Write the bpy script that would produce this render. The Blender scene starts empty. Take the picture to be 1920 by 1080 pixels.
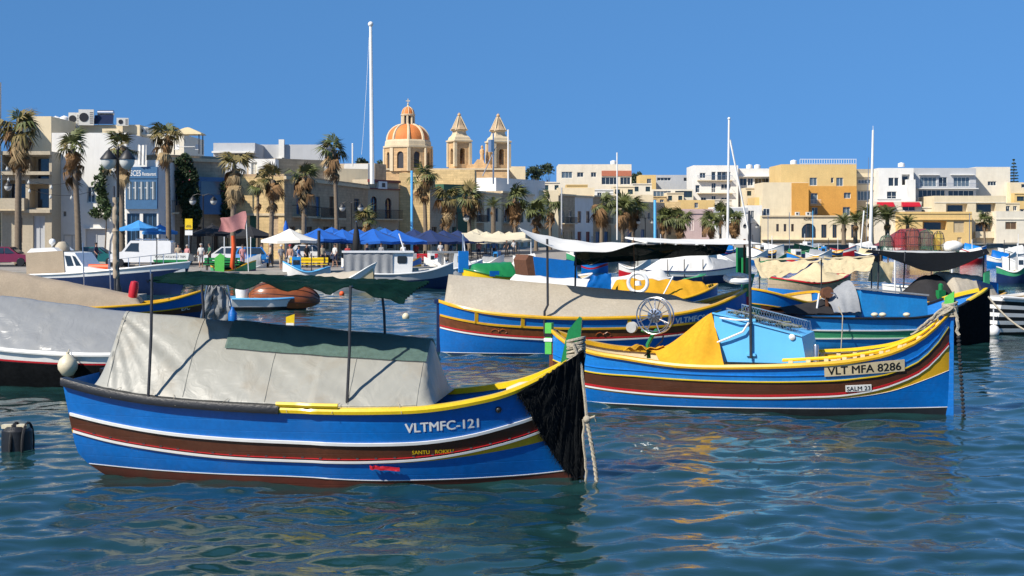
import bpy, bmesh, math, random
import numpy as np
from mathutils import Vector, Matrix, Euler, noise
random.seed(7)
R = math.radians
PI = math.pi
scene = bpy.context.scene
COL = scene.collection
# ------------------------------------------------------------------ camera, sky, sun, exposure
FPX, CX, HY, CH = 2700.0, 960.0, 430.0, 3.5      # focal length and horizon in photograph pixels, camera height
cam_d = bpy.data.cameras.new('camera')
cam = bpy.data.objects.new('camera', cam_d)
COL.objects.link(cam)
cam.location = (0, 0, CH)
cam.rotation_euler = (R(90), 0, 0)
cam_d.sensor_width = 36
cam_d.lens = 36 * FPX / 1920
cam_d.shift_y = -(540 - HY) / 1920
cam_d.clip_start = 0.2
cam_d.clip_end = 4000
scene.camera = cam
SUN_AZ, SUN_EL = R(228), R(42)
world = bpy.data.worlds.new('World')
scene.world = world
world.use_nodes = True
wn = world.node_tree.nodes
sky = wn.new('ShaderNodeTexSky')
sky.sky_type = 'NISHITA'
sky.sun_disc = False
sky.sun_elevation = SUN_EL
sky.sun_rotation = SUN_AZ
sky.altitude = 5000
sky.air_density = 1.0
sky.dust_density = 0.0
sky.ozone_density = 10.0
bg = wn['Background']
bg.inputs['Strength'].default_value = 0.116
wl = world.node_tree.links
wtc = wn.new('ShaderNodeTexCoord')
wmp = wn.new('ShaderNodeMapping')                  # clear dry air: the whole dome shades evenly, without a white rim
wmp.inputs['Scale'].default_value = (1, 1, .3)
wmp.inputs['Location'].default_value = (0, 0, .175)
wl.new(wtc.outputs['Generated'], wmp.inputs[0])
wl.new(wmp.outputs[0], sky.inputs[0])
wmx = wn.new('ShaderNodeMixRGB')
wmx.blend_type = 'MULTIPLY'
wmx.inputs[0].default_value = 1
wmx.inputs[2].default_value = (.97, 1.14, 1.0, 1)
wl.new(sky.outputs[0], wmx.inputs[1])
wl.new(wmx.outputs[0], bg.inputs[0])
sd = bpy.data.lights.new('sun', 'SUN')
sd.energy = 5.0
sd.angle = R(0.5)
sd.color = (1.0, 0.93, 0.82)
sun = bpy.data.objects.new('sun', sd)
COL.objects.link(sun)
to_sun = Vector((math.sin(SUN_AZ) * math.cos(SUN_EL), math.cos(SUN_AZ) * math.cos(SUN_EL), math.sin(SUN_EL)))
sun.rotation_euler = to_sun.to_track_quat('Z', 'Y').to_euler()
sun.location = to_sun * 200
vs = scene.view_settings
vs.view_transform = 'Standard'
vs.look = 'None'
vs.gamma = 1
vs.exposure = 0.38
vs.use_curve_mapping = False

# ------------------------------------------------------------------ places
def at(px, py, Y):
    return Vector(((px - CX) * Y / FPX, Y, CH - (py - HY) * Y / FPX))
def wat(px, py):
    return at(px, py, CH * FPX / (py - HY))
def gx(px, Y):
    return (px - CX) * Y / FPX
def proj(p):
    return (CX + p[0] * FPX / p[1], HY + (CH - p[2]) * FPX / p[1])
QZ = 0.7

# ------------------------------------------------------------------ materials
MATS = {}
def mat(name, col, rough=.6, var=.12, scale=3., bump=.0, bscale=30., metal=0., coat=0., streak=0., stain=None, alpha=1., trans=0., brick=None, spec=.5, wr=None, planks=0.):
    if name in MATS:
        return MATS[name]
    m = bpy.data.materials.new(name)
    m.use_nodes = True
    nt = m.node_tree
    N, Lk = nt.nodes, nt.links
    b = N['Principled BSDF']
    tc = N.new('ShaderNodeTexCoord')
    vec = tc.outputs['Object']
    def nz(sc, det=4, v=vec, ro=.6):
        n = N.new('ShaderNodeTexNoise')
        n.inputs['Scale'].default_value = sc
        n.inputs['Detail'].default_value = det
        n.inputs['Roughness'].default_value = ro
        Lk.new(v, n.inputs['Vector'])
        return n.outputs['Fac']
    def ramp(src, lo, hi, c0=(0, 0, 0, 1), c1=(1, 1, 1, 1)):
        r = N.new('ShaderNodeValToRGB')
        r.color_ramp.elements[0].position = lo
        r.color_ramp.elements[1].position = hi
        r.color_ramp.elements[0].color = c0
        r.color_ramp.elements[1].color = c1
        Lk.new(src, r.inputs['Fac'])
        return r.outputs['Color']
    def mix(f, a, c, mode='MIX'):
        x = N.new('ShaderNodeMixRGB')
        x.blend_type = mode
        for k, v in ((0, f), (1, a), (2, c)):
            if hasattr(v, 'links'):
                Lk.new(v, x.inputs[k])
            else:
                x.inputs[k].default_value = v if k == 0 else (*v, 1)
        return x.outputs[0]
    c0 = tuple(max(0, c * (1 - var)) for c in col)
    c1 = tuple(min(1, c * (1 + var)) for c in col)
    out = mix(ramp(nz(scale), .3, .7), c0, c1)
    out = mix(ramp(nz(scale * 9), .35, .75), out, tuple(c * .82 for c in col)) if var > .07 else out
    if streak:
        mp = N.new('ShaderNodeMapping')
        mp.inputs['Scale'].default_value = (2.2, 2.2, .16)
        Lk.new(vec, mp.inputs['Vector'])
        f = ramp(nz(1.6, 5, mp.outputs[0]), .5, .78)
        fm = N.new('ShaderNodeMath'); fm.operation = 'MULTIPLY'; fm.inputs[1].default_value = streak
        Lk.new(f, fm.inputs[0])
        out = mix(fm.outputs[0], out, tuple(c * .35 for c in col))
    if stain:
        f = ramp(nz(stain[2] if len(stain) > 2 else 1.3, 6), .52, .75)
        fm = N.new('ShaderNodeMath'); fm.operation = 'MULTIPLY'; fm.inputs[1].default_value = stain[1]
        Lk.new(f, fm.inputs[0])
        out = mix(fm.outputs[0], out, stain[0])
    hgt = None
    if brick:
        bw, bh = brick
        sp = N.new('ShaderNodeSeparateXYZ'); Lk.new(vec, sp.inputs[0])
        ad = N.new('ShaderNodeMath'); ad.operation = 'ADD'; Lk.new(sp.outputs[0], ad.inputs[0]); Lk.new(sp.outputs[1], ad.inputs[1])
        cb = N.new('ShaderNodeCombineXYZ'); Lk.new(ad.outputs[0], cb.inputs[0]); Lk.new(sp.outputs[2], cb.inputs[1])
        bt = N.new('ShaderNodeTexBrick')
        bt.inputs['Scale'].default_value = 1
        bt.inputs['Brick Width'].default_value = bw
        bt.inputs['Row Height'].default_value = bh
        bt.inputs['Mortar Size'].default_value = .012
        bt.inputs['Color1'].default_value = (1, 1, 1, 1)
        bt.inputs['Color2'].default_value = (.74, .74, .74, 1)
        bt.inputs['Mortar'].default_value = (.5, .5, .5, 1)
        Lk.new(cb.outputs[0], bt.inputs['Vector'])
        out = mix(.8, out, bt.outputs['Color'], 'MULTIPLY')
        hgt = bt.outputs['Fac']
    if planks:
        f = ramp(nz(55, 6, ro=.7), .655, .69)
        g = ramp(nz(2.6, 4), .48, .62)
        fm = N.new('ShaderNodeMath'); fm.operation = 'MULTIPLY'; Lk.new(f, fm.inputs[0]); Lk.new(g, fm.inputs[1])
        out = mix(fm.outputs[0], out, tuple(min(.5, c * .5 + .12) for c in col))
        g2 = ramp(nz(7, 5), .55, .8)
        fm2 = N.new('ShaderNodeMath'); fm2.operation = 'MULTIPLY'; fm2.inputs[1].default_value = .12; Lk.new(g2, fm2.inputs[0])
        out = mix(fm2.outputs[0], out, tuple(c * .7 + .05 for c in col))
    Lk.new(out, b.inputs['Base Color'])
    b.inputs['Roughness'].default_value = rough
    b.inputs['Metallic'].default_value = metal
    b.inputs['Coat Weight'].default_value = coat
    b.inputs['Coat Roughness'].default_value = .15
    b.inputs['Specular IOR Level'].default_value = spec
    if trans:
        b.inputs['Transmission Weight'].default_value = trans
    if planks:
        sp = N.new('ShaderNodeSeparateXYZ'); Lk.new(vec, sp.inputs[0])
        md = N.new('ShaderNodeMath'); md.operation = 'PINGPONG'; md.inputs[1].default_value = planks; Lk.new(sp.outputs[2], md.inputs[0])
        lt = N.new('ShaderNodeMath'); lt.operation = 'MINIMUM'; lt.inputs[1].default_value = .006; Lk.new(md.outputs[0], lt.inputs[0])
        ad = N.new('ShaderNodeMath'); ad.operation = 'MULTIPLY_ADD'; ad.inputs[1].default_value = .004; Lk.new(nz(6, 3), ad.inputs[0]); Lk.new(lt.outputs[0], ad.inputs[2])
        bq = N.new('ShaderNodeBump'); bq.inputs['Strength'].default_value = .35; bq.inputs['Distance'].default_value = 1.
        Lk.new(ad.outputs[0], bq.inputs['Height']); Lk.new(bq.outputs[0], b.inputs['Normal'])
        rr = N.new('ShaderNodeMapRange'); rr.inputs[3].default_value = rough * .8; rr.inputs[4].default_value = min(1, rough * 1.7)
        Lk.new(nz(3.3, 5), rr.inputs[0]); Lk.new(rr.outputs[0], b.inputs['Roughness'])
    if bump or wr:
        bp = N.new('ShaderNodeBump')
        bp.inputs['Strength'].default_value = bump or .6
        bp.inputs['Distance'].default_value = .02
        if wr:
            n = N.new('ShaderNodeTexNoise')
            n.inputs['Scale'].default_value = wr[0]; n.inputs['Detail'].default_value = 3; n.inputs['Distortion'].default_value = 1.2
            Lk.new(vec, n.inputs['Vector'])
            bp.inputs['Distance'].default_value = wr[1]
            Lk.new(n.outputs['Fac'], bp.inputs['Height'])
        else:
            Lk.new(nz(bscale), bp.inputs['Height'])
        Lk.new(bp.outputs[0], b.inputs['Normal'])
    if alpha < 1:
        tr = N.new('ShaderNodeBsdfTransparent')
        ms = N.new('ShaderNodeMixShader')
        ms.inputs[0].default_value = alpha
        Lk.new(tr.outputs[0], ms.inputs[1]); Lk.new(b.outputs[0], ms.inputs[2])
        Lk.new(ms.outputs[0], N['Material Output'].inputs['Surface'])
    MATS[name] = m
    return m

M = lambda n: MATS[n]
mat('hull_blue', (.0, .135, .47), .32, .10, 1.6, coat=.15, streak=.15, stain=((.02, .10, .30), .35, 2.2), planks=.075)
mat('hull_blue_light', (.008, .20, .62), .34, .10, 1.6, coat=.15, streak=.15, stain=((.03, .18, .38), .35, 2.2), planks=.075)
mat('hull_blue_sky', (.015, .25, .62), .4, .12, 1.5, coat=.1, streak=.2, stain=((.1, .2, .3), .3), planks=.075)
mat('panel_sky', (.12, .46, .80), .42, .06, 1.2, coat=.05, streak=.08, stain=((.25, .42, .55), .25))
mat('hull_navy', (.012, .03, .10), .3, .15, 2, coat=.1, streak=.2, planks=.075)
mat('hull_brown', (.085, .026, .010), .35, .22, 3, coat=.1, streak=.2, planks=.075)
mat('hull_wood', (.16, .05, .014), .35, .35, 7, coat=.2, streak=.3)
mat('antifoul_red', (.12, .025, .012), .5, .25, 3, stain=((.05, .05, .03), .6), planks=.09)
mat('antifoul_black', (.012, .014, .017), .45, .2, 3, stain=((.03, .05, .04), .5), planks=.09)
mat('paint_white', (.78, .77, .73), .4, .06, 3, streak=.12)
mat('paint_red', (.50, .012, .022), .4, .12, 3)
mat('paint_yellow', (.72, .40, .012), .38, .12, 4, coat=.1, stain=((.45, .22, .02), .5, 3))
mat('paint_yellow_bright', (.80, .55, .01), .38, .08, 4, coat=.1, stain=((.5, .3, .02), .4, 3))
mat('paint_cream', (.66, .54, .33), .5, .12, 4, streak=.2)
mat('paint_green', (.012, .20, .055), .4, .14, 4, coat=.1)
mat('paint_lime', (.10, .50, .08), .45, .12, 4)
mat('paint_seagreen', (.05, .32, .15), .45, .14, 4, streak=.2)
mat('rubber_black', (.013, .013, .014), .42, .3, 6, bump=.3, bscale=20)
mat('steel_dark', (.06, .06, .065), .45, .25, 8, metal=.4)
mat('steel', (.55, .55, .56), .28, .1, 6, metal=.9)
mat('rust', (.14, .055, .025), .8, .35, 9, bump=.3)
mat('rope', (.42, .37, .28), .9, .3, 20, bump=.8, bscale=60)
mat('rope_dark', (.025, .025, .026), .9, .3, 20, bump=.8, bscale=60)
mat('tarp_grey', (.31, .305, .268), .42, .07, 1.5, spec=.28, stain=((.24, .18, .11), .55, 1.3), wr=(3.6, .022))
mat('tarp_silver', (.23, .235, .235), .27, .06, 1.5, spec=.55, stain=((.35, .33, .28), .3), wr=(2.0, .05))
mat('canvas_beige', (.44, .39, .31), .85, .08, 2, bump=.25, bscale=9, stain=((.33, .27, .2), .4), spec=.12)
mat('canvas_tan', (.62, .51, .31), .85, .1, 2, bump=.3, bscale=6, stain=((.36, .27, .14), .5), spec=.12)
mat('canvas_brown', (.40, .32, .23), .85, .1, 2, bump=.3, bscale=6, spec=.12)
mat('canvas_white', (.70, .68, .63), .75, .06, 2, bump=.25, bscale=6, stain=((.5, .46, .4), .35), spec=.12)
mat('canvas_yellow', (.66, .34, .022), .8, .12, 2, bump=.35, bscale=7, stain=((.42, .2, .02), .4), spec=.12)
mat('canvas_grey', (.30, .31, .32), .7, .1, 2, bump=.3, bscale=6, stain=((.2, .2, .2), .4), spec=.12)
mat('canvas_dark', (.035, .034, .036), .8, .2, 3, bump=.3, spec=.03)
mat('net_green', (.004, .022, .018), .85, .25, 9, bump=.5, bscale=90, alpha=.9, spec=.03)
mat('net_green_thin', (.13, .21, .18), .85, .25, 14, bump=.5, bscale=90, alpha=.6, spec=.03)
mat('net_black', (.010, .011, .012), .9, .4, 12, bump=.6, bscale=50, spec=.03)
mat('glass', (.025, .035, .045), .06, .3, .7, spec=.8)
mat('glass_sky', (.10, .14, .17), .08, .3, .6, spec=.9)
mat('plastic_cream', (.68, .60, .42), .45, .08, 5, stain=((.4, .33, .2), .3, 6))
mat('plastic_white', (.75, .75, .74), .4, .05, 5)
mat('orange', (.75, .10, .015), .55, .15, 6)
mat('varnish', (.28, .075, .018), .3, .25, 5, coat=.3, streak=.2)
mat('grp_white', (.76, .76, .74), .3, .05, 3, coat=.2, streak=.1)

# ------------------------------------------------------------------ mesh builder
class MB:
    def __init__(s):
        s.v, s.f, s.m = [], [], []
    def add(s, vs, fs, mi=0):
        o = len(s.v)
        s.v.extend([tuple(v) for v in vs])
        for f in fs:
            s.f.append(tuple(i + o for i in f)); s.m.append(mi)
        return s
    def box(s, x0, x1, y0, y1, z0, z1, mi=0, rot=None, c=None):
        vs = [Vector((x, y, z)) for z in (z0, z1) for y in (y0, y1) for x in (x0, x1)]
        if rot:
            c = Vector(c) if c is not None else Vector(((x0 + x1) / 2, (y0 + y1) / 2, (z0 + z1) / 2))
            e = Euler(rot).to_matrix()
            vs = [e @ (v - c) + c for v in vs]
        return s.add(vs, [(0, 2, 3, 1), (4, 5, 7, 6), (0, 1, 5, 4), (1, 3, 7, 5), (3, 2, 6, 7), (2, 0, 4, 6)], mi)
    def beam(s, a, b, w, h, mi=0):                      # box bar between two points
        a, b = Vector(a), Vector(b)
        d = (b - a).normalized()
        up = Vector((0, 0, 1)) if abs(d.z) < .95 else Vector((0, 1, 0))
        x = d.cross(up).normalized(); u = x.cross(d)
        vs = [p + x * i * w / 2 + u * j * h / 2 for p in (a, b) for j in (-1, 1) for i in (-1, 1)]
        return s.add(vs, [(0, 2, 3, 1), (4, 5, 7, 6), (0, 1, 5, 4), (1, 3, 7, 5), (3, 2, 6, 7), (2, 0, 4, 6)], mi)
    def tube(s, pts, r, n=8, mi=0, caps=True):
        pts = [Vector(p) for p in pts]
        rs = r if hasattr(r, '__len__') else [r] * len(pts)
        vs, fs = [], []
        prev = None
        for i, p in enumerate(pts):
            d = (pts[min(i + 1, len(pts) - 1)] - pts[max(i - 1, 0)])
            d = d.normalized() if d.length > 1e-9 else Vector((0, 0, 1))
            if prev is None:
                up = Vector((0, 0, 1)) if abs(d.z) < .9 else Vector((1, 0, 0))
                x = d.cross(up).normalized()
            else:
                x = (prev - d * prev.dot(d)).normalized()
            prev = x
            y = d.cross(x)
            for k in range(n):
                a = 2 * PI * k / n
                vs.append(p + (x * math.cos(a) + y * math.sin(a)) * rs[i])
        for i in range(len(pts) - 1):
            for k in range(n):
                k2 = (k + 1) % n
                fs.append((i * n + k, i * n + k2, (i + 1) * n + k2, (i + 1) * n + k))
        if caps:
            fs.append(tuple(range(n - 1, -1, -1)))
            fs.append(tuple((len(pts) - 1) * n + k for k in range(n)))
        return s.add(vs, fs, mi)
    def lathe(s, prof, n=16, c=(0, 0, 0), mi=0, a0=0., sq=(1, 1)):     # prof [(r,z)]
        vs, fs = [], []
        for r, z in prof:
            for k in range(n):
                a = a0 + 2 * PI * k / n
                vs.append((c[0] + r * sq[0] * math.cos(a), c[1] + r * sq[1] * math.sin(a), c[2] + z))
        for i in range(len(prof) - 1):
            for k in range(n):
                k2 = (k + 1) % n
                fs.append((i * n + k, i * n + k2, (i + 1) * n + k2, (i + 1) * n + k))
        fs.append(tuple(range(n - 1, -1, -1)))
        fs.append(tuple((len(prof) - 1) * n + k for k in range(n)))
        return s.add(vs, fs, mi)
    def ball(s, c, r, n=12, mi=0, sz=1.):
        return s.lathe([(max(.001, r * math.sin(PI * i / 8)), -r * sz * math.cos(PI * i / 8)) for i in range(9)], n, c, mi)
    def prism(s, poly, y0, y1, mi=0, axis='y'):          # polygon in x,z (axis y) or x,y (axis z)
        n = len(poly)
        if axis == 'y':
            vs = [(x, y0, z) for x, z in poly] + [(x, y1, z) for x, z in poly]
        elif axis == 'x':
            vs = [(y0, x, z) for x, z in poly] + [(y1, x, z) for x, z in poly]
        else:
            vs = [(x, y, y0) for x, y in poly] + [(x, y, y1) for x, y in poly]
        fs = [tuple(range(n)), tuple(range(2 * n - 1, n - 1, -1))]
        fs += [(i, i + n, (i + 1) % n + n, (i + 1) % n) for i in range(n)]
        return s.add(vs, fs, mi)
    def sheet(s, fn, nu, nv, mi=0, thick=0.):
        g = [[Vector(fn(i / nu, j / nv)) for j in range(nv + 1)] for i in range(nu + 1)]
        vs = [p for r in g for p in r]
        w = nv + 1
        fs = [(i * w + j, (i + 1) * w + j, (i + 1) * w + j + 1, i * w + j + 1) for i in range(nu) for j in range(nv)]
        if thick:
            o = len(vs)
            nrm = []
            for i in range(nu + 1):
                for j in range(nv + 1):
                    du = g[min(i + 1, nu)][j] - g[max(i - 1, 0)][j]
                    dv = g[i][min(j + 1, nv)] - g[i][max(j - 1, 0)]
                    nn = du.cross(dv)
                    nrm.append(nn.normalized() if nn.length > 1e-9 else Vector((0, 0, 1)))
            vs = vs + [p - q * thick for p, q in zip(vs, nrm)]
            fs = fs + [tuple(i + o for i in reversed(f)) for f in fs]
            rim = [(i, 0) for i in range(nu + 1)] + [(nu, j) for j in range(1, nv + 1)] + [(i, nv) for i in range(nu - 1, -1, -1)] + [(0, j) for j in range(nv - 1, 0, -1)]
            rim = [i * w + j for i, j in rim]
            for k in range(len(rim)):
                a, b = rim[k], rim[(k + 1) % len(rim)]
                fs.append((b, a, a + o, b + o))
        return s.add(vs, fs, mi)
    def build(s, name, mats, parent=None, smooth=False, angle=40):
        me = bpy.data.meshes.new(name)
        me.from_pydata(s.v, [], s.f)
        if isinstance(mats, str) or not hasattr(mats, '__len__'):
            mats = [mats]
        for m in mats:
            me.materials.append(MATS[m] if isinstance(m, str) else m)
        if len(mats) > 1:
            me.polygons.foreach_set('material_index', s.m)
        if smooth:
            me.polygons.foreach_set('use_smooth', [True] * len(me.polygons))
            try:
                me.set_sharp_from_angle(angle=R(angle))
            except Exception:
                pass
        me.update()
        o = bpy.data.objects.new(name, me)
        COL.objects.link(o)
        if parent is not None:
            o.parent = parent
        return o

def tag(o, label=None, cat=None, group=None, kind=None):
    if label: o['label'] = label
    if cat: o['category'] = cat
    if group: o['group'] = group
    if kind: o['kind'] = kind
    return o
def thing(name, label, cat, loc=(0, 0, 0), rz=0., group=None):
    o = bpy.data.objects.new(name, None)
    o.empty_display_size = .3
    COL.objects.link(o)
    o.location = loc
    o.rotation_euler = (0, 0, rz)
    return tag(o, label, cat, group)
def inst(name, me, parent, loc=(0, 0, 0), rot=(0, 0, 0), sc=(1, 1, 1)):
    o = bpy.data.objects.new(name, me)
    COL.objects.link(o)
    o.parent = parent
    o.location = loc; o.rotation_euler = rot; o.scale = sc
    return o
def copy_tree(o, parent=None):
    c = o.copy(); COL.objects.link(c); c.parent = parent
    for ch in o.children:
        copy_tree(ch, c)
    return c
def spl(pts):
    pts = sorted(pts)
    xs = np.array([p[0] for p in pts], float); ys = np.array([p[1] for p in pts], float)
    n = len(xs)
    if n == 1:
        return lambda t: float(ys[0])
    d = np.diff(ys) / np.diff(xs)
    m = np.zeros(n); m[0] = d[0]; m[-1] = d[-1]
    for i in range(1, n - 1):
        h0, h1 = xs[i] - xs[i - 1], xs[i + 1] - xs[i]
        m[i] = (d[i - 1] * h1 + d[i] * h0) / (h0 + h1)
    def f(t):
        if t <= xs[0]: return float(ys[0] + m[0] * (t - xs[0]))
        if t >= xs[-1]: return float(ys[-1] + m[-1] * (t - xs[-1]))
        i = int(np.searchsorted(xs, t)) - 1
        h = xs[i + 1] - xs[i]; u = (t - xs[i]) / h
        return float((1 + 2 * u) * (1 - u) ** 2 * ys[i] + u * (1 - u) ** 2 * h * m[i] + u * u * (3 - 2 * u) * ys[i + 1] + u * u * (u - 1) * h * m[i + 1])
    return f
def nz3(x, y, z=0.):
    return noise.noise((x, y, z))
def text_geo(txt, size=1., offset=0., shear=0.):
    cu = bpy.data.curves.new('lettering', 'FONT')
    cu.body = txt; cu.size = size; cu.offset = offset; cu.shear = shear
    cu.resolution_u = 3
    o = bpy.data.objects.new('lettering', cu)
    COL.objects.link(o)
    dg = bpy.context.evaluated_depsgraph_get()
    me = o.evaluated_get(dg).to_mesh()
    vs = [tuple(v.co) for v in me.vertices]
    fs = [tuple(p.vertices) for p in me.polygons]
    o.evaluated_get(dg).to_mesh_clear()
    bpy.data.objects.remove(o); bpy.data.curves.remove(cu)
    w = max(v[0] for v in vs) if vs else 1
    return vs, fs, w
def flat_text(name, txt, parent, loc, w, m, rot=(R(90), 0, 0), offset=0.01, h=None):
    vs, fs, tw = text_geo(txt, 1., offset)
    k = w / tw
    kh = (h / .73) if h else k
    mb = MB(); mb.add([(v[0] * k, v[1] * kh, 0) for v in vs], fs)
    o = mb.build(name, m, parent)
    o.location = loc; o.rotation_euler = rot
    return o
# ------------------------------------------------------------------ water
def water_material():
    m = bpy.data.materials.new('sea_water'); m.use_nodes = True
    nt = m.node_tree; N, Lk = nt.nodes, nt.links
    b = N['Principled BSDF']
    tc = N.new('ShaderNodeTexCoord')
    n1 = N.new('ShaderNodeTexNoise'); n1.inputs['Scale'].default_value = .12; n1.inputs['Detail'].default_value = 3
    Lk.new(tc.outputs['Object'], n1.inputs['Vector'])
    r = N.new('ShaderNodeValToRGB')
    r.color_ramp.elements[0].position = .35; r.color_ramp.elements[1].position = .68
    r.color_ramp.elements[0].color = (.007, .030, .032, 1); r.color_ramp.elements[1].color = (.013, .048, .046, 1)
    Lk.new(n1.outputs['Fac'], r.inputs[0]); Lk.new(r.outputs[0], b.inputs['Base Color'])
    b.inputs['Roughness'].default_value = .015
    b.inputs['IOR'].default_value = 1.36
    b.inputs['Specular IOR Level'].default_value = .85
    n2 = N.new('ShaderNodeTexNoise'); n2.inputs['Scale'].default_value = 3.6; n2.inputs['Detail'].default_value = 5; n2.inputs['Roughness'].default_value = .55
    n2.inputs['Distortion'].default_value = .6
    mp = N.new('ShaderNodeMapping'); mp.inputs['Scale'].default_value = (.75, 1.15, 1); mp.inputs['Rotation'].default_value = (0, 0, .3)
    Lk.new(tc.outputs['Object'], mp.inputs[0]); Lk.new(mp.outputs[0], n2.inputs['Vector'])
    bp = N.new('ShaderNodeBump'); bp.inputs['Strength'].default_value = .36; bp.inputs['Distance'].default_value = .025
    Lk.new(n2.outputs['Fac'], bp.inputs['Height']); Lk.new(bp.outputs[0], b.inputs['Normal'])
    MATS['water'] = m
water_material()
def build_water():
    ys = [5.]
    while ys[-1] < 330:
        y = ys[-1]
        ys.append(y + max(.05, .0036 * y) if y < 120 else y + 3.)
    ys.append(900.)
    ys = np.array([-60., -20., 0.] + ys)
    xp = list(np.arange(0, 10.5, .075))
    d = .075
    while xp[-1] < 260:
        d *= 1.035; xp.append(xp[-1] + d)
    xs = np.array([-x for x in xp[:0:-1]] + xp)
    X, Yg = np.meshgrid(xs, ys)
    Z = np.zeros_like(X)
    rs = np.random.RandomState(3)
    for i in range(60):
        lam = .34 * (9.0 ** (i / 59.))
        th = 1.9 + rs.normal(0, .75)
        k = 2 * PI / lam
        a = .0108 * lam / math.sqrt(60 / 12.) * (1.3 if lam < .55 else 1.25 if lam < 1.3 else .75)
        # let waves shorter than the grid can carry die out with distance and to the sides
        res = np.maximum(.05, .0036 * np.abs(Yg)) * 4.5
        resx = np.maximum(.075, (np.abs(X) - 10) * .035) * 4.5
        fade = np.clip((lam - np.maximum(res, resx) * .6) / (.4 * np.maximum(res, resx)), 0, 1)
        mod = .6 + .4 * np.sin(X * .31 * rs.rand() + Yg * .23 * rs.rand() + rs.rand() * 6)
        ph = k * (X * math.cos(th) + Yg * math.sin(th)) + rs.rand() * 6.28
        Z += a * fade * mod * (np.sin(ph) + .22 * np.sin(2 * ph + .6))
    Z = np.where(Yg > 150, 0, Z)
    ny, nx = X.shape
    me = bpy.data.meshes.new('water')
    co = np.stack([X, Yg, Z], -1).reshape(-1, 3)
    idx = np.arange(ny * nx).reshape(ny, nx)
    q = np.stack([idx[:-1, :-1], idx[:-1, 1:], idx[1:, 1:], idx[1:, :-1]], -1).reshape(-1, 4)
    me.vertices.add(len(co)); me.vertices.foreach_set('co', co.ravel())
    me.loops.add(q.size); me.loops.foreach_set('vertex_index', q.ravel())
    me.polygons.add(len(q)); me.polygons.foreach_set('loop_start', np.arange(0, q.size, 4)); me.polygons.foreach_set('loop_total', np.full(len(q), 4))
    me.polygons.foreach_set('use_smooth', np.ones(len(q), bool))
    me.update(calc_edges=True); me.validate()
    me.materials.append(MATS['water'])
    o = bpy.data.objects.new('water', me); COL.objects.link(o)
    tag(o, kind='structure')
build_water()

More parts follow.
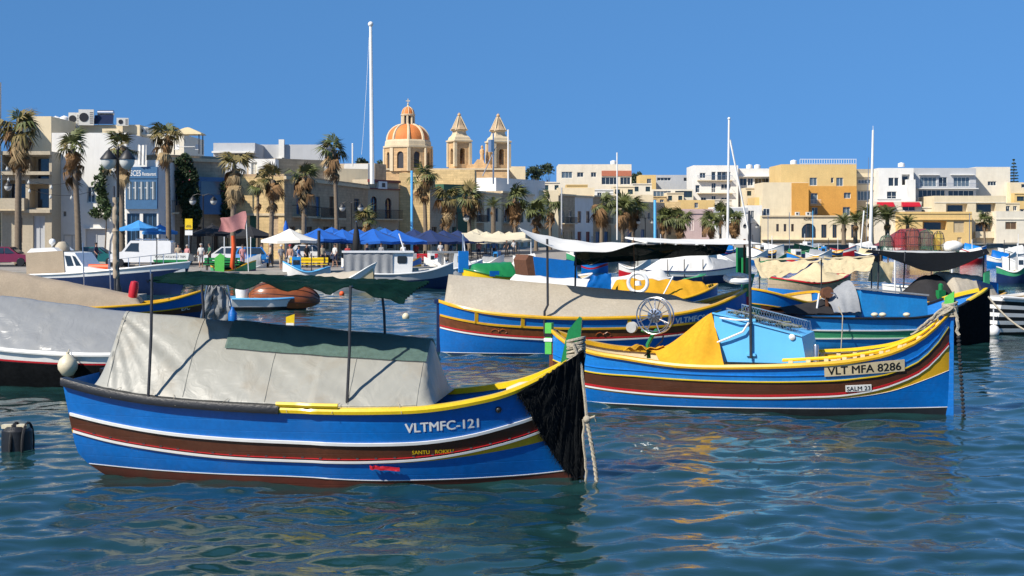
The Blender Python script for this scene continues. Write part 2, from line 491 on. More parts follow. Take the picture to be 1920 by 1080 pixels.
# ------------------------------------------------------------------ boats
class Hull:
    """A clinker-painted wooden boat. Local x runs stern to bow, -y is the side facing the photographer when the bow points right."""
    def __init__(s, name, label, S, B, beam, sheer_px=None, sheer=None, transom=0., rake=0., group=None, cat='boat', power=2.5, kmid=.28, kend=.75, near=-1, flip=False, zk=-.45, bowrake=0.):
        s.S, s.B = Vector((S[0], S[1], 0)), Vector((B[0], B[1], 0))
        d = s.B - s.S
        s.L = d.length
        s.rz = math.atan2(d.y, d.x)
        s.root = thing(name, label, cat, s.S, s.rz, group)
        s.beam, s.transom, s.rake, s.power, s.kmid, s.kend, s.near, s.zk, s.bowrake = beam, transom, rake, power, kmid, kend, near, zk, bowrake
        s.mw = Matrix.Translation(s.S) @ Matrix.Rotation(s.rz, 4, 'Z')
        s.sheer = spl([(0, 1.), (1, 1.)])
        if sheer_px:
            for _ in range(2):
                s.sheer = spl(s.px(sheer_px))
        else:
            s.sheer = spl(sheer)
    def b(s, t):
        t = min(1, max(0, t))
        if t < .5 and s.transom:
            u = 1 - 2 * t
            return s.beam / 2 * (s.transom + (1 - s.transom) * (1 - u ** 2.2))
        return s.beam / 2 * max(0, 1 - abs(2 * t - 1) ** s.power) ** .78 + .035
    def y(s, t, z):
        zs = s.sheer(t)
        q = min(1.15, max(0., (z - s.zk) / max(.1, zs - s.zk)))
        e = abs(2 * t - 1) ** 2
        if t < .5 and s.transom: e *= .35
        k = s.kmid + (s.kend - s.kmid) * e
        return max(.03, s.b(t) * q ** k)
    def x(s, t, z):
        zs = max(.4, s.sheer(t))
        return s.L * t - s.rake * (z / zs) * (1 - t) ** 3 + s.rake * 12 * max(0, .42 - z) ** 2 * (1 - t) ** 4 + s.bowrake * (z / zs) * max(0, t) ** 5
    def pt(s, t, z, side=-1, off=0.):
        return Vector((s.x(t, z), side * (s.y(t, z) + off), z))
    def px(s, pts):
        out = []
        for px, py in pts:
            t, z = .5, .8
            for _ in range(25):
                t = min(1.02, max(-.02, t))
                w = s.mw @ s.pt(t, z, s.near)
                a, b_ = proj(w)
                sc = FPX / w.y
                t += .8 * (px - a) / (sc * s.L * math.cos(s.rz))
                z -= .8 * (py - b_) / sc
            out.append((min(1.02, max(-.02, t)), z))
        ded = {}
        for t, z in out:
            ded[round(t, 3)] = z
        return sorted(ded.items())
    def loc(s, px, py, side=None, y=None):
        """local point under a photograph pixel on the hull side, or on the plane at lateral offset y"""
        if y is None:
            t, z = s.px([(px, py)])[0]
            return s.pt(t, z, s.near)
        x, z = s.L / 2, 1.
        for _ in range(25):
            w = s.mw @ Vector((x, y, z))
            a, b_ = proj(w); sc = FPX / w.y
            x += .8 * (px - a) / (sc * math.cos(s.rz)); z -= .8 * (py - b_) / sc
        return Vector((x, y, z))
    def shell(s, bands, names=None, nt=44, inner='paint_cream', zdeck=.4, deck='paint_cream', depth=.06):
        """bands: [(lower boundary curve or None, material)] from the sheer downwards"""
        mb = MB(); ms = [m for _, m in bands]
        curves = [s.sheer] + [c for c, _ in bands[:-1]] + [lambda t: s.zk + .02]
        rows = []
        for i in range(len(bands)):
            n = 3 if i < len(bands) - 1 else 4
            for j in range(n):
                rows.append((i, j / n))
        rows.append((len(bands) - 1, 1.))
        ts = [(1 - math.cos(PI * i / nt)) / 2 * .6 + .4 * i / nt for i in range(nt + 1)]
        for side in (-1, 1):
            grid = []
            for t in ts:
                zc = [c(t) for c in curves]
                for i in range(1, len(zc)):
                    zc[i] = min(zc[i], zc[i - 1] - .004)
                grid.append([s.pt(t, zc[i] * (1 - f) + zc[i + 1] * f, side) for i, f in rows])
            w = len(rows)
            o = len(mb.v)
            mb.v.extend([tuple(p) for g in grid for p in g])
            for a in range(nt):
                for r in range(w - 1):
                    q = (o + a * w + r, o + a * w + r + 1, o + (a + 1) * w + r + 1, o + (a + 1) * w + r)
                    mb.f.append(q if side < 0 else q[::-1]); mb.m.append(rows[r][0])
        # ends
        for ei in (0, nt):
            t = ts[ei]
            zc = [c(t) for c in curves]
            for i in range(1, len(zc)):
                zc[i] = min(zc[i], zc[i - 1] - .004)
            for r in range(len(rows) - 1):
                z0 = zc[rows[r][0]] * (1 - rows[r][1]) + zc[rows[r][0] + 1] * rows[r][1]
                z1 = zc[rows[r + 1][0]] * (1 - rows[r + 1][1]) + zc[rows[r + 1][0] + 1] * rows[r + 1][1]
                q = [s.pt(t, z0, -1), s.pt(t, z1, -1), s.pt(t, z1, 1), s.pt(t, z0, 1)]
                mb.add(q if ei else q[::-1], [(0, 1, 2, 3)], rows[r][0])
        mb.build('hull', ms, s.root, True, 50)
        mi = MB()
        for side in (-1, 1):
            def fn(u, v):
                t = .02 + .96 * u
                zd = min(zdeck, s.sheer(t) - .12)
                z = s.sheer(t) * (1 - v) + zd * v
                return Vector((s.x(t, s.sheer(t)), side * max(.0, s.y(t, z) - depth), z))
            mi.sheet(fn, 30, 3)
        mi.build('inner_planking', inner, s.root, True)
        md = MB()
        def fd(u, v):
            t = .02 + .96 * u
            zd = min(zdeck, s.sheer(t) - .12)
            w = max(0, s.y(t, zd) - depth)
            return Vector((s.x(t, s.sheer(t)), (2 * v - 1) * w, zd))
        md.sheet(fd, 30, 4)
        md.build('deck', deck, s.root)
        return s
    def rail(s, m, name='gunwale', t0=0., t1=1., w=.15, h=.07, dz=0., out=.05, sides=(-1, 1)):
        """a capping rail along the sheer; one mesh per side"""
        for side in sides:
            mb = MB(); n = 40; vs = []
            for i in range(n + 1):
                t = t0 + (t1 - t0) * i / n
                z = s.sheer(t) + dz
                yo, yi = s.y(t, s.sheer(t)) + out, max(.0, s.y(t, s.sheer(t)) + out - w)
                x = s.x(t, s.sheer(t))
                for yy, zz in ((yo, z - h / 2), (yo + .012, z), (yo - .01, z + h / 2), (yi, z + h / 2), (yi, z - h / 2)):
                    vs.append((x, side * yy, zz))
            fs = []
            for i in range(n):
                for k in range(5):
                    q = (i * 5 + k, i * 5 + (k + 1) % 5, (i + 1) * 5 + (k + 1) % 5, (i + 1) * 5 + k)
                    fs.append(q if side > 0 else q[::-1])
            fs += [tuple(range(5)) if side < 0 else tuple(range(4, -1, -1)), tuple(n * 5 + k for k in (range(4, -1, -1) if side < 0 else range(5)))]
            mb.add(vs, fs)
            mb.build(name, m, s.root, True, 35)
    def strake(s, curve, m, h=.05, proud=.025, name='rubbing_strake', t0=0.004, t1=.996, sides=(-1, 1), dz=0.):
        for side in sides:
            mb = MB(); n = 44; vs = []
            for i in range(n + 1):
                t = t0 + (t1 - t0) * i / n
                z = curve(t) + dz
                for off, zz in ((-.02, z + h / 2), (proud, z + h / 2 - .008), (proud, z - h / 2 + .008), (-.02, z - h / 2)):
                    p = s.pt(t, zz, side, off); vs.append(p)
            fs = []
            for i in range(n):
                for k in range(3):
                    q = (i * 4 + k, i * 4 + k + 1, (i + 1) * 4 + k + 1, (i + 1) * 4 + k)
                    fs.append(q if side < 0 else q[::-1])
            mb.add(vs, fs)
            mb.build(name, m, s.root, True, 35)
    def stem(s, bow=True, top=.3, m='paint_green', w=.12, thick=.07, name=None, shape=None, zlow=-.4, mlow=None):
        """the post at an end of the hull; shape = polygon offsets above the sheer"""
        t = 1. if bow else 0.
        sg = 1 if bow else -1
        zs = s.sheer(t)
        x0, x1 = s.x(t, zlow), s.x(t, zs)
        mb = MB()
        mb.prism([(x0 - sg * .10, zlow), (x0 + sg * .05, zlow), (x1 + sg * .05, zs + .02), (x1 - sg * .10, zs + .02)], -thick * .8, thick * .8)
        if mlow: mb.build('stem', mlow, s.root); mb = MB()
        if shape is None:
            shape = [(-.12, 0), (.07, 0), (.07, top), (-.0, top + .05), (-.12, top - .05)]
        mb.prism([(x1 + sg * a, zs + .02 + b_) for a, b_ in shape], -thick, thick)
        mb.build(name or ('bow_post' if bow else 'stern_post'), m, s.root)
    def text(s, txt, px0, px1, py0, py1, m, name='lettering', board=None, off=.006, weight=.012, curve=None):
        """lettering laid on the hull side between two photograph pixels; py0/py1 baseline at either end; height from width"""
        (ta, za), (tb, zb) = s.px([(px0, py0)])[0], s.px([(px1, py1)])[0]
        vs, fs, w = text_geo(txt, 1., 0.)
        wid = s.L * (tb - ta)
        k = wid / w
        sg = 1 if s.near < 0 else -1
        def mp(u, v, o):
            t = ta + (tb - ta) * u
            z = za + (zb - za) * u + v * k + (curve * (4 * u * (1 - u)) if curve else 0)
            return s.pt(t, z, s.near, o)
        if board:
            mb = MB(); e = .05
            mb.sheet(lambda u, v: mp(-e + (1 + 2 * e) * u, -.14 + 1.03 * v, off), 14, 2, thick=.012)
            mb.build('number_board', board, s.root)
            off += .003
        mb = MB()
        for q, (dx, dy) in enumerate(((0, 0), (1, 0), (-1, 0), (0, 1)) if weight else ((0, 0),)):      # several brush passes thicken the strokes
            mb.add([mp((v[0] + dx * weight) / w, v[1] + dy * weight, off + .0007 * q) for v in vs], fs)
        mb.build(name, m, s.root)

def cover(h, t0, t1, zr0, zr1, m, name='boat_cover', label='', cat='boat cover', side_drop=.0, end0=.05, end1=.05, shape=1.7, inset=.92, wrinkle=.03, nu=70, nv=36, seed=1., sag=.04, zbase=None, urange=(0, 1), vrange=(-1, 1), lift=0., alt=None, ridge=None, thick=.006):
    """a tarpaulin pitched over a boat from gunwale to gunwale with a ridge from zr0 to zr1"""
    def fn(u, v):
        u = urange[0] + (urange[1] - urange[0]) * u
        v = vrange[0] + (vrange[1] - vrange[0]) * v
        t = t0 + (t1 - t0) * u
        zg = h.sheer(t) + (zbase if zbase is not None else .03) - side_drop
        k = min(1., u / end0 if end0 else 1., (1 - u) / end1 if end1 else 1.)
        zr = zr0 + (zr1 - zr0) * u if ridge is None else ridge(u)
        q = abs(v)
        prof = 1 - q ** shape
        sg = math.sin(PI * ((u * 5) % 1.)) * sag * (1 - q) * k
        z = zg + (zr - zg) * prof * k ** .8 - sg
        yy = math.copysign(1, v) * (h.y(t, h.sheer(t)) * inset) * q ** .92
        x = h.x(t, h.sheer(t))
        fold = nz3(u * 7 + seed, v * 2.2, seed) * .35 + (.45 - abs(nz3(u * 13 + v * 4, v * 2.5 + seed, 3.)) * 1.6) * .45 + (.3 - abs(nz3(u * 30 - v * 7, v * 5 + seed, 6.))) * .3
        ray = nz3(math.atan2(v * .9, u * 4 + .02) * 7, seed, 9.) * max(0, 1 - u * 3.2)
        a = wrinkle * (fold + 2.2 * ray) * (1 - .55 * (1 - q) ** 3)
        yy += math.copysign(1, v) * (a + lift); z += a * .5 + lift
        return Vector((x + a * .6, yy, z))
    cover.fn = fn
    mb = MB(); mb.sheet(fn, nu, nv, thick=thick)
    o = mb.build(name, m, None, True, 60)
    o.location = h.root.location; o.rotation_euler = h.root.rotation_euler
    return tag(o, label, cat)
def local_obj(h, mb, name, m, label, cat, smooth=True, group=None):
    o = mb.build(name, m, None, smooth)
    o.location = h.root.location; o.rotation_euler = h.root.rotation_euler
    return tag(o, label, cat, group)
def bez(a, b, sagv, n=14, wob=0.):
    a, b = Vector(a), Vector(b); out = []
    for i in range(n + 1):
        u = i / n
        p = a.lerp(b, u); p.z -= sagv * 4 * u * (1 - u)
        if wob: p += Vector((nz3(u * 5, wob), nz3(u * 5, wob + 9), nz3(u * 5, wob + 5))) * .06
        out.append(p)
    return out
def rope_coil(mb, c, r, n, h, rr=.018, axis='z', k=0.):
    pts = []
    for i in range(n * 14 + 1):
        a = 2 * PI * i / 14
        rad = r * (1 + .1 * nz3(i * .3, k)); z = h * i / (n * 14) + .02 * nz3(i * .2, k + 3)
        pts.append((c[0] + rad * math.cos(a), c[1] + rad * math.sin(a) * .8, c[2] + z))
    mb.tube(pts, rr, 5)

# ---- A: blue kajjik in the foreground, number VLTMFC-121
A = Hull('fishing_boat', 'nearest blue wooden boat lettered VLTMFC-121 with brown and white stripes', wat(176, 880), wat(1078, 897), 2.35,
         [(105, 712), (180, 732), (280, 750), (400, 761), (540, 768), (700, 771), (800, 767), (880, 755), (950, 738), (1000, 717), (1045, 692), (1080, 668)],
         transom=.62, rake=.16, kmid=.24, kend=.7, power=2.7)
cA1 = spl(A.px([(112, 772), (200, 793), (300, 811), (420, 823), (540, 829), (700, 834), (800, 830), (880, 818), (950, 800), (1000, 784), (1080, 748)]))
cA2 = spl(A.px([(117, 801), (200, 823), (300, 841), (420, 855), (540, 861), (700, 864), (800, 858), (880, 845), (950, 828), (1000, 812), (1080, 775)]))
cA3 = spl(A.px([(117, 807), (200, 829), (300, 847), (420, 861), (540, 867), (700, 870), (800, 865), (880, 855), (950, 843), (1000, 832), (1080, 806)]))
cA4 = spl(A.px([(150, 868), (300, 882), (420, 889), (540, 893), (700, 901), (800, 900), (900, 896), (1000, 889), (1080, 880)]))
A.shell([(cA1, 'hull_blue'), (cA2, 'hull_brown'), (cA3, 'paint_yellow'), (cA4, 'hull_blue'), (None, 'antifoul_red')], inner='hull_blue_light', zdeck=.5)
A.rail('paint_yellow_bright', t0=.44, t1=.985, w=.17, h=.085)
A.rail('rubber_black', 'rubber_rail', t0=-.0, t1=.445, w=.20, h=.11, out=.075)
A.strake(cA1, 'paint_white', .055, .03)
A.strake(cA2, 'paint_white', .045, .03, dz=-.02)
A.strake(cA2, 'paint_red', .02, .026, dz=.02)
A.strake(cA4, 'paint_white', .026, .006, name='waterline_stripe')
A.stem(True, m='paint_green', thick=.075, mlow='hull_brown', shape=[(-.2, -.12), (.06, -.12), (.10, .52), (.06, .54), (-.09, .36), (-.13, .2)])
A.text('VLTMFC-121', 760, 898, 812, 801, 'paint_white', weight=.03)
A.text('SANTU', 773, 806, 852, 851, 'paint_yellow_bright', 'painted_name', weight=.02)
A.text('ROKKU', 816, 851, 850.5, 849, 'paint_yellow_bright', 'painted_name', weight=.02)
bt = MB()
for i in range(26):
    t = .05 + .9 * i / 25
    p = A.pt(t, cA2(t) + .03, -1, .002); bt.box(p.x - .018, p.x + .018, p.y - .012, p.y + .01, p.z - .012, p.z + .012)
o = bt.build('strake_bolts', 'steel_dark', A.root); o['kind'] = 'stuff'
yb = MB()
def fyb(t0, t1, dz, off):
    n = 10
    yb.tube([A.pt(t0 + (t1 - t0) * i / n, A.sheer(t0 + (t1 - t0) * i / n) + dz, -1, off) for i in range(n + 1)], .035, 6)
fyb(.44, .56, .075, .03)
yb.build('rail_cap', 'paint_yellow_bright', A.root, True)
th = MB(); p = A.pt(.86, A.sheer(.86) - .02)
th.box(p.x - .5, p.x - .38, -A.y(.8, .8) + .12, A.y(.8, .8) - .12, .86, .92); th.build('thwart', 'paint_yellow', A.root)
p = A.loc(935, 768); hb = MB(); hb.ball((p.x, p.y - .01, p.z), .045); hb.build('hawse_plug', 'rubber_black', A.root, True)
rg = MB(); pa, pb = A.loc(695, 872), A.loc(750, 876)
rg.sheet(lambda u, v: pa.lerp(pb, u) + Vector((0, -.03 - .03 * abs(nz3(u * 6, v * 3)), -.05 * v - .02 * nz3(u * 7, 1.))), 12, 3, thick=.01)
rg.build('red_rag', 'paint_red', A.root, True)
# poles and frame
PA = {}
for nm, px, py0, py1, yy in (('a', 278, 745, 513, -1.03), ('b', 650, 768, 538, -1.06), ('c', 383, 640, 508, 1.0), ('d', 722, 636, 537, 1.0)):
    lo, hi = A.loc(px, py0, y=yy), A.loc(px + (7 if nm in 'ab' else -7), py1, y=yy)
    PA[nm] = hi
    mb = MB(); mb.tube([lo - Vector((0, 0, .04)), lo, lo.lerp(hi, .5) + Vector((.015, 0, 0)), hi], .021, 7)
    mb.build('pole', 'steel_dark', A.root, True)
mb = MB()
for a_, b_ in (('b', 'd'), ('c', 'd')):
    mb.tube(bez(PA[a_], PA[b_], .0, 6), .02, 6)
mb.build('awning_bar', 'steel_dark', A.root, True)
aw = MB()
x0, x1 = A.loc(328, 512, y=0).x, A.loc(782, 560, y=0).x
def faw(u, v):
    x = x0 + (x1 - x0) * u
    y = -1.05 + 2.1 * v + .12 * nz3(u * 4, v)
    z = 2.86 - .14 * u - .03 * math.sin(PI * ((u * 2.6) % 1)) * (1 - v) + .035 * nz3(u * 7, v * 3, 2.) + .03 * nz3(u * 30, v * 4, 5.)
    if v < .12: z -= (.12 - v) * (.5 + .8 * nz3(u * 12, 7.))
    if u > .86: z -= (u - .86) * .9 * (1 - v) + .02 * math.sin(v * 60)
    return Vector((x, y, z))
aw.sheet(faw, 60, 26, thick=.012)
local_obj(A, aw, 'shade_netting', 'net_green', 'dark green shade netting stretched on poles above the nearest boat', 'netting')
aw = MB()
for i in range(34):
    u = i / 33
    p = faw(u, 0.); q = faw(u, .02)
    aw.tube([p, p + Vector((.02 * nz3(u * 20, 1), -.02, -.05 - .05 * abs(nz3(u * 9, 4.))))], .012, 4)
tarpA = dict(t0=.058, t1=.735, zr0=2.33, zr1=1.93, end0=.04, end1=.035, shape=1.22, inset=.93, seed=1.3)
cover(A, m='tarp_grey', name='tarpaulin', label='glossy pale grey plastic tarpaulin tented over the nearest boat', cat='tarpaulin', wrinkle=.036, sag=.012, nu=120, nv=60, **tarpA)
tA = [o for o in COL.objects if o.name == 'tarpaulin'][0]
for u in (.05, .28, .52, .76, .955):                        # welded seams and the rope hem of the sheet
    mb = MB(); mb.tube([cover.fn(u, j / 60) + Vector((0, 0, .002)) for j in range(0, 61)], .0075, 4); mb.build('seam', 'tarp_grey', tA, True)
mb = MB(); mb.tube([cover.fn(j / 90, .012) for j in range(4, 87)], .013, 5); mb.build('hem', 'tarp_grey', tA, True)
cover(A, m='net_green_thin', name='shade_net', label='thin green mesh lying along the ridge of the pale grey tarpaulin', cat='net', wrinkle=.036, sag=.012, nu=70, nv=30, urange=(.37, .965), vrange=(-.42, .4), lift=.02, **tarpA)
for i in range(6):
    t = .12 + .11 * i; z = A.sheer(t)
    p, q = A.pt(t, z, -1, -.10) + Vector((0, 0, .10)), A.pt(t + .012 * (1 if i % 2 else -1), z - .03, -1, .09)
    mb = MB(); mb.tube([p, p.lerp(q, .5) + Vector((0, -.02, .03)), q], .004, 4); mb.build('lashing', 'rope', tA)
# black net over the bow
nb = MB()
low = spl([(0, 1.27), (.1, 1.12), (.3, .72), (.55, .34), (.75, .12), (1., .03)])
def fnet(u, v):
    tl = .893 + .107 * u ** .85; tt = .945 + .057 * u
    zt = 1.48 + .34 * u
    vv = v
    t = tt + (tl - tt) * vv
    z = zt + (low(u) - zt) * vv
    off = .045 + .04 * (1 + nz3(u * 11 + vv * 2, vv * 2.5, 4.)) + .02 * nz3(u * 34, vv * 3, 2.) + .012 * nz3(u * 70, vv * 9, 1.)
    p = A.pt(min(t, 1.), min(z, A.sheer(min(t, 1.))), -1, off)
    p.z = z
    p.x += max(0, t - .97) * 1.2 + .09 * u
    return p
nb.sheet(fnet, 60, 24, thick=.02)
nb.sheet(lambda u, v: (lambda p: Vector((p.x, -p.y, p.z)))(fnet(u, v)), 40, 16, thick=.02)
nb.sheet(lambda u, v: fnet(1., v) * (1 - u) + (lambda p: Vector((p.x, -p.y, p.z)))(fnet(1., v)) * u, 4, 16)
for i in range(1500):                                     # frayed strands along the lower edge and folds
    u = random.random(); v = 1 - .8 * random.random() ** 2.2
    p = fnet(u, v); l = .03 + .10 * random.random() ** 2
    d = Vector((-.7 + 1.2 * random.random(), -.15 - .5 * random.random(), -1 + .5 * random.random())).normalized()
    w = Vector((.005, 0, .002))
    nb.add([p - w, p + w, p + d * l], [(0, 1, 2)])
local_obj(A, nb, 'bow_net', 'net_black', 'shaggy black netting draped over the bow of the nearest boat', 'net')
# ropes wrapped on the bow post and hanging to the water
rp = MB()
px_ = A.x(1., A.sheer(1.)); zp = A.sheer(1.)
for k in range(9):
    z = zp + .02 + .028 * k
    rp.tube([(px_ + .005 + (.13 + .02 * nz3(k, 1)) * math.cos(a), (.12 + .02 * nz3(k, a)) * math.sin(a), z + .03 * math.sin(a + k)) for a in np.linspace(0, 2 * PI, 15)], .022, 5)
rp.tube(bez((px_ + .1, -.12, zp + .12), (px_ - .25, -.3, zp - .15), .03, 10, 2.), .016, 5)
local_obj(A, rp, 'mooring_rope', 'rope', 'pale rope wound round the green bow post of the nearest boat', 'rope')
rp = MB()
top, mid = Vector((px_ - .02, -.15, zp + .2)), Vector((px_ + .18, -.22, .86))
rp.tube([top, top.lerp(mid, .3) + Vector((.06, -.03, 0)), top.lerp(mid, .7) + Vector((.03, 0, 0)), mid], .024, 6)
for ph in (0, PI):
    pts = []
    for i in range(50):
        u = i / 49
        q = mid.lerp(Vector((px_ + .30, -.25, -.05)), u) + Vector((.03 * math.sin(2.2 * u), 0, 0))
        pts.append(q + Vector((.016 * math.cos(u * 42 + ph), .016 * math.sin(u * 42 + ph), 0)))
    rp.tube(pts, .018, 5)
rp.tube(bez(mid + Vector((-.05, 0, 0)), (px_ + .16, -.2, .0), 0, 8, 3.), .018, 5)
rp.ball(mid, .055); rp.tube([mid, mid + Vector((.11, -.03, .05)), mid + Vector((.13, 0, -.02))], .018, 5)
local_obj(A, rp, 'hanging_rope', 'rope', 'knotted pale rope hanging from the nearest bow into the water', 'rope')
fb = MB(); q = A.loc(980, 735, y=.5); fb.lathe([(.01, -.24), (.1, -.2), (.13, 0), (.1, .2), (.01, .24)], 12, (0, 0, 0))
o = local_obj(A, fb, 'fender', 'plastic_cream', 'cream fender lying inside the bow of the nearest boat', 'fender')
o.matrix_world = A.mw @ Matrix.Translation((A.loc(978, 733, y=.35))) @ Matrix.Rotation(R(75), 4, 'Y')

# ---- B: blue luzzu VLT MFA 8286
Bt = Hull('luzzu', 'blue and yellow high-prowed boat with number board VLT MFA 8286', wat(1036, 747), wat(1783, 778), 2.3,
          [(1036, 622), (1060, 641), (1100, 658), (1170, 671), (1280, 686), (1400, 688), (1500, 685), (1600, 677), (1680, 659), (1730, 634), (1765, 604), (1785, 583)], power=2.6, kmid=.26, kend=.62)
cB1 = spl(Bt.px([(1040, 676), (1090, 694), (1200, 706), (1300, 713), (1400, 716), (1500, 716), (1600, 711), (1680, 697), (1730, 673), (1765, 636), (1785, 604)]))
cB2 = spl(Bt.px([(1040, 708), (1090, 721), (1200, 736), (1300, 742), (1400, 745), (1500, 744), (1600, 738), (1680, 719), (1740, 688), (1785, 640)]))
cB3 = spl(Bt.px([(1040, 713), (1090, 726), (1200, 741), (1300, 747), (1400, 750), (1500, 749), (1600, 745), (1680, 731), (1740, 710), (1785, 692)]))
cB4 = spl(Bt.px([(1040, 742), (1090, 751), (1200, 759), (1300, 763), (1400, 765), (1500, 766), (1600, 766), (1700, 765), (1785, 763)]))
Bt.shell([(cB1, 'hull_blue_light'), (cB2, 'hull_brown'), (cB3, 'paint_yellow'), (cB4, 'hull_blue'), (None, 'antifoul_black')], inner='paint_cream', zdeck=.45, deck='paint_cream')
Bt.rail('paint_yellow', t0=.0, t1=.995, w=.17, h=.08, out=.04)
Bt.rail('paint_yellow_bright', 'inner_rail', t0=.62, t1=.97, w=.07, h=.06, dz=.10, out=-.12)
for side in (-1, 1):
    for i in range(9):
        t = .64 + .33 * i / 8
        mb = MB(); z = Bt.sheer(t); x = Bt.x(t, z); y = max(.02, Bt.y(t, z) - .13)
        mb.box(x - .04, x + .04, side * y - .03, side * y + .03, z - .25, z + .09)
        mb.build('rail_post', 'paint_cream', Bt.root)
Bt.strake(cB1, 'paint_yellow_bright', .035, .026)
Bt.strake(lambda t: cB1(t) + .12, 'hull_blue_light', .03, .018)
Bt.strake(cB2, 'paint_white', .04, .026, dz=-.015)
Bt.strake(cB2, 'paint_red', .05, .012, dz=.03)
Bt.strake(cB3, 'paint_white', .02, .008, t0=.7)
Bt.strake(cB4, 'paint_white', .028, .006, name='waterline_stripe')
Bt.stem(True, m='paint_lime', thick=.075, mlow='hull_blue', shape=[(-.13, -.1), (.05, -.1), (.06, .38), (-.11, .26)])
Bt.stem(False, m='paint_lime', thick=.08, mlow='hull_wood', shape=[(-.0, -.5), (.14, -.5), (.14, .14), (-.0, .14)])
mb = MB(); zz = Bt.sheer(0); xx = Bt.x(0, zz)
for k, (dz, m_) in enumerate(((-.12, 'rubber_black'), (-.22, 'plastic_white'))):
    mb = MB(); mb.box(xx - .16, xx + .02, -.095, .095, zz + dz, zz + dz + .07); mb.build('post_band', m_, Bt.root)
Bt.text('VLT MFA 8286', 1553, 1690, 703, 693, 'rubber_black', board='paint_cream', weight=.022, off=.03)
Bt.text('SALM 23', 1588, 1632, 733, 731, 'rubber_black', 'painted_name', board='paint_white', weight=.015, off=.03)
# cabin panel and gear
def plate(h, pts, yy, m, name, thick=.03, parent=True, label=None, cat=None):
    v = [h.loc(px, py, y=yy) for px, py in pts]
    mb = MB(); mb.prism([(p.x, p.z) for p in v], yy, yy + thick)
    return mb.build(name, m, h.root)
cab = MB()
ya, yb_ = -.84, .84
v = [Bt.loc(px, py, y=ya) for px, py in [(1345, 678), (1338, 588), (1362, 593), (1503, 632), (1512, 682)]]
cab.prism([(p.x, p.z) for p in v], ya, yb_)
cab.build('cabin', 'panel_sky', Bt.root)
mb = MB()
for a_, b_ in (((1336, 588), (1364, 594)), ((1364, 594), (1505, 631))):
    p, q = Bt.loc(*a_, y=ya - .01), Bt.loc(*b_, y=ya - .01)
    mb.beam(p + Vector((0, .0, .012)), q + Vector((0, 0, .012)), .05, .03)
mb.build('cabin_trim', 'panel_sky', Bt.root)
mb = MB(); p = Bt.loc(1485, 632, y=ya - .03); mb.lathe([(.001, -.03), (.06, -.03), (.06, 0), (.035, .02), (.001, .03)], 12); o = mb.build('cabin_light', 'plastic_white', Bt.root, True); o.location = p; o.rotation_euler = (R(90), 0, 0)
mb = MB(); p0, p1 = Bt.loc(1408, 672, y=ya - .06), Bt.loc(1405, 395, y=ya - .06)
mb.tube([p0, p0.lerp(p1, .55), p1], [.028, .028, .022], 8); mb.build('mast', 'steel_dark', Bt.root, True)
mb = MB()
for py in (600, 665):
    p = Bt.loc(1408, py, y=ya - .03); mb.box(p.x - .09, p.x + .09, p.y - .02, p.y + .03, p.z - .025, p.z + .025)
mb.build('mast_bracket', 'panel_sky', Bt.root)
# chain link rack on the cabin roof
mb = MB()
pa, pb = Bt.loc(1362, 578, y=ya), Bt.loc(1497, 612, y=ya)
pa2, pb2 = Bt.loc(1362, 592, y=ya), Bt.loc(1500, 630, y=ya)
for yy in (ya, yb_ - .1):
    mb = MB(); off = Vector((0, yy - ya, 0))
    for i in range(27):
        u = i / 26
        a_, b_ = pa2.lerp(pb2, u) + off, pa.lerp(pb, min(1, u + .04)) + off
        mb.tube([a_, b_], .0035, 3)
        a_, b_ = pa2.lerp(pb2, u) + off, pa.lerp(pb, max(0, u - .04)) + off
        mb.tube([a_, b_], .0035, 3)
    mb.tube([pa + off, pb + off], .012, 5); mb.tube([pa2 + off, pb2 + off], .012, 5)
    mb.build('mesh_rack', 'steel', Bt.root)
mat('net_pile', (.16, .17, .10), .9, .4, 12, bump=.6)
mb = MB()
for k in range(9):
    c = pa2.lerp(pb2, .1 + .09 * k) + Vector((0, .3 + .5 * random.random(), .1))
    mb.tube([c + Vector((.3 * nz3(q * .5, k), .45 * nz3(q * .45, k + 5.), .05 * nz3(q * .8, k + 9.) - .03)) for q in range(26)], .022, 5)
local_obj(Bt, mb, 'net_heap', 'net_pile', 'heap of green brown netting in the rack on the sky blue cabin', 'net')
mb = MB(); p = Bt.loc(1403, 610, y=ya - .1)
mb.tube([Bt.loc(1404, 605, y=ya - .1), Bt.loc(1393, 622, y=ya - .09), Bt.loc(1365, 634, y=ya - .08), Bt.loc(1345, 642, y=ya - .06)], .022, 6)
mb.tube([Bt.loc(1404, 600, y=ya - .1), Bt.loc(1380, 600, y=ya - .12), Bt.loc(1350, 596, y=ya - .05)], .018, 6)
local_obj(Bt, mb, 'white_hose', 'plastic_white', 'white hose looped on the mast in front of the sky blue cabin', 'hose')
mb = MB(); p = Bt.loc(1530, 680, y=-.55); mb.lathe([(.055, -.3), (.055, .33), (.05, .34), (.001, .34)], 14, p); mb.build('exhaust_pipe', 'steel', Bt.root, True)
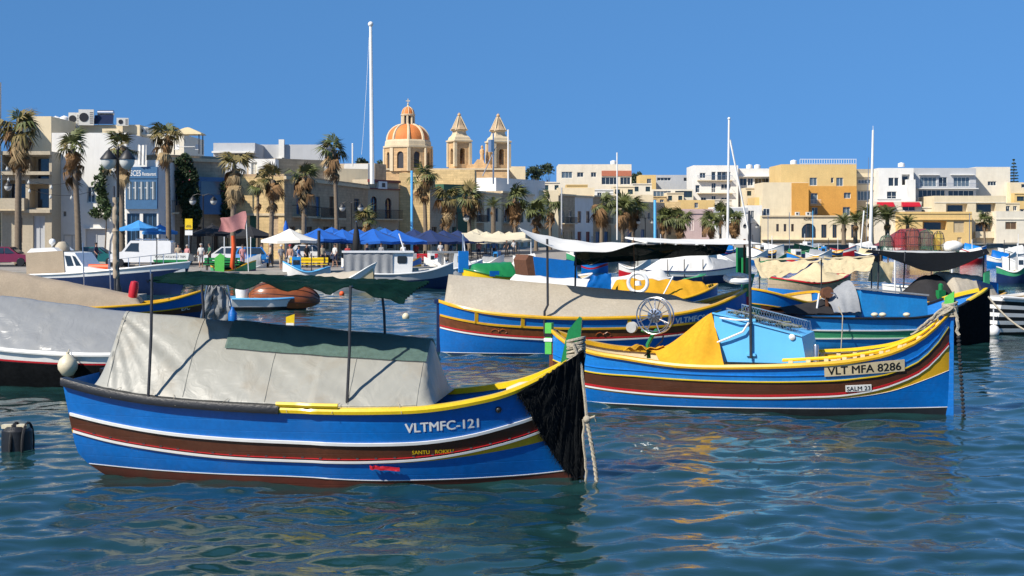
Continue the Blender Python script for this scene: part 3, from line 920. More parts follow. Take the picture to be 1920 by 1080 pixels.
# yellow cover in front of the cabin
yt = [Bt.loc(*q, y=w_) for q, w_ in (((1338, 586), -.70), ((1362, 690), -1.13), ((1258, 688), -1.16), ((1228, 668), -.8))]
def fyt(u, v):
    # a canvas hung from the cabin's peak, spread along the gunwale and swept aft
    top = yt[0] + Vector((-.03, -.05, 0)) + Vector((-.05, 1.3, 0)) * max(0, u - .72) * 3.2
    lo = spl([(0, yt[1].x), (.3, yt[2].x), (.55, yt[3].x - .1), (1, yt[3].x - .5)])(u)
    ly = spl([(0, yt[1].y), (.3, yt[2].y), (.55, -.75), (1, .6)])(u)
    lz = spl([(0, yt[1].z), (.12, yt[1].z + .0), (.3, yt[2].z - .02), (.55, yt[3].z + .1), (1, yt[3].z + .06)])(u)
    b_ = Vector((lo, ly, lz))
    p = top.lerp(b_, v)
    p.z -= (.16 + .24 * u) * math.sin(PI * v) * v
    a_ = (.08 * nz3(u * 7, v * 1.2, 2.) + .07 * (.35 - abs(nz3(u * 11 + v, v * 1.6, 5.)) * 1.5)) * v
    return p + Vector((-a_ * .5, -a_, .05 * nz3(u * 12, v * 3) * v))
mb = MB(); mb.sheet(fyt, 44, 24, thick=.01)
local_obj(Bt, mb, 'canvas_sheet', 'canvas_yellow', 'mustard yellow canvas hung in a point from the sky blue cabin', 'canvas')
mb = MB()
def fy2(u, v):
    p = Bt.loc(1165 + 75 * u, 668 + 10 * u, y=-.9)
    return Vector((p.x, -.75 + 1.3 * v, 1.06 + .16 * abs(nz3(u * 3.5, v * 2, 4.)) + .12 * u + .2 * max(0, .3 - abs(u - .12)) - .12 * v))
mb.sheet(fy2, 26, 20, thick=.01)
local_obj(Bt, mb, 'canvas_heap', 'canvas_yellow', 'crumpled yellow canvas heaped in the well of the boat numbered 8286', 'canvas')
# net hauler: spoked wheel on a green arm
mat('plaster_roller', (.42, .42, .40), .5, .15, 8)
W = thing('net_hauler', 'large spoked metal net hauling wheel on a green arm in the boat numbered 8286', 'net hauler', Bt.mw @ Bt.loc(1228, 592, y=-.55), Bt.rz + R(-8))
rw = .36
for yy in (-.07, .09):
    mb = MB(); mb.tube([(rw * math.cos(a), yy, rw * math.sin(a)) for a in np.linspace(0, 2 * PI, 33)], .013, 6, caps=False); mb.build('rim', 'steel', W, True)
mb = MB(); mb.tube([(rw * .86 * math.cos(a), -.02, rw * .86 * math.sin(a)) for a in np.linspace(0, 2 * PI, 33)], .01, 5, caps=False); mb.build('inner_ring', 'steel', W, True)
for k in range(8):
    a = 2 * PI * k / 8 + .2
    mb = MB(); mb.tube([(.1 * math.cos(a), -.04, .1 * math.sin(a)), (rw * math.cos(a + .18), -.07, rw * math.sin(a + .18))], .011, 5); mb.build('spoke', 'steel', W)
    mb = MB(); mb.tube([(.1 * math.cos(a), .04, .1 * math.sin(a)), (rw * math.cos(a - .1), .09, rw * math.sin(a - .1))], .011, 5); mb.build('spoke', 'steel', W)
mb = MB(); mb.lathe([(.001, -.07), (.05, -.07), (.14, -.05), (.14, .05), (.05, .07), (.001, .07)], 16); o = mb.build('hub', 'steel', W, True); o.rotation_euler = (R(90), 0, 0)
mb = MB()
for k in range(10):
    a = 2 * PI * k / 10; mb.box(.03, .125, -.075, -.055, -.012, .012, 0, (0, -a, 0), (0, 0, 0))
mb.build('hub_vanes', 'steel_dark', W)
mb = MB(); mb.tube([(-.15, .05, -.85), (-.17, .04, -.58), (-.05, .05, -.36), (.03, .05, -.28)], .042, 7)
mb.tube([(-.05, .05, -.36), (-.3, .03, -.3)], .03, 6); mb.build('arm', 'paint_green', W, True)
mb = MB(); mb.lathe([(.001, -.05), (.11, -.05), (.07, 0), (.11, .05), (.001, .05)], 14); o = mb.build('guide_roller', 'plaster_roller', W, True); o.location = (-.47, -.05, -.24); o.rotation_euler = (R(90), 0, 0)
mb = MB(); mb.tube([(.16, .06, -.38), (.13, .05, -.5), (-.05, .0, -.68), (-.2, -.05, -.8)], .016, 5); mb.build('hydraulic_hose', 'rubber_black', W, True)
# bow rope and mooring chain hung with weed
rp = MB(); px_, zp = Bt.x(1., Bt.sheer(1.)), Bt.sheer(1.)
for k in range(8):
    z = zp - .04 + .03 * k
    rp.tube([(px_ + (.13 + .02 * nz3(k, 1)) * math.cos(a) - .02, (.12 + .02 * nz3(k, a)) * math.sin(a), z + .03 * math.sin(a + k)) for a in np.linspace(0, 2 * PI, 15)], .024, 5)
for k in range(4):
    rp.tube(bez((px_ + .05, -.1 - .03 * k, zp + .1), (px_ - .35 - .12 * k, -.28, zp - .12 - .1 * k), -.08 + .03 * k, 10, k + 1.), .02, 5)
rp.tube(bez((px_ + .04, -.12, zp + .12), (px_ + .16, -.15, zp - .42), -.08, 10, 6.), .03, 5)
local_obj(Bt, rp, 'bow_rope', 'rope', 'thick pale rope lashed round the lime topped bow post of boat 8286', 'rope')
rp = MB(); a_, b_ = Vector((px_ + .14, -.15, zp - .42)), Vector((px_ + .24, -.2, -.08))
n = 22
for i in range(n):
    c = a_.lerp(b_, (i + .5) / n)
    rp.lathe([(.004, -.036), (.03 + .012 * random.random(), -.018), (.034 + .012 * random.random(), .012), (.004, .036)], 7, c + Vector((.01 * nz3(i, 1), 0, 0)))
local_obj(Bt, rp, 'mooring_chain', 'rope_dark', 'dark knotted mooring line hanging from the bow of boat 8286', 'mooring line')

# ---- C: boat VLTMFC9093 with beige canvas
C_ = Hull('luzzu', 'long blue and varnished boat lettered VLTMFC9093 with yellow panel frames', wat(822, 662), wat(1400, 655), 2.7,
          [(812, 561), (850, 573), (900, 584), (1000, 594), (1150, 596), (1280, 587), (1345, 571), (1380, 555), (1405, 540)], power=2.7, kmid=.24, kend=.6)
cC1 = spl(C_.px([(814, 588), (850, 597), (900, 606), (1000, 614), (1150, 616), (1280, 608), (1345, 597), (1405, 573)]))
cC2 = spl(C_.px([(817, 612), (850, 620), (900, 628), (1000, 636), (1150, 637), (1280, 627), (1345, 614), (1405, 592)]))
cC3 = spl(C_.px([(822, 660), (900, 662), (1000, 663), (1150, 664), (1280, 660), (1405, 652)]))
C_.shell([(cC1, 'hull_blue'), (cC2, 'hull_wood'), (cC3, 'hull_blue'), (None, 'hull_navy')], inner='paint_yellow', zdeck=.55)
C_.rail('paint_yellow', w=.2, h=.09, out=.05)
C_.strake(cC1, 'paint_yellow', .07, .035)
C_.strake(cC2, 'paint_white', .05, .03)
C_.strake(lambda t: cC2(t) + .06, 'paint_red', .05, .01)
C_.strake(cC3, 'paint_white', .03, .006, name='waterline_stripe')
for px in (893, 980, 1085, 1180, 1255):
    t = C_.px([(px, 602)])[0][0]
    mb = MB(); za, zb = cC1(t), C_.sheer(t)
    p, q = C_.pt(t, za, -1, .015), C_.pt(t, zb, -1, .015)
    mb.beam(p, q, .10, .05); mb.build('panel_batten', 'paint_yellow', C_.root)
C_.stem(False, m='hull_navy', thick=.07, mlow='hull_navy', shape=[(-.05, -.1), (.12, -.1), (.12, .03), (-.05, .03)])
C_.stem(True, m='paint_green', thick=.1, mlow='paint_red', shape=[(-.22, -.2), (.05, -.25), (.22, .42), (.02, .42)])
C_.text('VLTMFC9093', 1266, 1341, 607, 597, 'paint_white', weight=.03)
p = C_.px([(1300, 602)])[0]
for px in (935, 1132):                                    # gilt carved flourishes on the varnished strake
    t = C_.px([(px, 624)])[0][0]; zc = (cC1(t) + cC2(t)) / 2
    mb = MB()
    for sg in (-1, 1):
        pts = [C_.pt(t + sg * dx / C_.L, zc + dz_, -1, .012) for dx, dz_ in ((.03, .02), (.1, .06), (.18, .03), (.22, -.03), (.17, -.05))]
        mb.tube(pts, [.014, .018, .014, .01, .006], 5)
    mb.ball(C_.pt(t, zc, -1, .01), .03, 8)
    mb.build('gilt_carving', 'varnish', C_.root, True)
cover(C_, .02, .86, 2.24, 1.52, 'canvas_beige', 'canvas_cover', 'taut beige canvas pitched over the boat lettered VLTMFC9093', 'canvas', shape=1.35, inset=.95, wrinkle=.014, end0=.012, end1=.12, seed=5., sag=.008)
mb = MB(); a_ = [C_.loc(px, py, y=-1.32) for px, py in ((1021, 624), (1021, 584), (1027, 572), (1026, 448))]
mb.tube(a_, .035, 7); mb.build('pole', 'steel_dark', C_.root, True)
mb = MB(); a_ = [C_.loc(px, py, y=1.1) for px, py in ((1078, 560), (1080, 448))]
mb.tube(a_, .03, 7); mb.build('pole', 'steel_dark', C_.root, True)
mb = MB(); a_ = [C_.loc(px, py, y=-.2) for px, py in ((1192, 600), (1188, 446))]
mb.tube(a_, .012, 5); mb.build('pole', 'rust', C_.root, True)
mb = MB(); a_ = [C_.loc(px, py, y=.6) for px, py in ((1395, 560), (1396, 448))]
mb.tube(a_, .035, 7); mb.build('pole', 'rust', C_.root, True)
xa, xb, xc = C_.loc(985, 422, y=0).x, C_.loc(1190, 446, y=0).x, C_.loc(1398, 452, y=0).x
def fwa(u, v):
    x = xa + (xb - xa) * u
    z = 3.52 - .42 * u ** .8 - .10 * math.sin(PI * u) - .33 * (1 - v) ** 2 * math.sin(PI * min(1, u * .9 + .16)) + .05 * nz3(u * 5, v * 2, 6.)
    if u < .12: z += (.12 - u) * .8 * (1 - v)
    return Vector((x + .3 * (1 - u) * (1 - v) * -1, -1.5 + 2.9 * v, z))
mb = MB(); mb.sheet(fwa, 36, 16, thick=.012)
local_obj(C_, mb, 'awning', 'canvas_white', 'sagging off-white awning above the beige canvas boat', 'awning')
def fwb(u, v):
    x = xb + (xc - xb) * u
    return Vector((x, -1.5 + 2.7 * v, 3.16 - .06 * u - .04 * math.sin(PI * u) + .025 * nz3(u * 6, v * 3, 8.) + .12 * v))
mb = MB(); mb.sheet(fwb, 26, 10, thick=.012)
for i in range(5): mb.tube([fwb(i / 4, 0) - Vector((0, 0, .03)), fwb(i / 4, 1) - Vector((0, 0, .03))], .025, 5)
local_obj(C_, mb, 'flat_awning', 'canvas_white', 'flat white awning running on toward the tall dark green post', 'awning')
xd, xe = C_.loc(1078, 470, y=1.2).x, C_.loc(1362, 470, y=1.2).x
mb = MB(); mb.sheet(lambda u, v: Vector((xd + (xe - xd) * u, .9 + .5 * v, 3.05 - (.62 - .35 * u) * v + .05 * nz3(u * 6, v * 2))), 26, 6, thick=.012)
local_obj(C_, mb, 'side_netting', 'net_green', 'dark green shade net hanging beneath the off-white awning', 'netting')
LB = MB(); LB.tube([(.33 * math.cos(a), .33 * math.sin(a), 0) for a in np.linspace(0, 2 * PI, 25)], .09, 8, caps=False)
o = LB.build('lifebuoy', 'plastic_white', None, True); o.matrix_world = C_.mw @ Matrix.Translation(C_.loc(1383, 522, y=-.6)) @ Matrix.Rotation(R(14), 4, 'X')
tag(o, 'white lifebuoy lying on the green prow behind boat 8286', 'lifebuoy')

# ---- D: sky blue boat with green stripe, black netting on the bow
D_ = Hull('luzzu', 'sky blue boat with green and white stripes and a boxy blue cabin', wat(1422, 650), wat(1850, 643), 2.4,
          [(1425, 588), (1470, 592), (1560, 596), (1650, 597), (1740, 593), (1790, 579), (1825, 560), (1853, 540)], power=2.7, kmid=.25, kend=.6)
cD1 = spl(D_.px([(1425, 608), (1480, 616), (1600, 620), (1740, 617), (1853, 596)]))
cD2 = spl(D_.px([(1425, 624), (1480, 632), (1600, 635), (1740, 632), (1853, 612)]))
D_.shell([(cD1, 'hull_blue_sky'), (cD2, 'paint_seagreen'), (None, 'hull_blue_sky')], inner='hull_blue_light', zdeck=.5)
D_.rail('rubber_black', w=.14, h=.06, t1=.86)
D_.rail('paint_yellow_bright', 'bow_rail', w=.22, h=.10, t0=.86, t1=.99)
D_.strake(cD1, 'paint_white', .05, .03); D_.strake(cD2, 'paint_white', .05, .03)
D_.stem(False, m='paint_seagreen', thick=.08, mlow='hull_blue_sky', shape=[(-.05, -.3), (.25, -.3), (.25, .28), (-.05, .22)])
D_.stem(True, m='hull_navy', thick=.08, mlow='hull_navy', shape=[(-.2, -.1), (.06, -.1), (.10, .1), (-.3, .22)])
mb = MB()
def fdn(u, v):
    t = .79 + .21 * u; z = (D_.sheer(t) + .02) * (1 - v) + (-.05) * v
    return D_.pt(min(1, t), min(z, D_.sheer(min(1, t))), -1, .05 + .02 * nz3(u * 9, v * 2)) + Vector((.05 * u, 0, z - min(z, D_.sheer(min(1, t)))))
def shear_n(u, v):
    p = fdn(max(u, 0), v); return p
mb.sheet(lambda u, v: fdn(u + (1 - u) * .62 * v * 0 + 0, v), 26, 10, thick=.015)
mb.sheet(lambda u, v: (lambda p: Vector((p.x, -p.y, p.z)))(fdn(u, v)), 26, 10, thick=.015)
mb.sheet(lambda u, v: fdn(1, v) * (1 - u) + Vector((fdn(1, v).x, -fdn(1, v).y, fdn(1, v).z)) * u, 2, 8)
local_obj(D_, mb, 'bow_net', 'net_black', 'smooth black netting wrapped round the yellow railed bow of the sky blue boat', 'net')
cb = MB(); v = [D_.loc(px, py, y=-.75) for px, py in ((1617, 594), (1614, 543), (1738, 556), (1740, 594))]
cb.prism([(p.x, p.z) for p in v], -.75, .75); cb.build('cabin', 'hull_blue_sky', D_.root)
mb = MB(); p, q = D_.loc(1612, 542, y=-.78), D_.loc(1741, 555, y=-.78)
mb.prism([(p.x, p.z), (q.x, q.z), (q.x, q.z + .05), (p.x, p.z + .05)], -.82, .82); mb.build('cabin_roof', 'canvas_grey', D_.root)
for px in (1640, 1655, 1700):
    mb = MB(); p = D_.loc(px, 590, y=-.9); mb.ball((0, 0, 0), .11, 9, sz=.6)
    o = local_obj(D_, mb, 'net_float', 'plastic_cream', {1640: 'cream net float beside the blue cabin wall, leftmost of three', 1655: 'cream net float beside the blue cabin wall, middle of three', 1700: 'cream net float beside the blue cabin wall, rightmost of three'}[px], 'float', group='floats beside the blue cabin')
    o.matrix_world = D_.mw @ Matrix.Translation(p)
mb = MB()
def fgt(u, v):
    x = D_.loc(1565 + 50 * u, 590, y=-.9).x
    w_ = .86; z0 = 1.05
    return Vector((x, -w_ + 2 * w_ * v + .04 * nz3(u * 4, v * 6), z0 + (.35 + .55 * u) * (1 - abs(2 * v - 1) ** 2.6) + .05 * nz3(u * 6, v * 5, 3.)))
mb.sheet(fgt, 16, 24, thick=.01)
local_obj(D_, mb, 'engine_cover', 'canvas_grey', 'grey canvas hood draped against the boxy blue cabin', 'canvas')
mb = MB()
mb.sheet(lambda u, v: Vector((D_.loc(1478 + 88 * u, 592, y=-.9).x, -.85 + 1.7 * v, 1.02 + .12 * (1 - abs(2 * v - 1) ** 2) + .22 * u * (1 - abs(2 * v - 1)) + .04 * nz3(u * 5, v * 5))), 18, 14, thick=.01)
local_obj(D_, mb, 'deck_cover', 'canvas_dark', 'low charcoal canvas over the stern of the sky blue boat', 'canvas')
Wn = thing('winch', 'rusty brown winch on the stern of the sky blue boat', 'winch', D_.mw @ D_.loc(1553, 588, y=-.4), D_.rz)
mb = MB(); mb.beam((-.03, 0, 0), (-.06, 0, .55), .07, .07); mb.beam((.05, .08, 0), (.02, .08, .5), .07, .07); mb.build('stand', 'rust', Wn)
mb = MB(); mb.lathe([(.001, -.12), (.17, -.12), (.17, -.09), (.09, -.07), (.09, .07), (.17, .09), (.17, .12), (.001, .12)], 16); o = mb.build('drum', 'rust', Wn, True); o.rotation_euler = (R(80), 0, 0); o.location = (-.05, 0, .62)
mb = MB(); mb.tube([(.0, -.1, .62), (.15, -.13, .6), (.22, -.13, .48)], .022, 5); mb.build('crank', 'steel', Wn, True)
mb = MB(); p = D_.loc(1530, 590, y=-.5); mb.tube([p, D_.loc(1536, 550, y=-.5)], .03, 6); mb.build('stanchion', 'plastic_white', D_.root)
mb = MB(); a_ = D_.loc(1572, 575, y=-1.1); mb.tube([a_, D_.loc(1580, 592, y=-1.28), D_.loc(1579, 620, y=-1.3), D_.loc(1577, 655, y=-1.32)], .018, 5)
local_obj(D_, mb, 'cooling_hose', 'rope', 'thin pale hose trailing over the side of the sky blue boat', 'hose')
# ------------------------------------------------------------------ land, quay, road
mat('concrete', (.38, .35, .30), .85, .15, .6, bump=.4, bscale=6, stain=((.2, .18, .15), .5, .5))
mat('paving', (.36, .32, .27), .85, .18, .8, bump=.3, bscale=8, brick=(.6, .6))
mat('asphalt', (.06, .06, .062), .9, .2, 2, bump=.4)
mat('soil', (.25, .20, .12), .95, .25, .1, stain=((.10, .12, .05), .7, .05))
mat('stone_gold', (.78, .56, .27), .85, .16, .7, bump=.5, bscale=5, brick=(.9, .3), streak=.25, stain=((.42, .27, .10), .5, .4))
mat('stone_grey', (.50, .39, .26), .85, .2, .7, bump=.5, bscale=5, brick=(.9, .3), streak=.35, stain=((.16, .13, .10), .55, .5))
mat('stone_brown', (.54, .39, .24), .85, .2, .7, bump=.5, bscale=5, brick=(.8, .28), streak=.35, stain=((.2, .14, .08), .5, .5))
mat('stone_church', (.68, .44, .22), .8, .14, .5, bump=.3, bscale=4, brick=(.9, .35), streak=.3, stain=((.35, .23, .12), .4, .4))
mat('stone_trim', (.64, .52, .34), .8, .12, .7, bump=.2, streak=.3)
mat('plaster_white', (.74, .72, .67), .8, .05, .6, bump=.15, streak=.14, stain=((.52, .48, .4), .3, .4))
mat('plaster_cream', (.70, .59, .40), .8, .07, .6, bump=.15, streak=.16, stain=((.5, .38, .22), .3, .4))
mat('plaster_pale', (.70, .64, .52), .8, .07, .6, bump=.15, streak=.16, stain=((.5, .42, .3), .3, .4))
mat('plaster_yellow', (.70, .49, .20), .8, .08, .6, bump=.15, streak=.14, stain=((.5, .3, .1), .3, .4))
mat('plaster_orange', (.64, .32, .065), .8, .09, .6, bump=.15, streak=.14, stain=((.45, .2, .04), .4, .4))
mat('plaster_grey', (.44, .45, .46), .8, .06, .6, bump=.15, streak=.14)
mat('plaster_taupe', (.47, .40, .29), .8, .08, .6, bump=.15, streak=.2)
mat('plaster_pink', (.52, .39, .37), .8, .09, .6, bump=.15, streak=.2)
mat('terracotta', (.46, .155, .09), .8, .12, 1., bump=.2)
mat('dome_orange', (.66, .20, .045), .75, .16, .6, bump=.2, streak=.35)
mat('roof_pale', (.5, .47, .4), .9, .15, 1.)
mat('blue_timber', (.055, .15, .29), .5, .12, 2, streak=.2)
mat('maroon', (.16, .018, .025), .5, .15, 2)
mat('shop_green', (.03, .10, .055), .6, .15, 2)
mat('shutter_brown', (.13, .075, .04), .6, .2, 3)
mat('shutter_beige', (.5, .4, .25), .7, .12, 3)
mat('iron', (.02, .02, .022), .5, .2, 5)
mat('window_dark', (.035, .035, .04), .5, .2, 2)
mat('curtain', (.5, .48, .44), .8, .1, 2)

QE = [(-300, 92), (-14, 94), (-2, 112), (14, 156), (46, 250), (70, 275), (120, 290), (400, 292)]
mb = MB()
mb.prism(QE + [(400, 1600), (-300, 1600)], -1.5, QZ, axis='z')
tag(mb.build('quay', 'paving'), kind='structure')
mb = MB()                                                  # coping stones along the quay edge
for (xa, ya), (xb, yb) in zip(QE[:-1], QE[1:]):
    mb.beam((xa, ya - .02, QZ - .06), (xb, yb - .02, QZ - .06), .5, .2)
tag(mb.build('quay_coping', 'concrete'), kind='structure')
mb = MB()
mb.prism([(-290, 106), (-27, 107), (-14, 128), (2, 168), (34, 262), (60, 288), (380, 300), (380, 304), (58, 293), (28, 266), (-4, 172), (-19, 132), (-29, 114), (-290, 113)], QZ + .002, QZ + .006, axis='z')
tag(mb.build('road', 'asphalt'), kind='structure')
mb = MB()
def fter(u, v):
    x, y = -500 + 1000 * u, 330 + 900 * v
    return Vector((x, y, QZ + .02 + (max(0, min(1, (y - 330) / 200)) * (9 + 5 * nz3(x * .01, y * .006) + 4 * math.sin(x * .012)))))
mb.sheet(fter, 60, 30)
tag(mb.build('hill', 'soil', None, True), kind='structure')

# ------------------------------------------------------------------ buildings
class Bld:
    def __init__(s, name, label, x0, Y0, x1, Y1, ytop, depth, m, cat='house', group=None, parapet=.4, z0=QZ, side=None):
        s.p0, s.p1 = Vector((gx(x0, Y0), Y0, 0)), Vector((gx(x1, Y1), Y1, 0))
        d = s.p1 - s.p0
        s.w = d.length; s.d = d / s.w
        s.depth, s.z0, s.m, s.par = depth, z0, m, parapet
        s.zt = CH + (HY - ytop) * Y0 / FPX
        s.root = thing(name, label, cat, (s.p0.x, s.p0.y, z0), math.atan2(d.y, d.x), group)
        s.holes = []
    def uz(s, px, py):
        k = (px - CX) / FPX
        u = (k * s.p0.y - s.p0.x) / (s.d.x - k * s.d.y)
        Y = s.p0.y + u * s.d.y
        return u, CH + (HY - py) * Y / FPX - s.z0
    def win(s, px0, px1, py0, py1, kind='w', frame='paint_white', pane='glass', rec=.22, mull=1, cross=0, arch=False, shutter=None):
        (u0, z1), (u1, _) = s.uz(px0, py0), s.uz(px1, py0)
        _, z0 = s.uz((px0 + px1) / 2, py1)
        u0, u1 = max(.08, u0), min(s.w - .08, u1); z0 = max(.03, z0); z1 = min(s.zt - s.z0 - .1, z1)
        if u1 - u0 < .1 or z1 - z0 < .1: return s
        s.holes.append((u0, u1, z0, z1, kind, frame, pane, rec, mull, cross, arch))
        return s
    def row(s, n, px0, px1, w, py0, py1, **k):
        for i in range(n):
            c = px0 + (px1 - px0) * (i / (n - 1) if n > 1 else .5)
            s.win(c - w / 2, c + w / 2, py0, py1, **k)
        return s
    def finish(s, roof='roof_pale'):
        H = s.zt - s.z0; w, dp, par = s.w, s.depth, min(s.par, s.zt - s.z0 - .2)
        mb = MB()
        us = sorted({0., w} | {h[0] for h in s.holes} | {h[1] for h in s.holes})
        zs = sorted({0., H} | {h[2] for h in s.holes} | {h[3] for h in s.holes})
        for a, b_ in zip(us[:-1], us[1:]):
            for c, d in zip(zs[:-1], zs[1:]):
                if b_ - a < 1e-5 or d - c < 1e-5: continue
                cu, cz = (a + b_) / 2, (c + d) / 2
                if any(h[0] < cu < h[1] and h[2] < cz < h[3] for h in s.holes): continue
                mb.add([(a, 0, c), (b_, 0, c), (b_, 0, d), (a, 0, d)], [(0, 1, 2, 3)])
        t = .22
        mb.add([(0, 0, 0), (0, dp, 0), (0, dp, H), (0, 0, H)], [(3, 2, 1, 0)])
        mb.add([(w, 0, 0), (w, dp, 0), (w, dp, H), (w, 0, H)], [(0, 1, 2, 3)])
        mb.add([(0, dp, 0), (w, dp, 0), (w, dp, H), (0, dp, H)], [(3, 2, 1, 0)])
        o_, i_ = [(0, 0), (w, 0), (w, dp), (0, dp)], [(t, t), (w - t, t), (w - t, dp - t), (t, dp - t)]
        for k in range(4):
            k2 = (k + 1) % 4
            mb.add([(*o_[k], H), (*o_[k2], H), (*i_[k2], H), (*i_[k], H)], [(0, 1, 2, 3)])
            mb.add([(*i_[k], H), (*i_[k2], H), (*i_[k2], H - par), (*i_[k], H - par)], [(0, 1, 2, 3)])
        for (u0, u1, z0, z1, kind, fr, pn, rec, mull, cross, arch) in s.holes:
            mb.add([(u0, 0, z0), (u1, 0, z0), (u1, 0, z1), (u0, 0, z1), (u0, rec, z0), (u1, rec, z0), (u1, rec, z1), (u0, rec, z1)],
                   [(0, 1, 5, 4), (1, 2, 6, 5), (2, 3, 7, 6), (3, 0, 4, 7)])
            if arch:                                            # spandrels that round the head of the opening
                r = (u1 - u0) / 2; n = 8; cx = (u0 + u1) / 2; zc = z1 - r
                for sg in (-1, 1):
                    pts = [(cx + sg * r * math.cos(PI / 2 * i / n), zc + r * math.sin(PI / 2 * i / n)) for i in range(n + 1)]
                    mb.add([(cx + sg * r, .02, z1)] + [(x, .02, z) for x, z in pts], [(0, i + 1, i + 2) for i in range(n)])
        wall = mb.build('wall', s.m, s.root)
        mb = MB(); mb.add([(t, t, H - par), (w - t, t, H - par), (w - t, dp - t, H - par), (t, dp - t, H - par)], [(0, 1, 2, 3)]); mb.build('roof', roof, s.root)
        for (u0, u1, z0, z1, kind, fr, pn, rec, mull, cross, arch) in s.holes:
            ww, hh = u1 - u0, z1 - z0
            if kind == 'r':                                     # loggia: deep recess with a glazed back
                mb = MB(); mb.add([(u0, rec, z0), (u1, rec, z0), (u1, rec, z1), (u0, rec, z1)], [(0, 1, 2, 3)]); l = mb.build('loggia', s.m, s.root)
                mb = MB(); mb.box(u0 + .15 * ww, u1 - .15 * ww, rec - .05, rec - .01, z0 + .05, z0 + hh * .82); mb.build('pane', pn, l)
                continue
            f = MB(); b_ = min(.07, ww * .12)
            y0, y1 = rec - .07, rec - .01
            f.box(u0, u0 + b_, y0, y1, z0, z1); f.box(u1 - b_, u1, y0, y1, z0, z1)
            f.box(u0 + b_, u1 - b_, y0, y1, z1 - b_, z1); f.box(u0 + b_, u1 - b_, y0, y1, z0, z0 + b_)
            for k in range(mull):
                c = u0 + ww * (k + 1) / (mull + 1); f.box(c - b_ * .4, c + b_ * .4, y0, y1, z0 + b_, z1 - b_)
            for k in range(cross):
                c = z0 + hh * (k + 1) / (cross + 1); f.box(u0 + b_, u1 - b_, y0 + .004, y1 - .004, c - b_ * .35, c + b_ * .35)
            fo = f.build('door' if kind == 'd' else 'window', fr, s.root)
            mb = MB(); mb.add([(u0, rec - .02, z0), (u1, rec - .02, z0), (u1, rec - .02, z1), (u0, rec - .02, z1)], [(0, 1, 2, 3)])
            mb.build('panel' if kind == 'd' else 'pane', pn, fo)
        return s
    def trim(s, py, h=.25, proj_=.14, m='stone_trim', px0=None, px1=None, name='cornice'):
        u0, u1 = 0., s.w
        if px0 is not None: u0 = s.uz(px0, py)[0]
        if px1 is not None: u1 = s.uz(px1, py)[0]
        z = s.uz(px0 if px0 is not None else proj(s.p0 + Vector((0, 0, 1)))[0], py)[1]
        mb = MB(); mb.box(u0 - .03, u1 + .03, -proj_, .05, z - h, z + .003); mb.build(name, m, s.root)
        return s
    def balcony(s, px0, px1, py, out=1., rail='iron', h=1., slab='stone_trim', solid=None):
        (u0, z), (u1, _) = s.uz(px0, py), s.uz(px1, py)
        mb = MB(); mb.box(u0, u1, -out, .0, z - .14, z); b_ = mb.build('balcony', slab, s.root)
        mb = MB()
        if solid:
            mb.box(u0, u1, -out, -out + .1, z + .003, z + h); mb.box(u0, u0 + .1, -out + .1, -.003, z + .003, z + h); mb.box(u1 - .1, u1, -out + .1, -.003, z + .003, z + h)
            mb.build('parapet', solid, b_)
        else:
            n = max(3, int((u1 - u0) / .16))
            for i in range(n + 1):
                u = u0 + .03 + (u1 - u0 - .06) * i / n; mb.box(u - .012, u + .012, -out + .02, -out + .045, z + .003, z + h)
            mb.box(u0, u1, -out + .01, -out + .06, z + h, z + h + .05)
            for u in (u0 + .02, u1 - .05): mb.box(u, u + .03, -out + .06, -.003, z + h, z + h + .05)
            mb.build('railing', rail, b_)
        return s
    def block(s, px0, px1, py0, py1, m, y0=-.3, y1=0., name='panel'):
        (u0, z1), (u1, _) = s.uz(px0, py0), s.uz(px1, py0); _, z0 = s.uz((px0 + px1) / 2, py1)
        mb = MB(); mb.box(u0, u1, y0, y1, max(.01, z0), z1); return mb.build(name, m, s.root)

# --- left end of the waterfront
b = Bld('building', 'tall cream building cut off by the left edge', -230, 118, -95, 118, 127, 12, 'plaster_pale', 'building'); b.row(3, -210, -120, 22, 250, 290); b.finish()
b = Bld('apartment_house', 'shaded beige house with recessed balconies behind the leftmost palm', 3, 121.5, 97, 121.5, 284, 12, 'plaster_taupe', 'house')
b.win(4, 50, 290, 318, 'r', rec=1.5).win(56, 92, 288, 335, 'r', rec=1.5).win(4, 48, 338, 372, 'r', rec=1.5).win(55, 92, 345, 390, 'r', rec=1.5)
b.win(32, 42, 408, 455, 'd', 'shutter_brown', 'shutter_brown').win(62, 84, 405, 470, 'd', 'plaster_grey', 'plaster_grey'); b.finish()
b.trim(284, .3, .5, 'plaster_taupe').trim(322, .28, .6, 'plaster_taupe').trim(393, .28, .6, 'plaster_taupe')
b.balcony(3, 52, 392, .9, solid='plaster_taupe', h=.9)
b = Bld('roof_room', 'cream rooftop room above the shaded balcony house', 30, 130, 96, 130, 218, 8, 'plaster_cream', 'building'); b.finish()
b = Bld('house', 'white house with a single tall window and climbing plant', 97, 124, 237, 124, 249, 10, 'plaster_white', 'house')
b.win(163, 178, 350, 380, mull=1, frame='paint_white').win(160, 200, 428, 478, 'd', 'plaster_grey', 'plaster_grey').win(118, 124, 396, 406).win(118, 150, 440, 478, 'd', 'plaster_grey', 'plaster_white')
b.finish().trim(427, .1, .2, 'plaster_white', 158, 204)
b = Bld('upper_building', 'long cream upper block carrying air conditioners and tanks', 97, 138, 262, 138, 234, 10, 'plaster_cream', 'building'); b.finish()
b = Bld('upper_house', 'cream stepped rooftop block beside the terrace pergola', 262, 138.5, 345, 138.5, 252, 9, 'plaster_pale', 'building'); b.win(263, 285, 247, 262, 'r', rec=1.2).win(270, 283, 288, 304, pane='glass').finish()
b = Bld('restaurant', 'blue fronted restaurant with glazed timber balcony', 236, 123.6, 297, 123.6, 300, 9, 'plaster_white', 'restaurant')
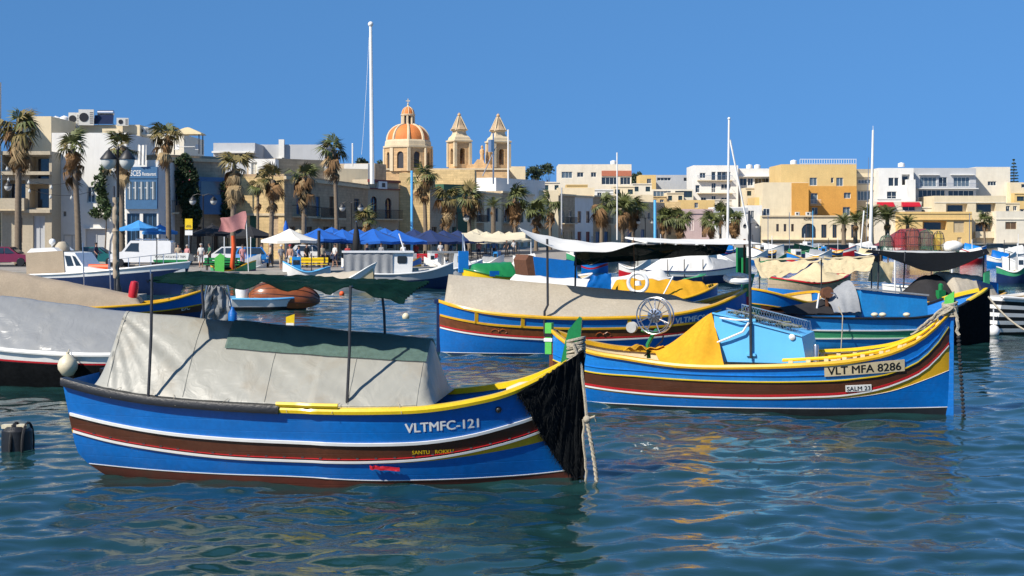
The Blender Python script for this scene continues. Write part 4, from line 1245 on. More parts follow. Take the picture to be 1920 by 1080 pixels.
b.win(238, 262, 400, 470, 'w', 'blue_timber', 'glass', mull=2).win(268, 294, 400, 470, 'w', 'blue_timber', 'glass', mull=2).finish()
b.block(235, 297, 313, 335, 'blue_timber', -.35, 0, 'sign_board')
u0, z = b.uz(239, 330)
flat_text('lettering', 'PISCES', b.root, (u0, -.36, z), 1.25, 'paint_white', h=.5)
flat_text('lettering', 'Restaurant', b.root, (u0 + 1.35, -.36, z + .02), 1.2, 'paint_white', h=.32)
g = b.block(237, 296, 336, 392, 'blue_timber', -.3, 0, 'timber_balcony')
(u0, zt_), (u1, _) = b.uz(239, 341), b.uz(294, 341); _, zb_ = b.uz(260, 374)
for i in range(5):
    a_ = u0 + (u1 - u0) * i / 5 + .05; mb = MB(); mb.box(a_, a_ + (u1 - u0) / 5 - .1, -.33, -.303, zb_, zt_); mb.build('pane', 'glass_sky', g)
    mb = MB(); c = a_ + (u1 - u0) / 10 - .05
    mb.box(c - .03, c + .03, -.345, -.331, zb_, zt_); mb.box(a_, c - .03, -.345, -.331, (zb_ + zt_) / 2 + .2, (zb_ + zt_) / 2 + .26); mb.build('glazing_bar', 'paint_white', g)
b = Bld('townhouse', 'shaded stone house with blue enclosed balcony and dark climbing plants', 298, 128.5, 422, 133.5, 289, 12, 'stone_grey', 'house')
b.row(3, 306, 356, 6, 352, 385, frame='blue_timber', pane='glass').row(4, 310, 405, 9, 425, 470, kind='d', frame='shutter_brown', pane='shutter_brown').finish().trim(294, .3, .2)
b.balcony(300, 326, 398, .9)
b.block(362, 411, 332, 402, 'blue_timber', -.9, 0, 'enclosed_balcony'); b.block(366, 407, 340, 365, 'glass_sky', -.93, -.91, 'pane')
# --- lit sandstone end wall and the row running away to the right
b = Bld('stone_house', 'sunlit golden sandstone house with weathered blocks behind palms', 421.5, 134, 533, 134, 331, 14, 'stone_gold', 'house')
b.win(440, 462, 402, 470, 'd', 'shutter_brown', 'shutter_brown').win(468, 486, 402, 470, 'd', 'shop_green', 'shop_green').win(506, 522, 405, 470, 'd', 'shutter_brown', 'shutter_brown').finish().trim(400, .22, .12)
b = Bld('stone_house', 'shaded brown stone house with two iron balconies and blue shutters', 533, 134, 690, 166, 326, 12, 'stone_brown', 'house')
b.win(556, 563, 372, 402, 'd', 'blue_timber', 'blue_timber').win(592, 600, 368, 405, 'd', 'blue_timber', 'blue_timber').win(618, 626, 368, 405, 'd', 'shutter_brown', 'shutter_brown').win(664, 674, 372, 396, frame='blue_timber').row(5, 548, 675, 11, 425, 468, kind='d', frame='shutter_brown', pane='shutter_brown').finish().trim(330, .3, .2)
b.balcony(548, 578, 405, .9); b.balcony(586, 634, 408, .9)
b = Bld('corner_house', 'grey house with maroon cornice and two arched maroon windows', 690, 166, 748, 171.5, 336, 10, 'plaster_taupe', 'house')
b.win(695, 707, 368, 408, frame='maroon', arch=True, cross=2).win(722, 734, 371, 410, frame='maroon', arch=True, cross=2).row(2, 700, 732, 14, 432, 466, kind='d', frame='shutter_brown', pane='glass').finish().trim(336, .3, .25, 'maroon').trim(352, .14, .16, 'maroon')
b.balcony(692, 745, 410, .8)
b.block(706, 722, 340, 354, 'paint_white', -.32, 0, 'sign_board')
b.block(712, 718, 343, 351, 'rubber_black', -.34, -.321, 'emblem')
b = Bld('stone_house', 'sunlit crumbling sandstone end wall below the church dome', 748.5, 172, 806, 172, 324, 12, 'stone_gold', 'house'); b.win(760, 800, 440, 470, 'd', 'shutter_brown', 'shutter_brown').finish()
b = Bld('stone_house', 'long low sandstone house in front of the church', 800, 192, 890, 192, 318, 10, 'stone_gold', 'house'); b.row(2, 824, 834, 6, 346, 352).finish()
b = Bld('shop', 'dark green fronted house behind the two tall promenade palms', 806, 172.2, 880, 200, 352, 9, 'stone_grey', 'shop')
b.win(832, 840, 378, 402, pane='glass').win(852, 860, 378, 402, pane='glass', frame='paint_yellow').row(4, 814, 872, 10, 425, 462, kind='d', frame='shutter_brown', pane='glass').finish()
b.block(829, 880, 357, 378, 'shop_green', -.15, 0, 'painted_front'); b.block(862, 868, 380, 400, 'paint_yellow', -.2, -.0, 'shutter')
b = Bld('roof_room', 'green painted rooftop room with sloping edge', 832, 188, 880, 192, 345, 6, 'shop_green', 'building'); b.finish()
def narrow(label, x0, Y0, x1, Y1, yt, m, door, win, trim_m='stone_trim', bal=False, n=2):
    b = Bld('townhouse', label, x0, Y0, x1, Y1, yt, 8, m, 'house'); h = x1 - x0; yt1 = yt + 8
    sc_ = FPX / Y0; y_up, y_dn = HY - (6.6 - CH) * sc_, HY - (4.6 - CH) * sc_; g0, g1 = HY - (3.1 - CH) * sc_, HY + (CH - .75) * sc_
    b.row(n, x0 + h * .25, x0 + h * .72, h * .2, y_up, y_dn, frame=win, pane='glass', cross=1, kind='w')
    b.row(n, x0 + h * .25, x0 + h * .72, h * .22, g0, g1, kind='d', frame=door, pane=door)
    b.finish().trim(yt, .3, .25, trim_m)
    if bal: b.balcony(x0 + h * .1, x0 + h * .9, y_dn + 1, .8)
    return b
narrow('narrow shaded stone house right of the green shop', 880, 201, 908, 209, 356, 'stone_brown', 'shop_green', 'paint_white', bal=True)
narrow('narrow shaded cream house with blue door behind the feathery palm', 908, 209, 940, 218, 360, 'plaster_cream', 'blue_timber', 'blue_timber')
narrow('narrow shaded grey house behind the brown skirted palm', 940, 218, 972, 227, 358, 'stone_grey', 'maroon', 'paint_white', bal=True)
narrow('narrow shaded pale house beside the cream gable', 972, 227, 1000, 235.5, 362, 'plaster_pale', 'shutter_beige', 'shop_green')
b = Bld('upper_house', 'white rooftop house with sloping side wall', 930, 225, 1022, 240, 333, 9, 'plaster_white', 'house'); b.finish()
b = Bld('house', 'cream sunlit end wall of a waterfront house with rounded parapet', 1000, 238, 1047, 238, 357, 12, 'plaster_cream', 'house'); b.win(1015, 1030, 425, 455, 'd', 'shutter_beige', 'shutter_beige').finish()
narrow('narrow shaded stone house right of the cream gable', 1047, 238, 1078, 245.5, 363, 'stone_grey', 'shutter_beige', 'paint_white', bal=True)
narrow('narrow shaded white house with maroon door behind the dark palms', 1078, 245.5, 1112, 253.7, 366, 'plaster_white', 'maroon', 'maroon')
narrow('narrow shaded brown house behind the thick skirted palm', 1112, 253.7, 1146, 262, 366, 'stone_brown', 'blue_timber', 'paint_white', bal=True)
b = Bld('house', 'narrow cream gable end between two shaded facades', 1146, 262, 1168, 262, 366, 9, 'plaster_cream', 'house'); b.finish()
b = Bld('townhouse', 'grey shaded house at the far end of the receding row', 1168, 262, 1246, 285, 376, 9, 'plaster_taupe', 'house')
b.row(4, 1178, 1236, 5, 398, 412, pane='glass').row(3, 1180, 1230, 7, 430, 455, kind='d', frame='blue_timber', pane='blue_timber').finish()
for x0_, x1_, yt, Y_, m_, lb in ((1045, 1115, 352, 268, 'plaster_cream', 'low cream parapet block above the shaded waterfront houses'), (1105, 1225, 365, 290, 'plaster_cream', 'long cream block behind the grey end house')):
    Bld('upper_house', lb, x0_, Y_, x1_, Y_, yt, 7, m_, 'house').finish()
# --- behind the left row
b = Bld('modern_house', 'pale grey modern flat with wide window left of the white stair tower', 400, 172, 478, 172, 268, 10, 'plaster_grey', 'house'); b.win(420, 465, 287, 302, mull=4).finish().trim(284, .2, .8, 'plaster_white')
b = Bld('modern_house', 'long light grey rooftop block with white stair tower', 478, 178, 612, 178, 271, 10, 'plaster_grey', 'house'); b.finish(); b.block(524, 534, 262, 296, 'plaster_white', -.6, 0, 'stair_tower'); b.block(520, 530, 296, 300, 'plaster_white', -.7, 0, 'step')
b = Bld('roof_room', 'white plastered rooftop room with narrow door', 466, 152, 516, 152, 298, 6, 'plaster_white', 'building'); b.win(471, 482, 304, 330, 'd', 'plaster_white', 'plaster_pale').finish()
b = Bld('roof_room', 'weathered grey stone rooftop wall left of the tall thin palm', 516, 154, 608, 158, 297, 6, 'stone_grey', 'building'); b.finish()
b = Bld('roof_room', 'low cream rooftop block below the tall white flagpole', 590, 165, 690, 168, 315, 7, 'plaster_cream', 'building'); b.finish()
b = Bld('roof_terrace', 'small white rooftop hut left of the flagpole', 645, 190, 690, 190, 307, 6, 'plaster_white', 'building'); b.finish()
b = Bld('stone_house', 'ruined stone gable right of the flagpole', 703, 200, 724, 204, 306, 6, 'stone_grey', 'house'); b.finish()
# --- far town on the right
b = Bld('apartment_block', 'cream and salmon apartment block on the skyline right of church', 1047, 330, 1184, 330, 308, 14, 'plaster_pale', 'apartment block')
b.win(1053, 1073, 322, 334, mull=2, pane='glass_sky').win(1082, 1094, 323, 332).win(1108, 1118, 323, 332).win(1128, 1158, 332, 346, mull=3).win(1163, 1182, 332, 346, mull=2).finish().block(1128, 1184, 320, 330, 'terracotta', -.15, 0, 'salmon_band')
b = Bld('house', 'small yellow house with square window on the skyline', 1200, 320, 1230, 320, 328, 9, 'plaster_yellow', 'house'); b.win(1213, 1221, 335, 344).finish()
b = Bld('house', 'low pale grey house with dark balcony band on the skyline', 1230, 330, 1302, 330, 328, 9, 'plaster_grey', 'house'); b.win(1232, 1258, 333, 339, mull=3).win(1282, 1300, 333, 340, mull=2).finish()
b = Bld('house', 'pale house with glazed terrace below the grey skyline house', 1222, 305, 1300, 305, 355, 8, 'plaster_pale', 'house'); b.win(1225, 1258, 358, 370, mull=4, pane='glass_sky').win(1266, 1298, 358, 370, mull=3, frame='shop_green').finish()
b = Bld('apartment_block', 'white apartment block with rounded corner and stacked balconies', 1300, 312, 1384, 312, 310, 12, 'plaster_white', 'apartment block')
b.win(1312, 1323, 324, 334).win(1334, 1342, 322, 338, mull=0).win(1345, 1370, 322, 338, mull=2).win(1304, 1312, 347, 361, mull=0).win(1334, 1342, 343, 361).win(1352, 1364, 345, 356).win(1366, 1370, 345, 356, mull=0).win(1314, 1324, 370, 376).win(1334, 1342, 367, 386).win(1352, 1364, 370, 378).finish()
b.balcony(1307, 1372, 338, .9, rail='steel'); b.balcony(1307, 1372, 362, .9, rail='plaster_white')
b = Bld('apartment_block', 'white block with dark window bands right of the mast stay', 1384, 314, 1446, 314, 316, 12, 'plaster_white', 'apartment block')
b.win(1387, 1400, 334, 348, mull=1).win(1402, 1412, 334, 348).win(1415, 1442, 334, 348, mull=3).win(1394, 1428, 355, 369, mull=2).finish(); b.trim(330, .2, .8, 'plaster_white')
b = Bld('hotel', 'tall orange and yellow seafront hotel with roof railing', 1465, 297, 1606, 297, 308, 14, 'plaster_yellow', 'hotel')
b.win(1518, 1532, 333, 348, pane='glass_sky').win(1558, 1563, 333, 343, mull=0).win(1568, 1581, 333, 349, pane='glass_sky').win(1520, 1533, 362, 382, pane='glass_sky').win(1582, 1595, 361, 372, pane='glass_sky').win(1522, 1533, 389, 402, pane='glass_sky').win(1580, 1594, 388, 404, pane='glass_sky').finish()
(ua, za), (ub, _) = b.uz(1514, 349), b.uz(1606, 349); mb = MB()
# orange lower storeys as a shallow projecting front around the windows
hs = [h for h in b.holes if h[3] < za + .1]
us = sorted({ua, b.w - .003} | {h[0] for h in hs} | {h[1] for h in hs}); zs = sorted({4.2, za} | {h[2] for h in hs} | {h[3] for h in hs})
for a_, b2 in zip(us[:-1], us[1:]):
    for c, d in zip(zs[:-1], zs[1:]):
        if not any(h[0] < (a_ + b2) / 2 < h[1] and h[2] < (c + d) / 2 < h[3] for h in hs): mb.box(a_, b2, -.12, -.003, c, d)
mb.build('orange_front', 'plaster_orange', b.root); b.balcony(1518, 1538, 384, .8, rail='plaster_white')
mb = MB(); u0, z = b.uz(1500, 308); H = b.zt - b.z0
for i in range(24):
    u = u0 + (b.w - u0 - .1) * i / 23; mb.box(u - .04, u + .04, .0, .08, H, H + 1.)
mb.box(u0, b.w, -.02, .1, H + 1., H + 1.1); mb.box(u0, b.w, 0, .08, H + .08, H + .16); mb.build('roof_railing', 'paint_white', b.root)
b = Bld('hotel_wing', 'lower orange and cream wing left of the tall hotel', 1430, 292, 1516, 292, 342, 10, 'plaster_cream', 'hotel')
b.win(1496, 1505, 362, 375).win(1430, 1443, 391, 404, mull=1).win(1494, 1506, 391, 400).finish(); b.block(1484, 1516, 343, 405, 'plaster_orange', -.1, 0, 'orange_front')
for w_ in [c for c in b.root.children if c.name.startswith('window')]: w_.location.y = -.2
b = Bld('hotel_annex', 'yellow low annex at the hotel corner', 1415, 296, 1432, 296, 370, 9, 'plaster_yellow', 'hotel'); b.finish()
b = Bld('restaurant', 'cream arched restaurant below the hotel lettered AZURE', 1428, 286, 1612, 286, 404, 7, 'plaster_cream', 'restaurant')
b.win(1503, 1530, 419, 446, 'w', 'shutter_brown', 'glass', arch=True, mull=2).win(1540, 1550, 421, 446, frame='shutter_brown').row(3, 1458, 1486, 5, 420, 434, frame='shutter_brown').row(3, 1565, 1600, 8, 421, 446, frame='shutter_brown').finish().trim(404, .25, .3).trim(448, .2, 1.2, 'plaster_cream')
u0, z = b.uz(1507, 413); flat_text('lettering', 'AZURE', b.root, (u0, -.06, z), 1.5, 'rubber_black', h=.6)
b = Bld('townhouse', 'mauve pink single storey house with cream cornice', 1276, 284, 1337, 284, 392, 8, 'plaster_pink', 'house'); b.win(1293, 1301, 410, 432, 'd', 'paint_white', 'plaster_pink').win(1316, 1325, 410, 445, 'd', 'shutter_brown', 'shutter_brown').finish().trim(393, .8, .2, 'plaster_pink')
b = Bld('townhouse', 'pale grey single storey house beside the mauve house', 1338, 284, 1402, 284, 388, 8, 'plaster_white', 'house'); b.win(1347, 1355, 408, 440, 'd', 'plaster_grey', 'plaster_grey').win(1380, 1388, 408, 440, 'd', 'shutter_brown', 'shutter_brown').finish().trim(390, .9, .2, 'plaster_grey')
b = Bld('townhouse', 'golden corner house left of the mauve house', 1246, 286, 1276, 286, 378, 9, 'stone_gold', 'house'); b.win(1252, 1258, 412, 440, 'd', 'shutter_brown', 'shutter_brown').finish()
b = Bld('house', 'yellow stepped house behind the mauve and grey houses', 1275, 296, 1340, 296, 375, 7, 'plaster_yellow', 'house'); b.win(1302, 1309, 380, 390).finish()
b = Bld('house', 'slim white house with blue window at the hotel corner', 1402, 288, 1429, 288, 385, 8, 'plaster_white', 'house'); b.win(1408, 1414, 395, 410).finish()
b = Bld('apartment_block', 'beige apartment with grey window bands right of the hotel', 1606, 300, 1648, 300, 317, 11, 'plaster_taupe', 'apartment block')
b.win(1609, 1638, 337, 344, mull=4, pane='glass_sky').win(1608, 1638, 358, 376, mull=4, pane='glass_sky').finish(); b.block(1606, 1648, 325, 332, 'plaster_cream', -.1, 0, 'band'); b.block(1606, 1640, 346, 357, 'plaster_cream', -.1, 0, 'band')
b = Bld('apartment_block', 'bright white apartment block with paired windows and stepped terrace', 1648, 296, 1713, 296, 315, 11, 'plaster_white', 'apartment block')
b.win(1666, 1676, 333, 349, mull=0, frame='plaster_white').win(1677, 1685, 333, 349, mull=0).win(1663, 1681, 359, 377, mull=1, cross=1).win(1698, 1704, 360, 376).win(1691, 1706, 327, 347, 'r', rec=.8).finish(); b.block(1697, 1713, 337, 378, 'plaster_white', -1.4, 0, 'stair_tower')
b = Bld('apartment_block', 'wide grey apartment block with large glazed balconies', 1714, 298, 1830, 298, 315, 12, 'plaster_grey', 'apartment block')
b.win(1725, 1756, 332, 350, mull=3, pane='glass_sky').win(1760, 1776, 332, 350, mull=1).win(1788, 1818, 332, 350, mull=3, pane='glass_sky').win(1722, 1772, 356, 378, mull=5).win(1778, 1826, 357, 368, mull=4).win(1724, 1748, 383, 397, mull=2).finish()
b.balcony(1718, 1832, 353, 1.1, rail='steel', slab='plaster_white'); b.balcony(1718, 1775, 380, 1.1, rail='steel', slab='plaster_white'); b.trim(327, .15, .7, 'plaster_white', 1723, 1760); b.trim(327, .15, .7, 'plaster_white', 1782, 1826)
b = Bld('apartment_block', 'plain cream block with one wide window at the right', 1830, 302, 1894, 302, 313, 12, 'plaster_pale', 'apartment block'); b.win(1852, 1868, 340, 348, mull=2).finish()
b = Bld('house', 'low cream house at the right edge with pink roof room', 1894, 300, 1990, 300, 342, 12, 'plaster_cream', 'house'); b.win(1915, 1940, 345, 352).win(1896, 1925, 370, 379, mull=3).finish()
b = Bld('villa', 'cream villa with sloping stair wall and loggias', 1752, 289, 1886, 289, 367, 9, 'plaster_cream', 'villa')
b.win(1774, 1814, 382, 397, 'r', rec=1.2).win(1830, 1867, 380, 398, 'r', rec=1.2).win(1828, 1866, 418, 434, 'r', rec=1.4).finish(); b.trim(379, .15, .1, 'plaster_pale'); b.block(1826, 1872, 434, 446, 'plaster_cream', -.9, 0, 'balcony_wall')
b = Bld('house', 'orange stone house with dark shaded terrace opening', 1684, 286, 1822, 286, 397, 8, 'plaster_yellow', 'house')
b.win(1730, 1775, 414, 431, 'r', rec=1.6, pane='glass').win(1788, 1808, 414, 436, 'd', 'shutter_beige', 'shutter_beige').win(1795, 1803, 445, 460, 'd', 'plaster_cream', 'shutter_beige').finish().trim(398, .3, .15, 'plaster_yellow').trim(411, .14, .3, 'plaster_yellow')
b = Bld('house', 'pale cream seafront house with shuttered window and garage at right', 1868, 287, 2000, 287, 396, 9, 'plaster_pale', 'house')
b.win(1885, 1906, 416, 430, frame='shutter_beige', pane='shutter_brown', mull=1).win(1884, 1910, 455, 470, 'd', 'shutter_beige', 'shutter_beige').win(1926, 1946, 416, 430).finish().trim(410, .2, .15, 'plaster_pale')
b = Bld('house', 'low cream terrace house with two red awnings', 1640, 288, 1728, 288, 378, 7, 'plaster_pale', 'house')
b.win(1653, 1672, 388, 396, mull=1).win(1692, 1716, 387, 395, mull=1).finish()
for x0_, x1_, lb in ((1644, 1675, 0), (1690, 1724, 0)):
    (u0, z), (u1, _) = b.uz(x0_, 379), b.uz(x1_, 379)
    mb = MB(); mb.prism([(0, z), (-1.1, z - .75), (-1.1, z - .95), (0, z - .9)], u0, u1, axis='x'); mb.build('red_awning', 'paint_red', b.root)
for x_, yt, Y_, lb in ((965, 312, 300, 'small yellow rooftop block right of the bell towers'), ):
    Bld('house', lb, x_ - 12, Y_, x_ + 20, Y_, yt, 6, 'plaster_cream', 'house').finish()
b = Bld('townhouse', 'stone house front closing the gap below the palms', 600, 200, 760, 215, 345, 6, 'stone_gold', 'house'); b.finish()

# --- church with dome and two bell towers
YC = 292.
def zc(py, Y=YC): return CH + (HY - py) * Y / FPX - QZ
CHU = thing('church', 'sandstone church with orange ribbed dome and twin bell towers', 'church', (gx(765, YC), YC, QZ))
s_ = YC / FPX
mb = MB(); r_ = 46 * s_
mb.box(-5.5, 20.4, -3.5, 14, 0, zc(320)); mb.build('nave', 'stone_church', CHU)
mb = MB(); mb.box(-5.8, 20.7, -3.8, 14.3, zc(320), zc(317)); mb.build('nave_cornice', 'stone_trim', CHU)
def arch_face(mb, w, z0, z1, aw, a0, aspr, dep=.35, n=8):
    """a wall panel at y=0 with an arched opening, in local x,z"""
    r = aw / 2
    arc = [(-r, a0)] + [(-r * math.cos(PI * i / n), aspr + r * math.sin(PI * i / n)) for i in range(n + 1)] + [(r, a0)]
    fs = [[(-w / 2, z0), (-r, z0), (-r, z1), (-w / 2, z1)], [(r, z0), (w / 2, z0), (w / 2, z1), (r, z1)], [(-r, z0), (r, z0), (r, a0), (-r, a0)]]
    out = []
    for q in fs: out.append([(x, 0, z) for x, z in q])
    for i in range(1, n + 1):
        a_, b_ = arc[i], arc[i + 1]
        out.append([(a_[0], 0, a_[1]), (b_[0], 0, b_[1]), (b_[0], 0, z1), (a_[0], 0, z1)])
    for i in range(len(arc) - 1):
        a_, b_ = arc[i], arc[i + 1]
        out.append([(a_[0], 0, a_[1]), (a_[0], dep, a_[1]), (b_[0], dep, b_[1]), (b_[0], 0, b_[1])])
    return out, arc
def ring(n, ap, fn, rot=0.):
    for k in range(n):
        a = 2 * PI * k / n + rot
        fn(k, Matrix.Rotation(a, 4, 'Z') @ Matrix.Translation((0, -ap, 0)))
drum = MB(); panes = []
ap = 44 * s_ * math.cos(PI / 8); fw = 2 * ap * math.tan(PI / 8)
za, zb = zc(322), zc(279)
def drum_face(k, mw):
    qs, arc = arch_face(drum, fw, za, zb, fw * .38, zc(317), zc(292))
    for q in qs: drum.add([mw @ Vector(p) for p in q], [tuple(range(len(q)))])
    p = MB(); p.add([mw @ Vector((x, .3, z)) for x, z in arc], [tuple(range(len(arc)))])
    panes.append(p)
ring(8, ap, drum_face, R(22.5 + 6))
d_ = drum.build('drum', 'stone_church', CHU)
for p in panes: p.build('arched_window', 'window_dark', d_)
def pil(k, mw):
    for sx in (-.5, .5):
        mb = MB(); mb.add([mw @ Vector(v) for v in [(sx * fw + x, y, z) for z in (za, zb) for y in (-.22, .1) for x in (-.32, .32)]], [(0, 2, 3, 1), (4, 5, 7, 6), (0, 1, 5, 4), (1, 3, 7, 5), (3, 2, 6, 7), (2, 0, 4, 6)])
        if sx < 0: mb.build('pilaster', 'stone_trim', d_)
ring(8, ap, pil, R(22.5 + 6))
a8 = R(22.5 + 22.5 + 6)
mb = MB(); R8 = 44 * s_
mb.lathe([(R8 * 1.0, zb), (R8 * 1.06, zb + .15), (R8 * 1.06, zb + .5), (R8 * .99, zb + .55), (R8 * .97, zc(266)), (R8 * .93, zc(263)), (R8 * .8, zc(262))], 8, a0=a8 - PI / 2 - R(0)); mb.build('attic', 'stone_trim', CHU)
mb = MB()
prof = []
for i in range(11):
    a = PI / 2 * i / 10
    prof.append((max(R8 * .22, 38 * s_ * math.cos(a) ** .8), zc(264) + (zc(233) - zc(264)) * math.sin(a)))
mb.lathe(prof, 32); dm = mb.build('dome', 'dome_orange', CHU, True)
for k in range(8):
    a = a8 - PI / 2 + 2 * PI * k / 8
    mb = MB(); pts = [(r * 1.01 * math.cos(a), r * 1.01 * math.sin(a), z + .03) for r, z in prof]
    mb.tube(pts, [.34 - .016 * i for i in range(len(pts))], 6); mb.build('rib', 'stone_trim', dm, True)
mb = MB(); mb.lathe([(1.75, zc(239)), (1.75, zc(236)), (1.5, zc(235))], 16); lt = mb.build('lantern', 'stone_trim', CHU)
for k in range(8):
    a = 2 * PI * k / 8
    mb = MB(); mb.lathe([(.25, zc(236)), (.22, zc(217))], 8, (1.18 * math.cos(a), 1.18 * math.sin(a), 0)); mb.build('column', 'stone_trim', lt)
mb = MB(); mb.lathe([(.95, zc(236)), (.95, zc(217))], 12); mb.build('lantern_glazing', 'window_dark', lt)
mb = MB(); mb.lathe([(1.3, zc(218)), (1.5, zc(216)), (1.5, zc(214.5)), (1.28, zc(214))], 16); mb.build('lantern_cornice', 'stone_trim', lt)
mb = MB(); mb.lathe([(1.25 * math.cos(PI / 2 * i / 6) + .02, zc(214) + (zc(200) - zc(214)) * math.sin(PI / 2 * i / 6)) for i in range(7)], 16); cu = mb.build('cupola', 'dome_orange', lt, True)
for k in range(8):
    a = 2 * PI * k / 8 + .2
    mb = MB(); mb.tube([(1.27 * math.cos(PI / 2 * i / 6) * math.cos(a), 1.27 * math.cos(PI / 2 * i / 6) * math.sin(a), zc(214) + (zc(200) - zc(214)) * math.sin(PI / 2 * i / 6)) for i in range(7)], .09, 5); mb.build('cupola_rib', 'stone_trim', lt)
mb = MB(); mb.lathe([(.35, zc(201)), (.12, zc(197)), (.22, zc(195)), (.06, zc(193.5))], 8); mb.box(-.07, .07, -.07, .07, zc(194), zc(185)); mb.box(-.42, .42, -.06, .06, zc(190), zc(188.4)); mb.build('cross', 'stone_trim', CHU)
def tower(px, dz=0.):
    cx = gx(px, YC) - gx(765, YC); rot = R(27)
    T = bpy.data.objects.new('bell_tower', None); COL.objects.link(T); T.parent = CHU; T.location = (cx, 0, 0); T.rotation_euler = (0, 0, rot)
    W_ = 30.5 * s_; z = lambda py: zc(py + dz)
    mb = MB(); mb.box(-W_ / 2, W_ / 2, -W_ / 2, W_ / 2, 0, z(314)); mb.build('base', 'stone_church', T)
    mb = MB()
    def face(k, mw):
        qs, arc = arch_face(mb, W_, z(314), z(268), W_ * .36, z(308), z(284), .5)
        for q in qs: mb.add([mw @ Vector(p) for p in q], [tuple(range(len(q)))])
    ring(4, W_ / 2, face); mb.box(-W_ / 2, W_ / 2, -W_ / 2, W_ / 2, z(268), z(267)); mb.build('belfry', 'stone_church', T)
    for sx in (-1, 1):
        for sy in (-1, 1):
            mb = MB(); c = W_ / 2; mb.box(sx * c - .3, sx * c + .3, sy * c - .3, sy * c + .3, z(313), z(268)); mb.build('pilaster', 'stone_trim', T)
    mb = MB(); mb.lathe([(.05, .9), (.3, .85), (.42, .35), (.62, .0), (.55, 0)], 12, (0, 0, z(296))); mb.build('bell', 'rust', T, True)
    mb = MB(); mb.box(-W_ * .2, W_ * .2, -.1, .1, z(286), z(285)); mb.build('bell_beam', 'shutter_brown', T)
    k = W_ / 2 * 1.414
    mb = MB(); mb.lathe([(k * 1.04, z(268)), (k * 1.24, z(266)), (k * 1.24, z(263.5)), (k * 1.06, z(262.5)), (k * .98, z(258)), (k * .74, z(254)), (k * .64, z(250)), (k * .62, z(246)), (k * .82, z(244.5)), (k * .82, z(243))], 4, a0=PI / 4); mb.build('upper_stage', 'stone_trim', T)
    mb = MB(); mb.lathe([(k * .78, z(243)), (k * .50, z(236)), (k * .27, z(226)), (k * .1, z(217)), (.05, z(216))], 8, a0=PI / 8); sp = mb.build('spire', 'stone_brown', T)
    mb = MB(); mb.ball((0, 0, z(215.5)), .36); mb.tube([(0, 0, z(215)), (0, 0, z(210.5))], .07, 5); mb.build('finial', 'stone_church', T)
    for i in range(4):
        a = PI / 4 + PI / 2 * i; mb = MB(); mb.tube([(k * .72 * math.cos(a), k * .72 * math.sin(a), z(243)), (k * .14 * math.cos(a), k * .14 * math.sin(a), z(218))], .11, 5); mb.build('hip', 'stone_trim', T)
tower(861); tower(934, 1.5)
mb = MB(); c = gx(898, YC) - gx(765, YC)
mb.prism([(c - 2.6, zc(318)), (c + 2.6, zc(318)), (c + 2.4, zc(309)), (c + 1.2, zc(307)), (c + .9, zc(300)), (c - .3, zc(299)), (c - 1., zc(308)), (c - 2.4, zc(310))], -1.2, .2); mb.build('pediment', 'stone_church', CHU)
mb = MB(); c = gx(904, YC) - gx(765, YC); mb.lathe([(.5, zc(301)), (.42, zc(297)), (.36, zc(292)), (.5, zc(286)), (.42, zc(281)), (.15, zc(279)), (.26, zc(277)), (.26, zc(275)), (.04, zc(272.5))], 10, (c, -.6, 0)); mb.build('statue', 'stone_church', CHU, True)

# --- more of the town piled up behind the waterfront row
for x0_, x1_, yt, Y_, m_, wins, lb in (
    (958, 1000, 345, 262, 'plaster_cream', 2, 'cream block rising behind the narrow grey house'),
    (1018, 1050, 341, 272, 'plaster_pale', 2, 'pale block with two windows behind the cream gable'),
    (1062, 1102, 346, 284, 'plaster_yellow', 3, 'yellow block below the salmon apartments'),
    (1098, 1150, 355, 280, 'plaster_white', 3, 'white stepped block behind the maroon door house'),
    (1150, 1190, 349, 296, 'plaster_cream', 2, 'cream block below the right end of the salmon apartments'),
    (1186, 1222, 344, 305, 'plaster_pale', 2, 'pale square block left of the small yellow skyline house'),
    (1205, 1250, 368, 298, 'stone_gold', 3, 'golden stone block behind the grey end house'),
    (1250, 1282, 361, 300, 'plaster_cream', 2, 'cream block between the golden corner and yellow stepped houses'),
    (1330, 1372, 374, 300, 'plaster_pale', 3, 'pale terrace block below the white rounded apartments'),
    (1398, 1432, 352, 306, 'plaster_cream', 2, 'cream block left of the hotel wing'),
    (1645, 1690, 372, 293, 'plaster_white', 2, 'white terrace wall above the left red awning'),
    (1722, 1760, 388, 291, 'plaster_pale', 2, 'pale house between the red awnings and the villa'),
    (1868, 1912, 380, 294, 'plaster_cream', 3, 'cream terrace above the shuttered seafront house'),
    (1902, 1960, 362, 298, 'plaster_yellow', 2, 'yellow block at the right edge behind the terrace'),
):
    b = Bld('town_house', lb, x0_, Y_, x1_, Y_, yt, 7, m_, 'house')
    w_ = (x1_ - x0_) / (wins * 2.1)
    b.row(wins, x0_ + (x1_ - x0_) * .2, x0_ + (x1_ - x0_) * .8, w_, yt + 6, yt + 15, frame=('paint_white', 'shutter_brown', 'shop_green')[wins % 3])
    b.row(wins, x0_ + (x1_ - x0_) * .2, x0_ + (x1_ - x0_) * .8, w_, yt + 30, yt + 44, frame='paint_white', kind='w')
    b.finish().trim(yt, .2, .15, m_)
    if wins == 3: b.balcony(x0_ + 4, x1_ - 4, yt + 28, .9)
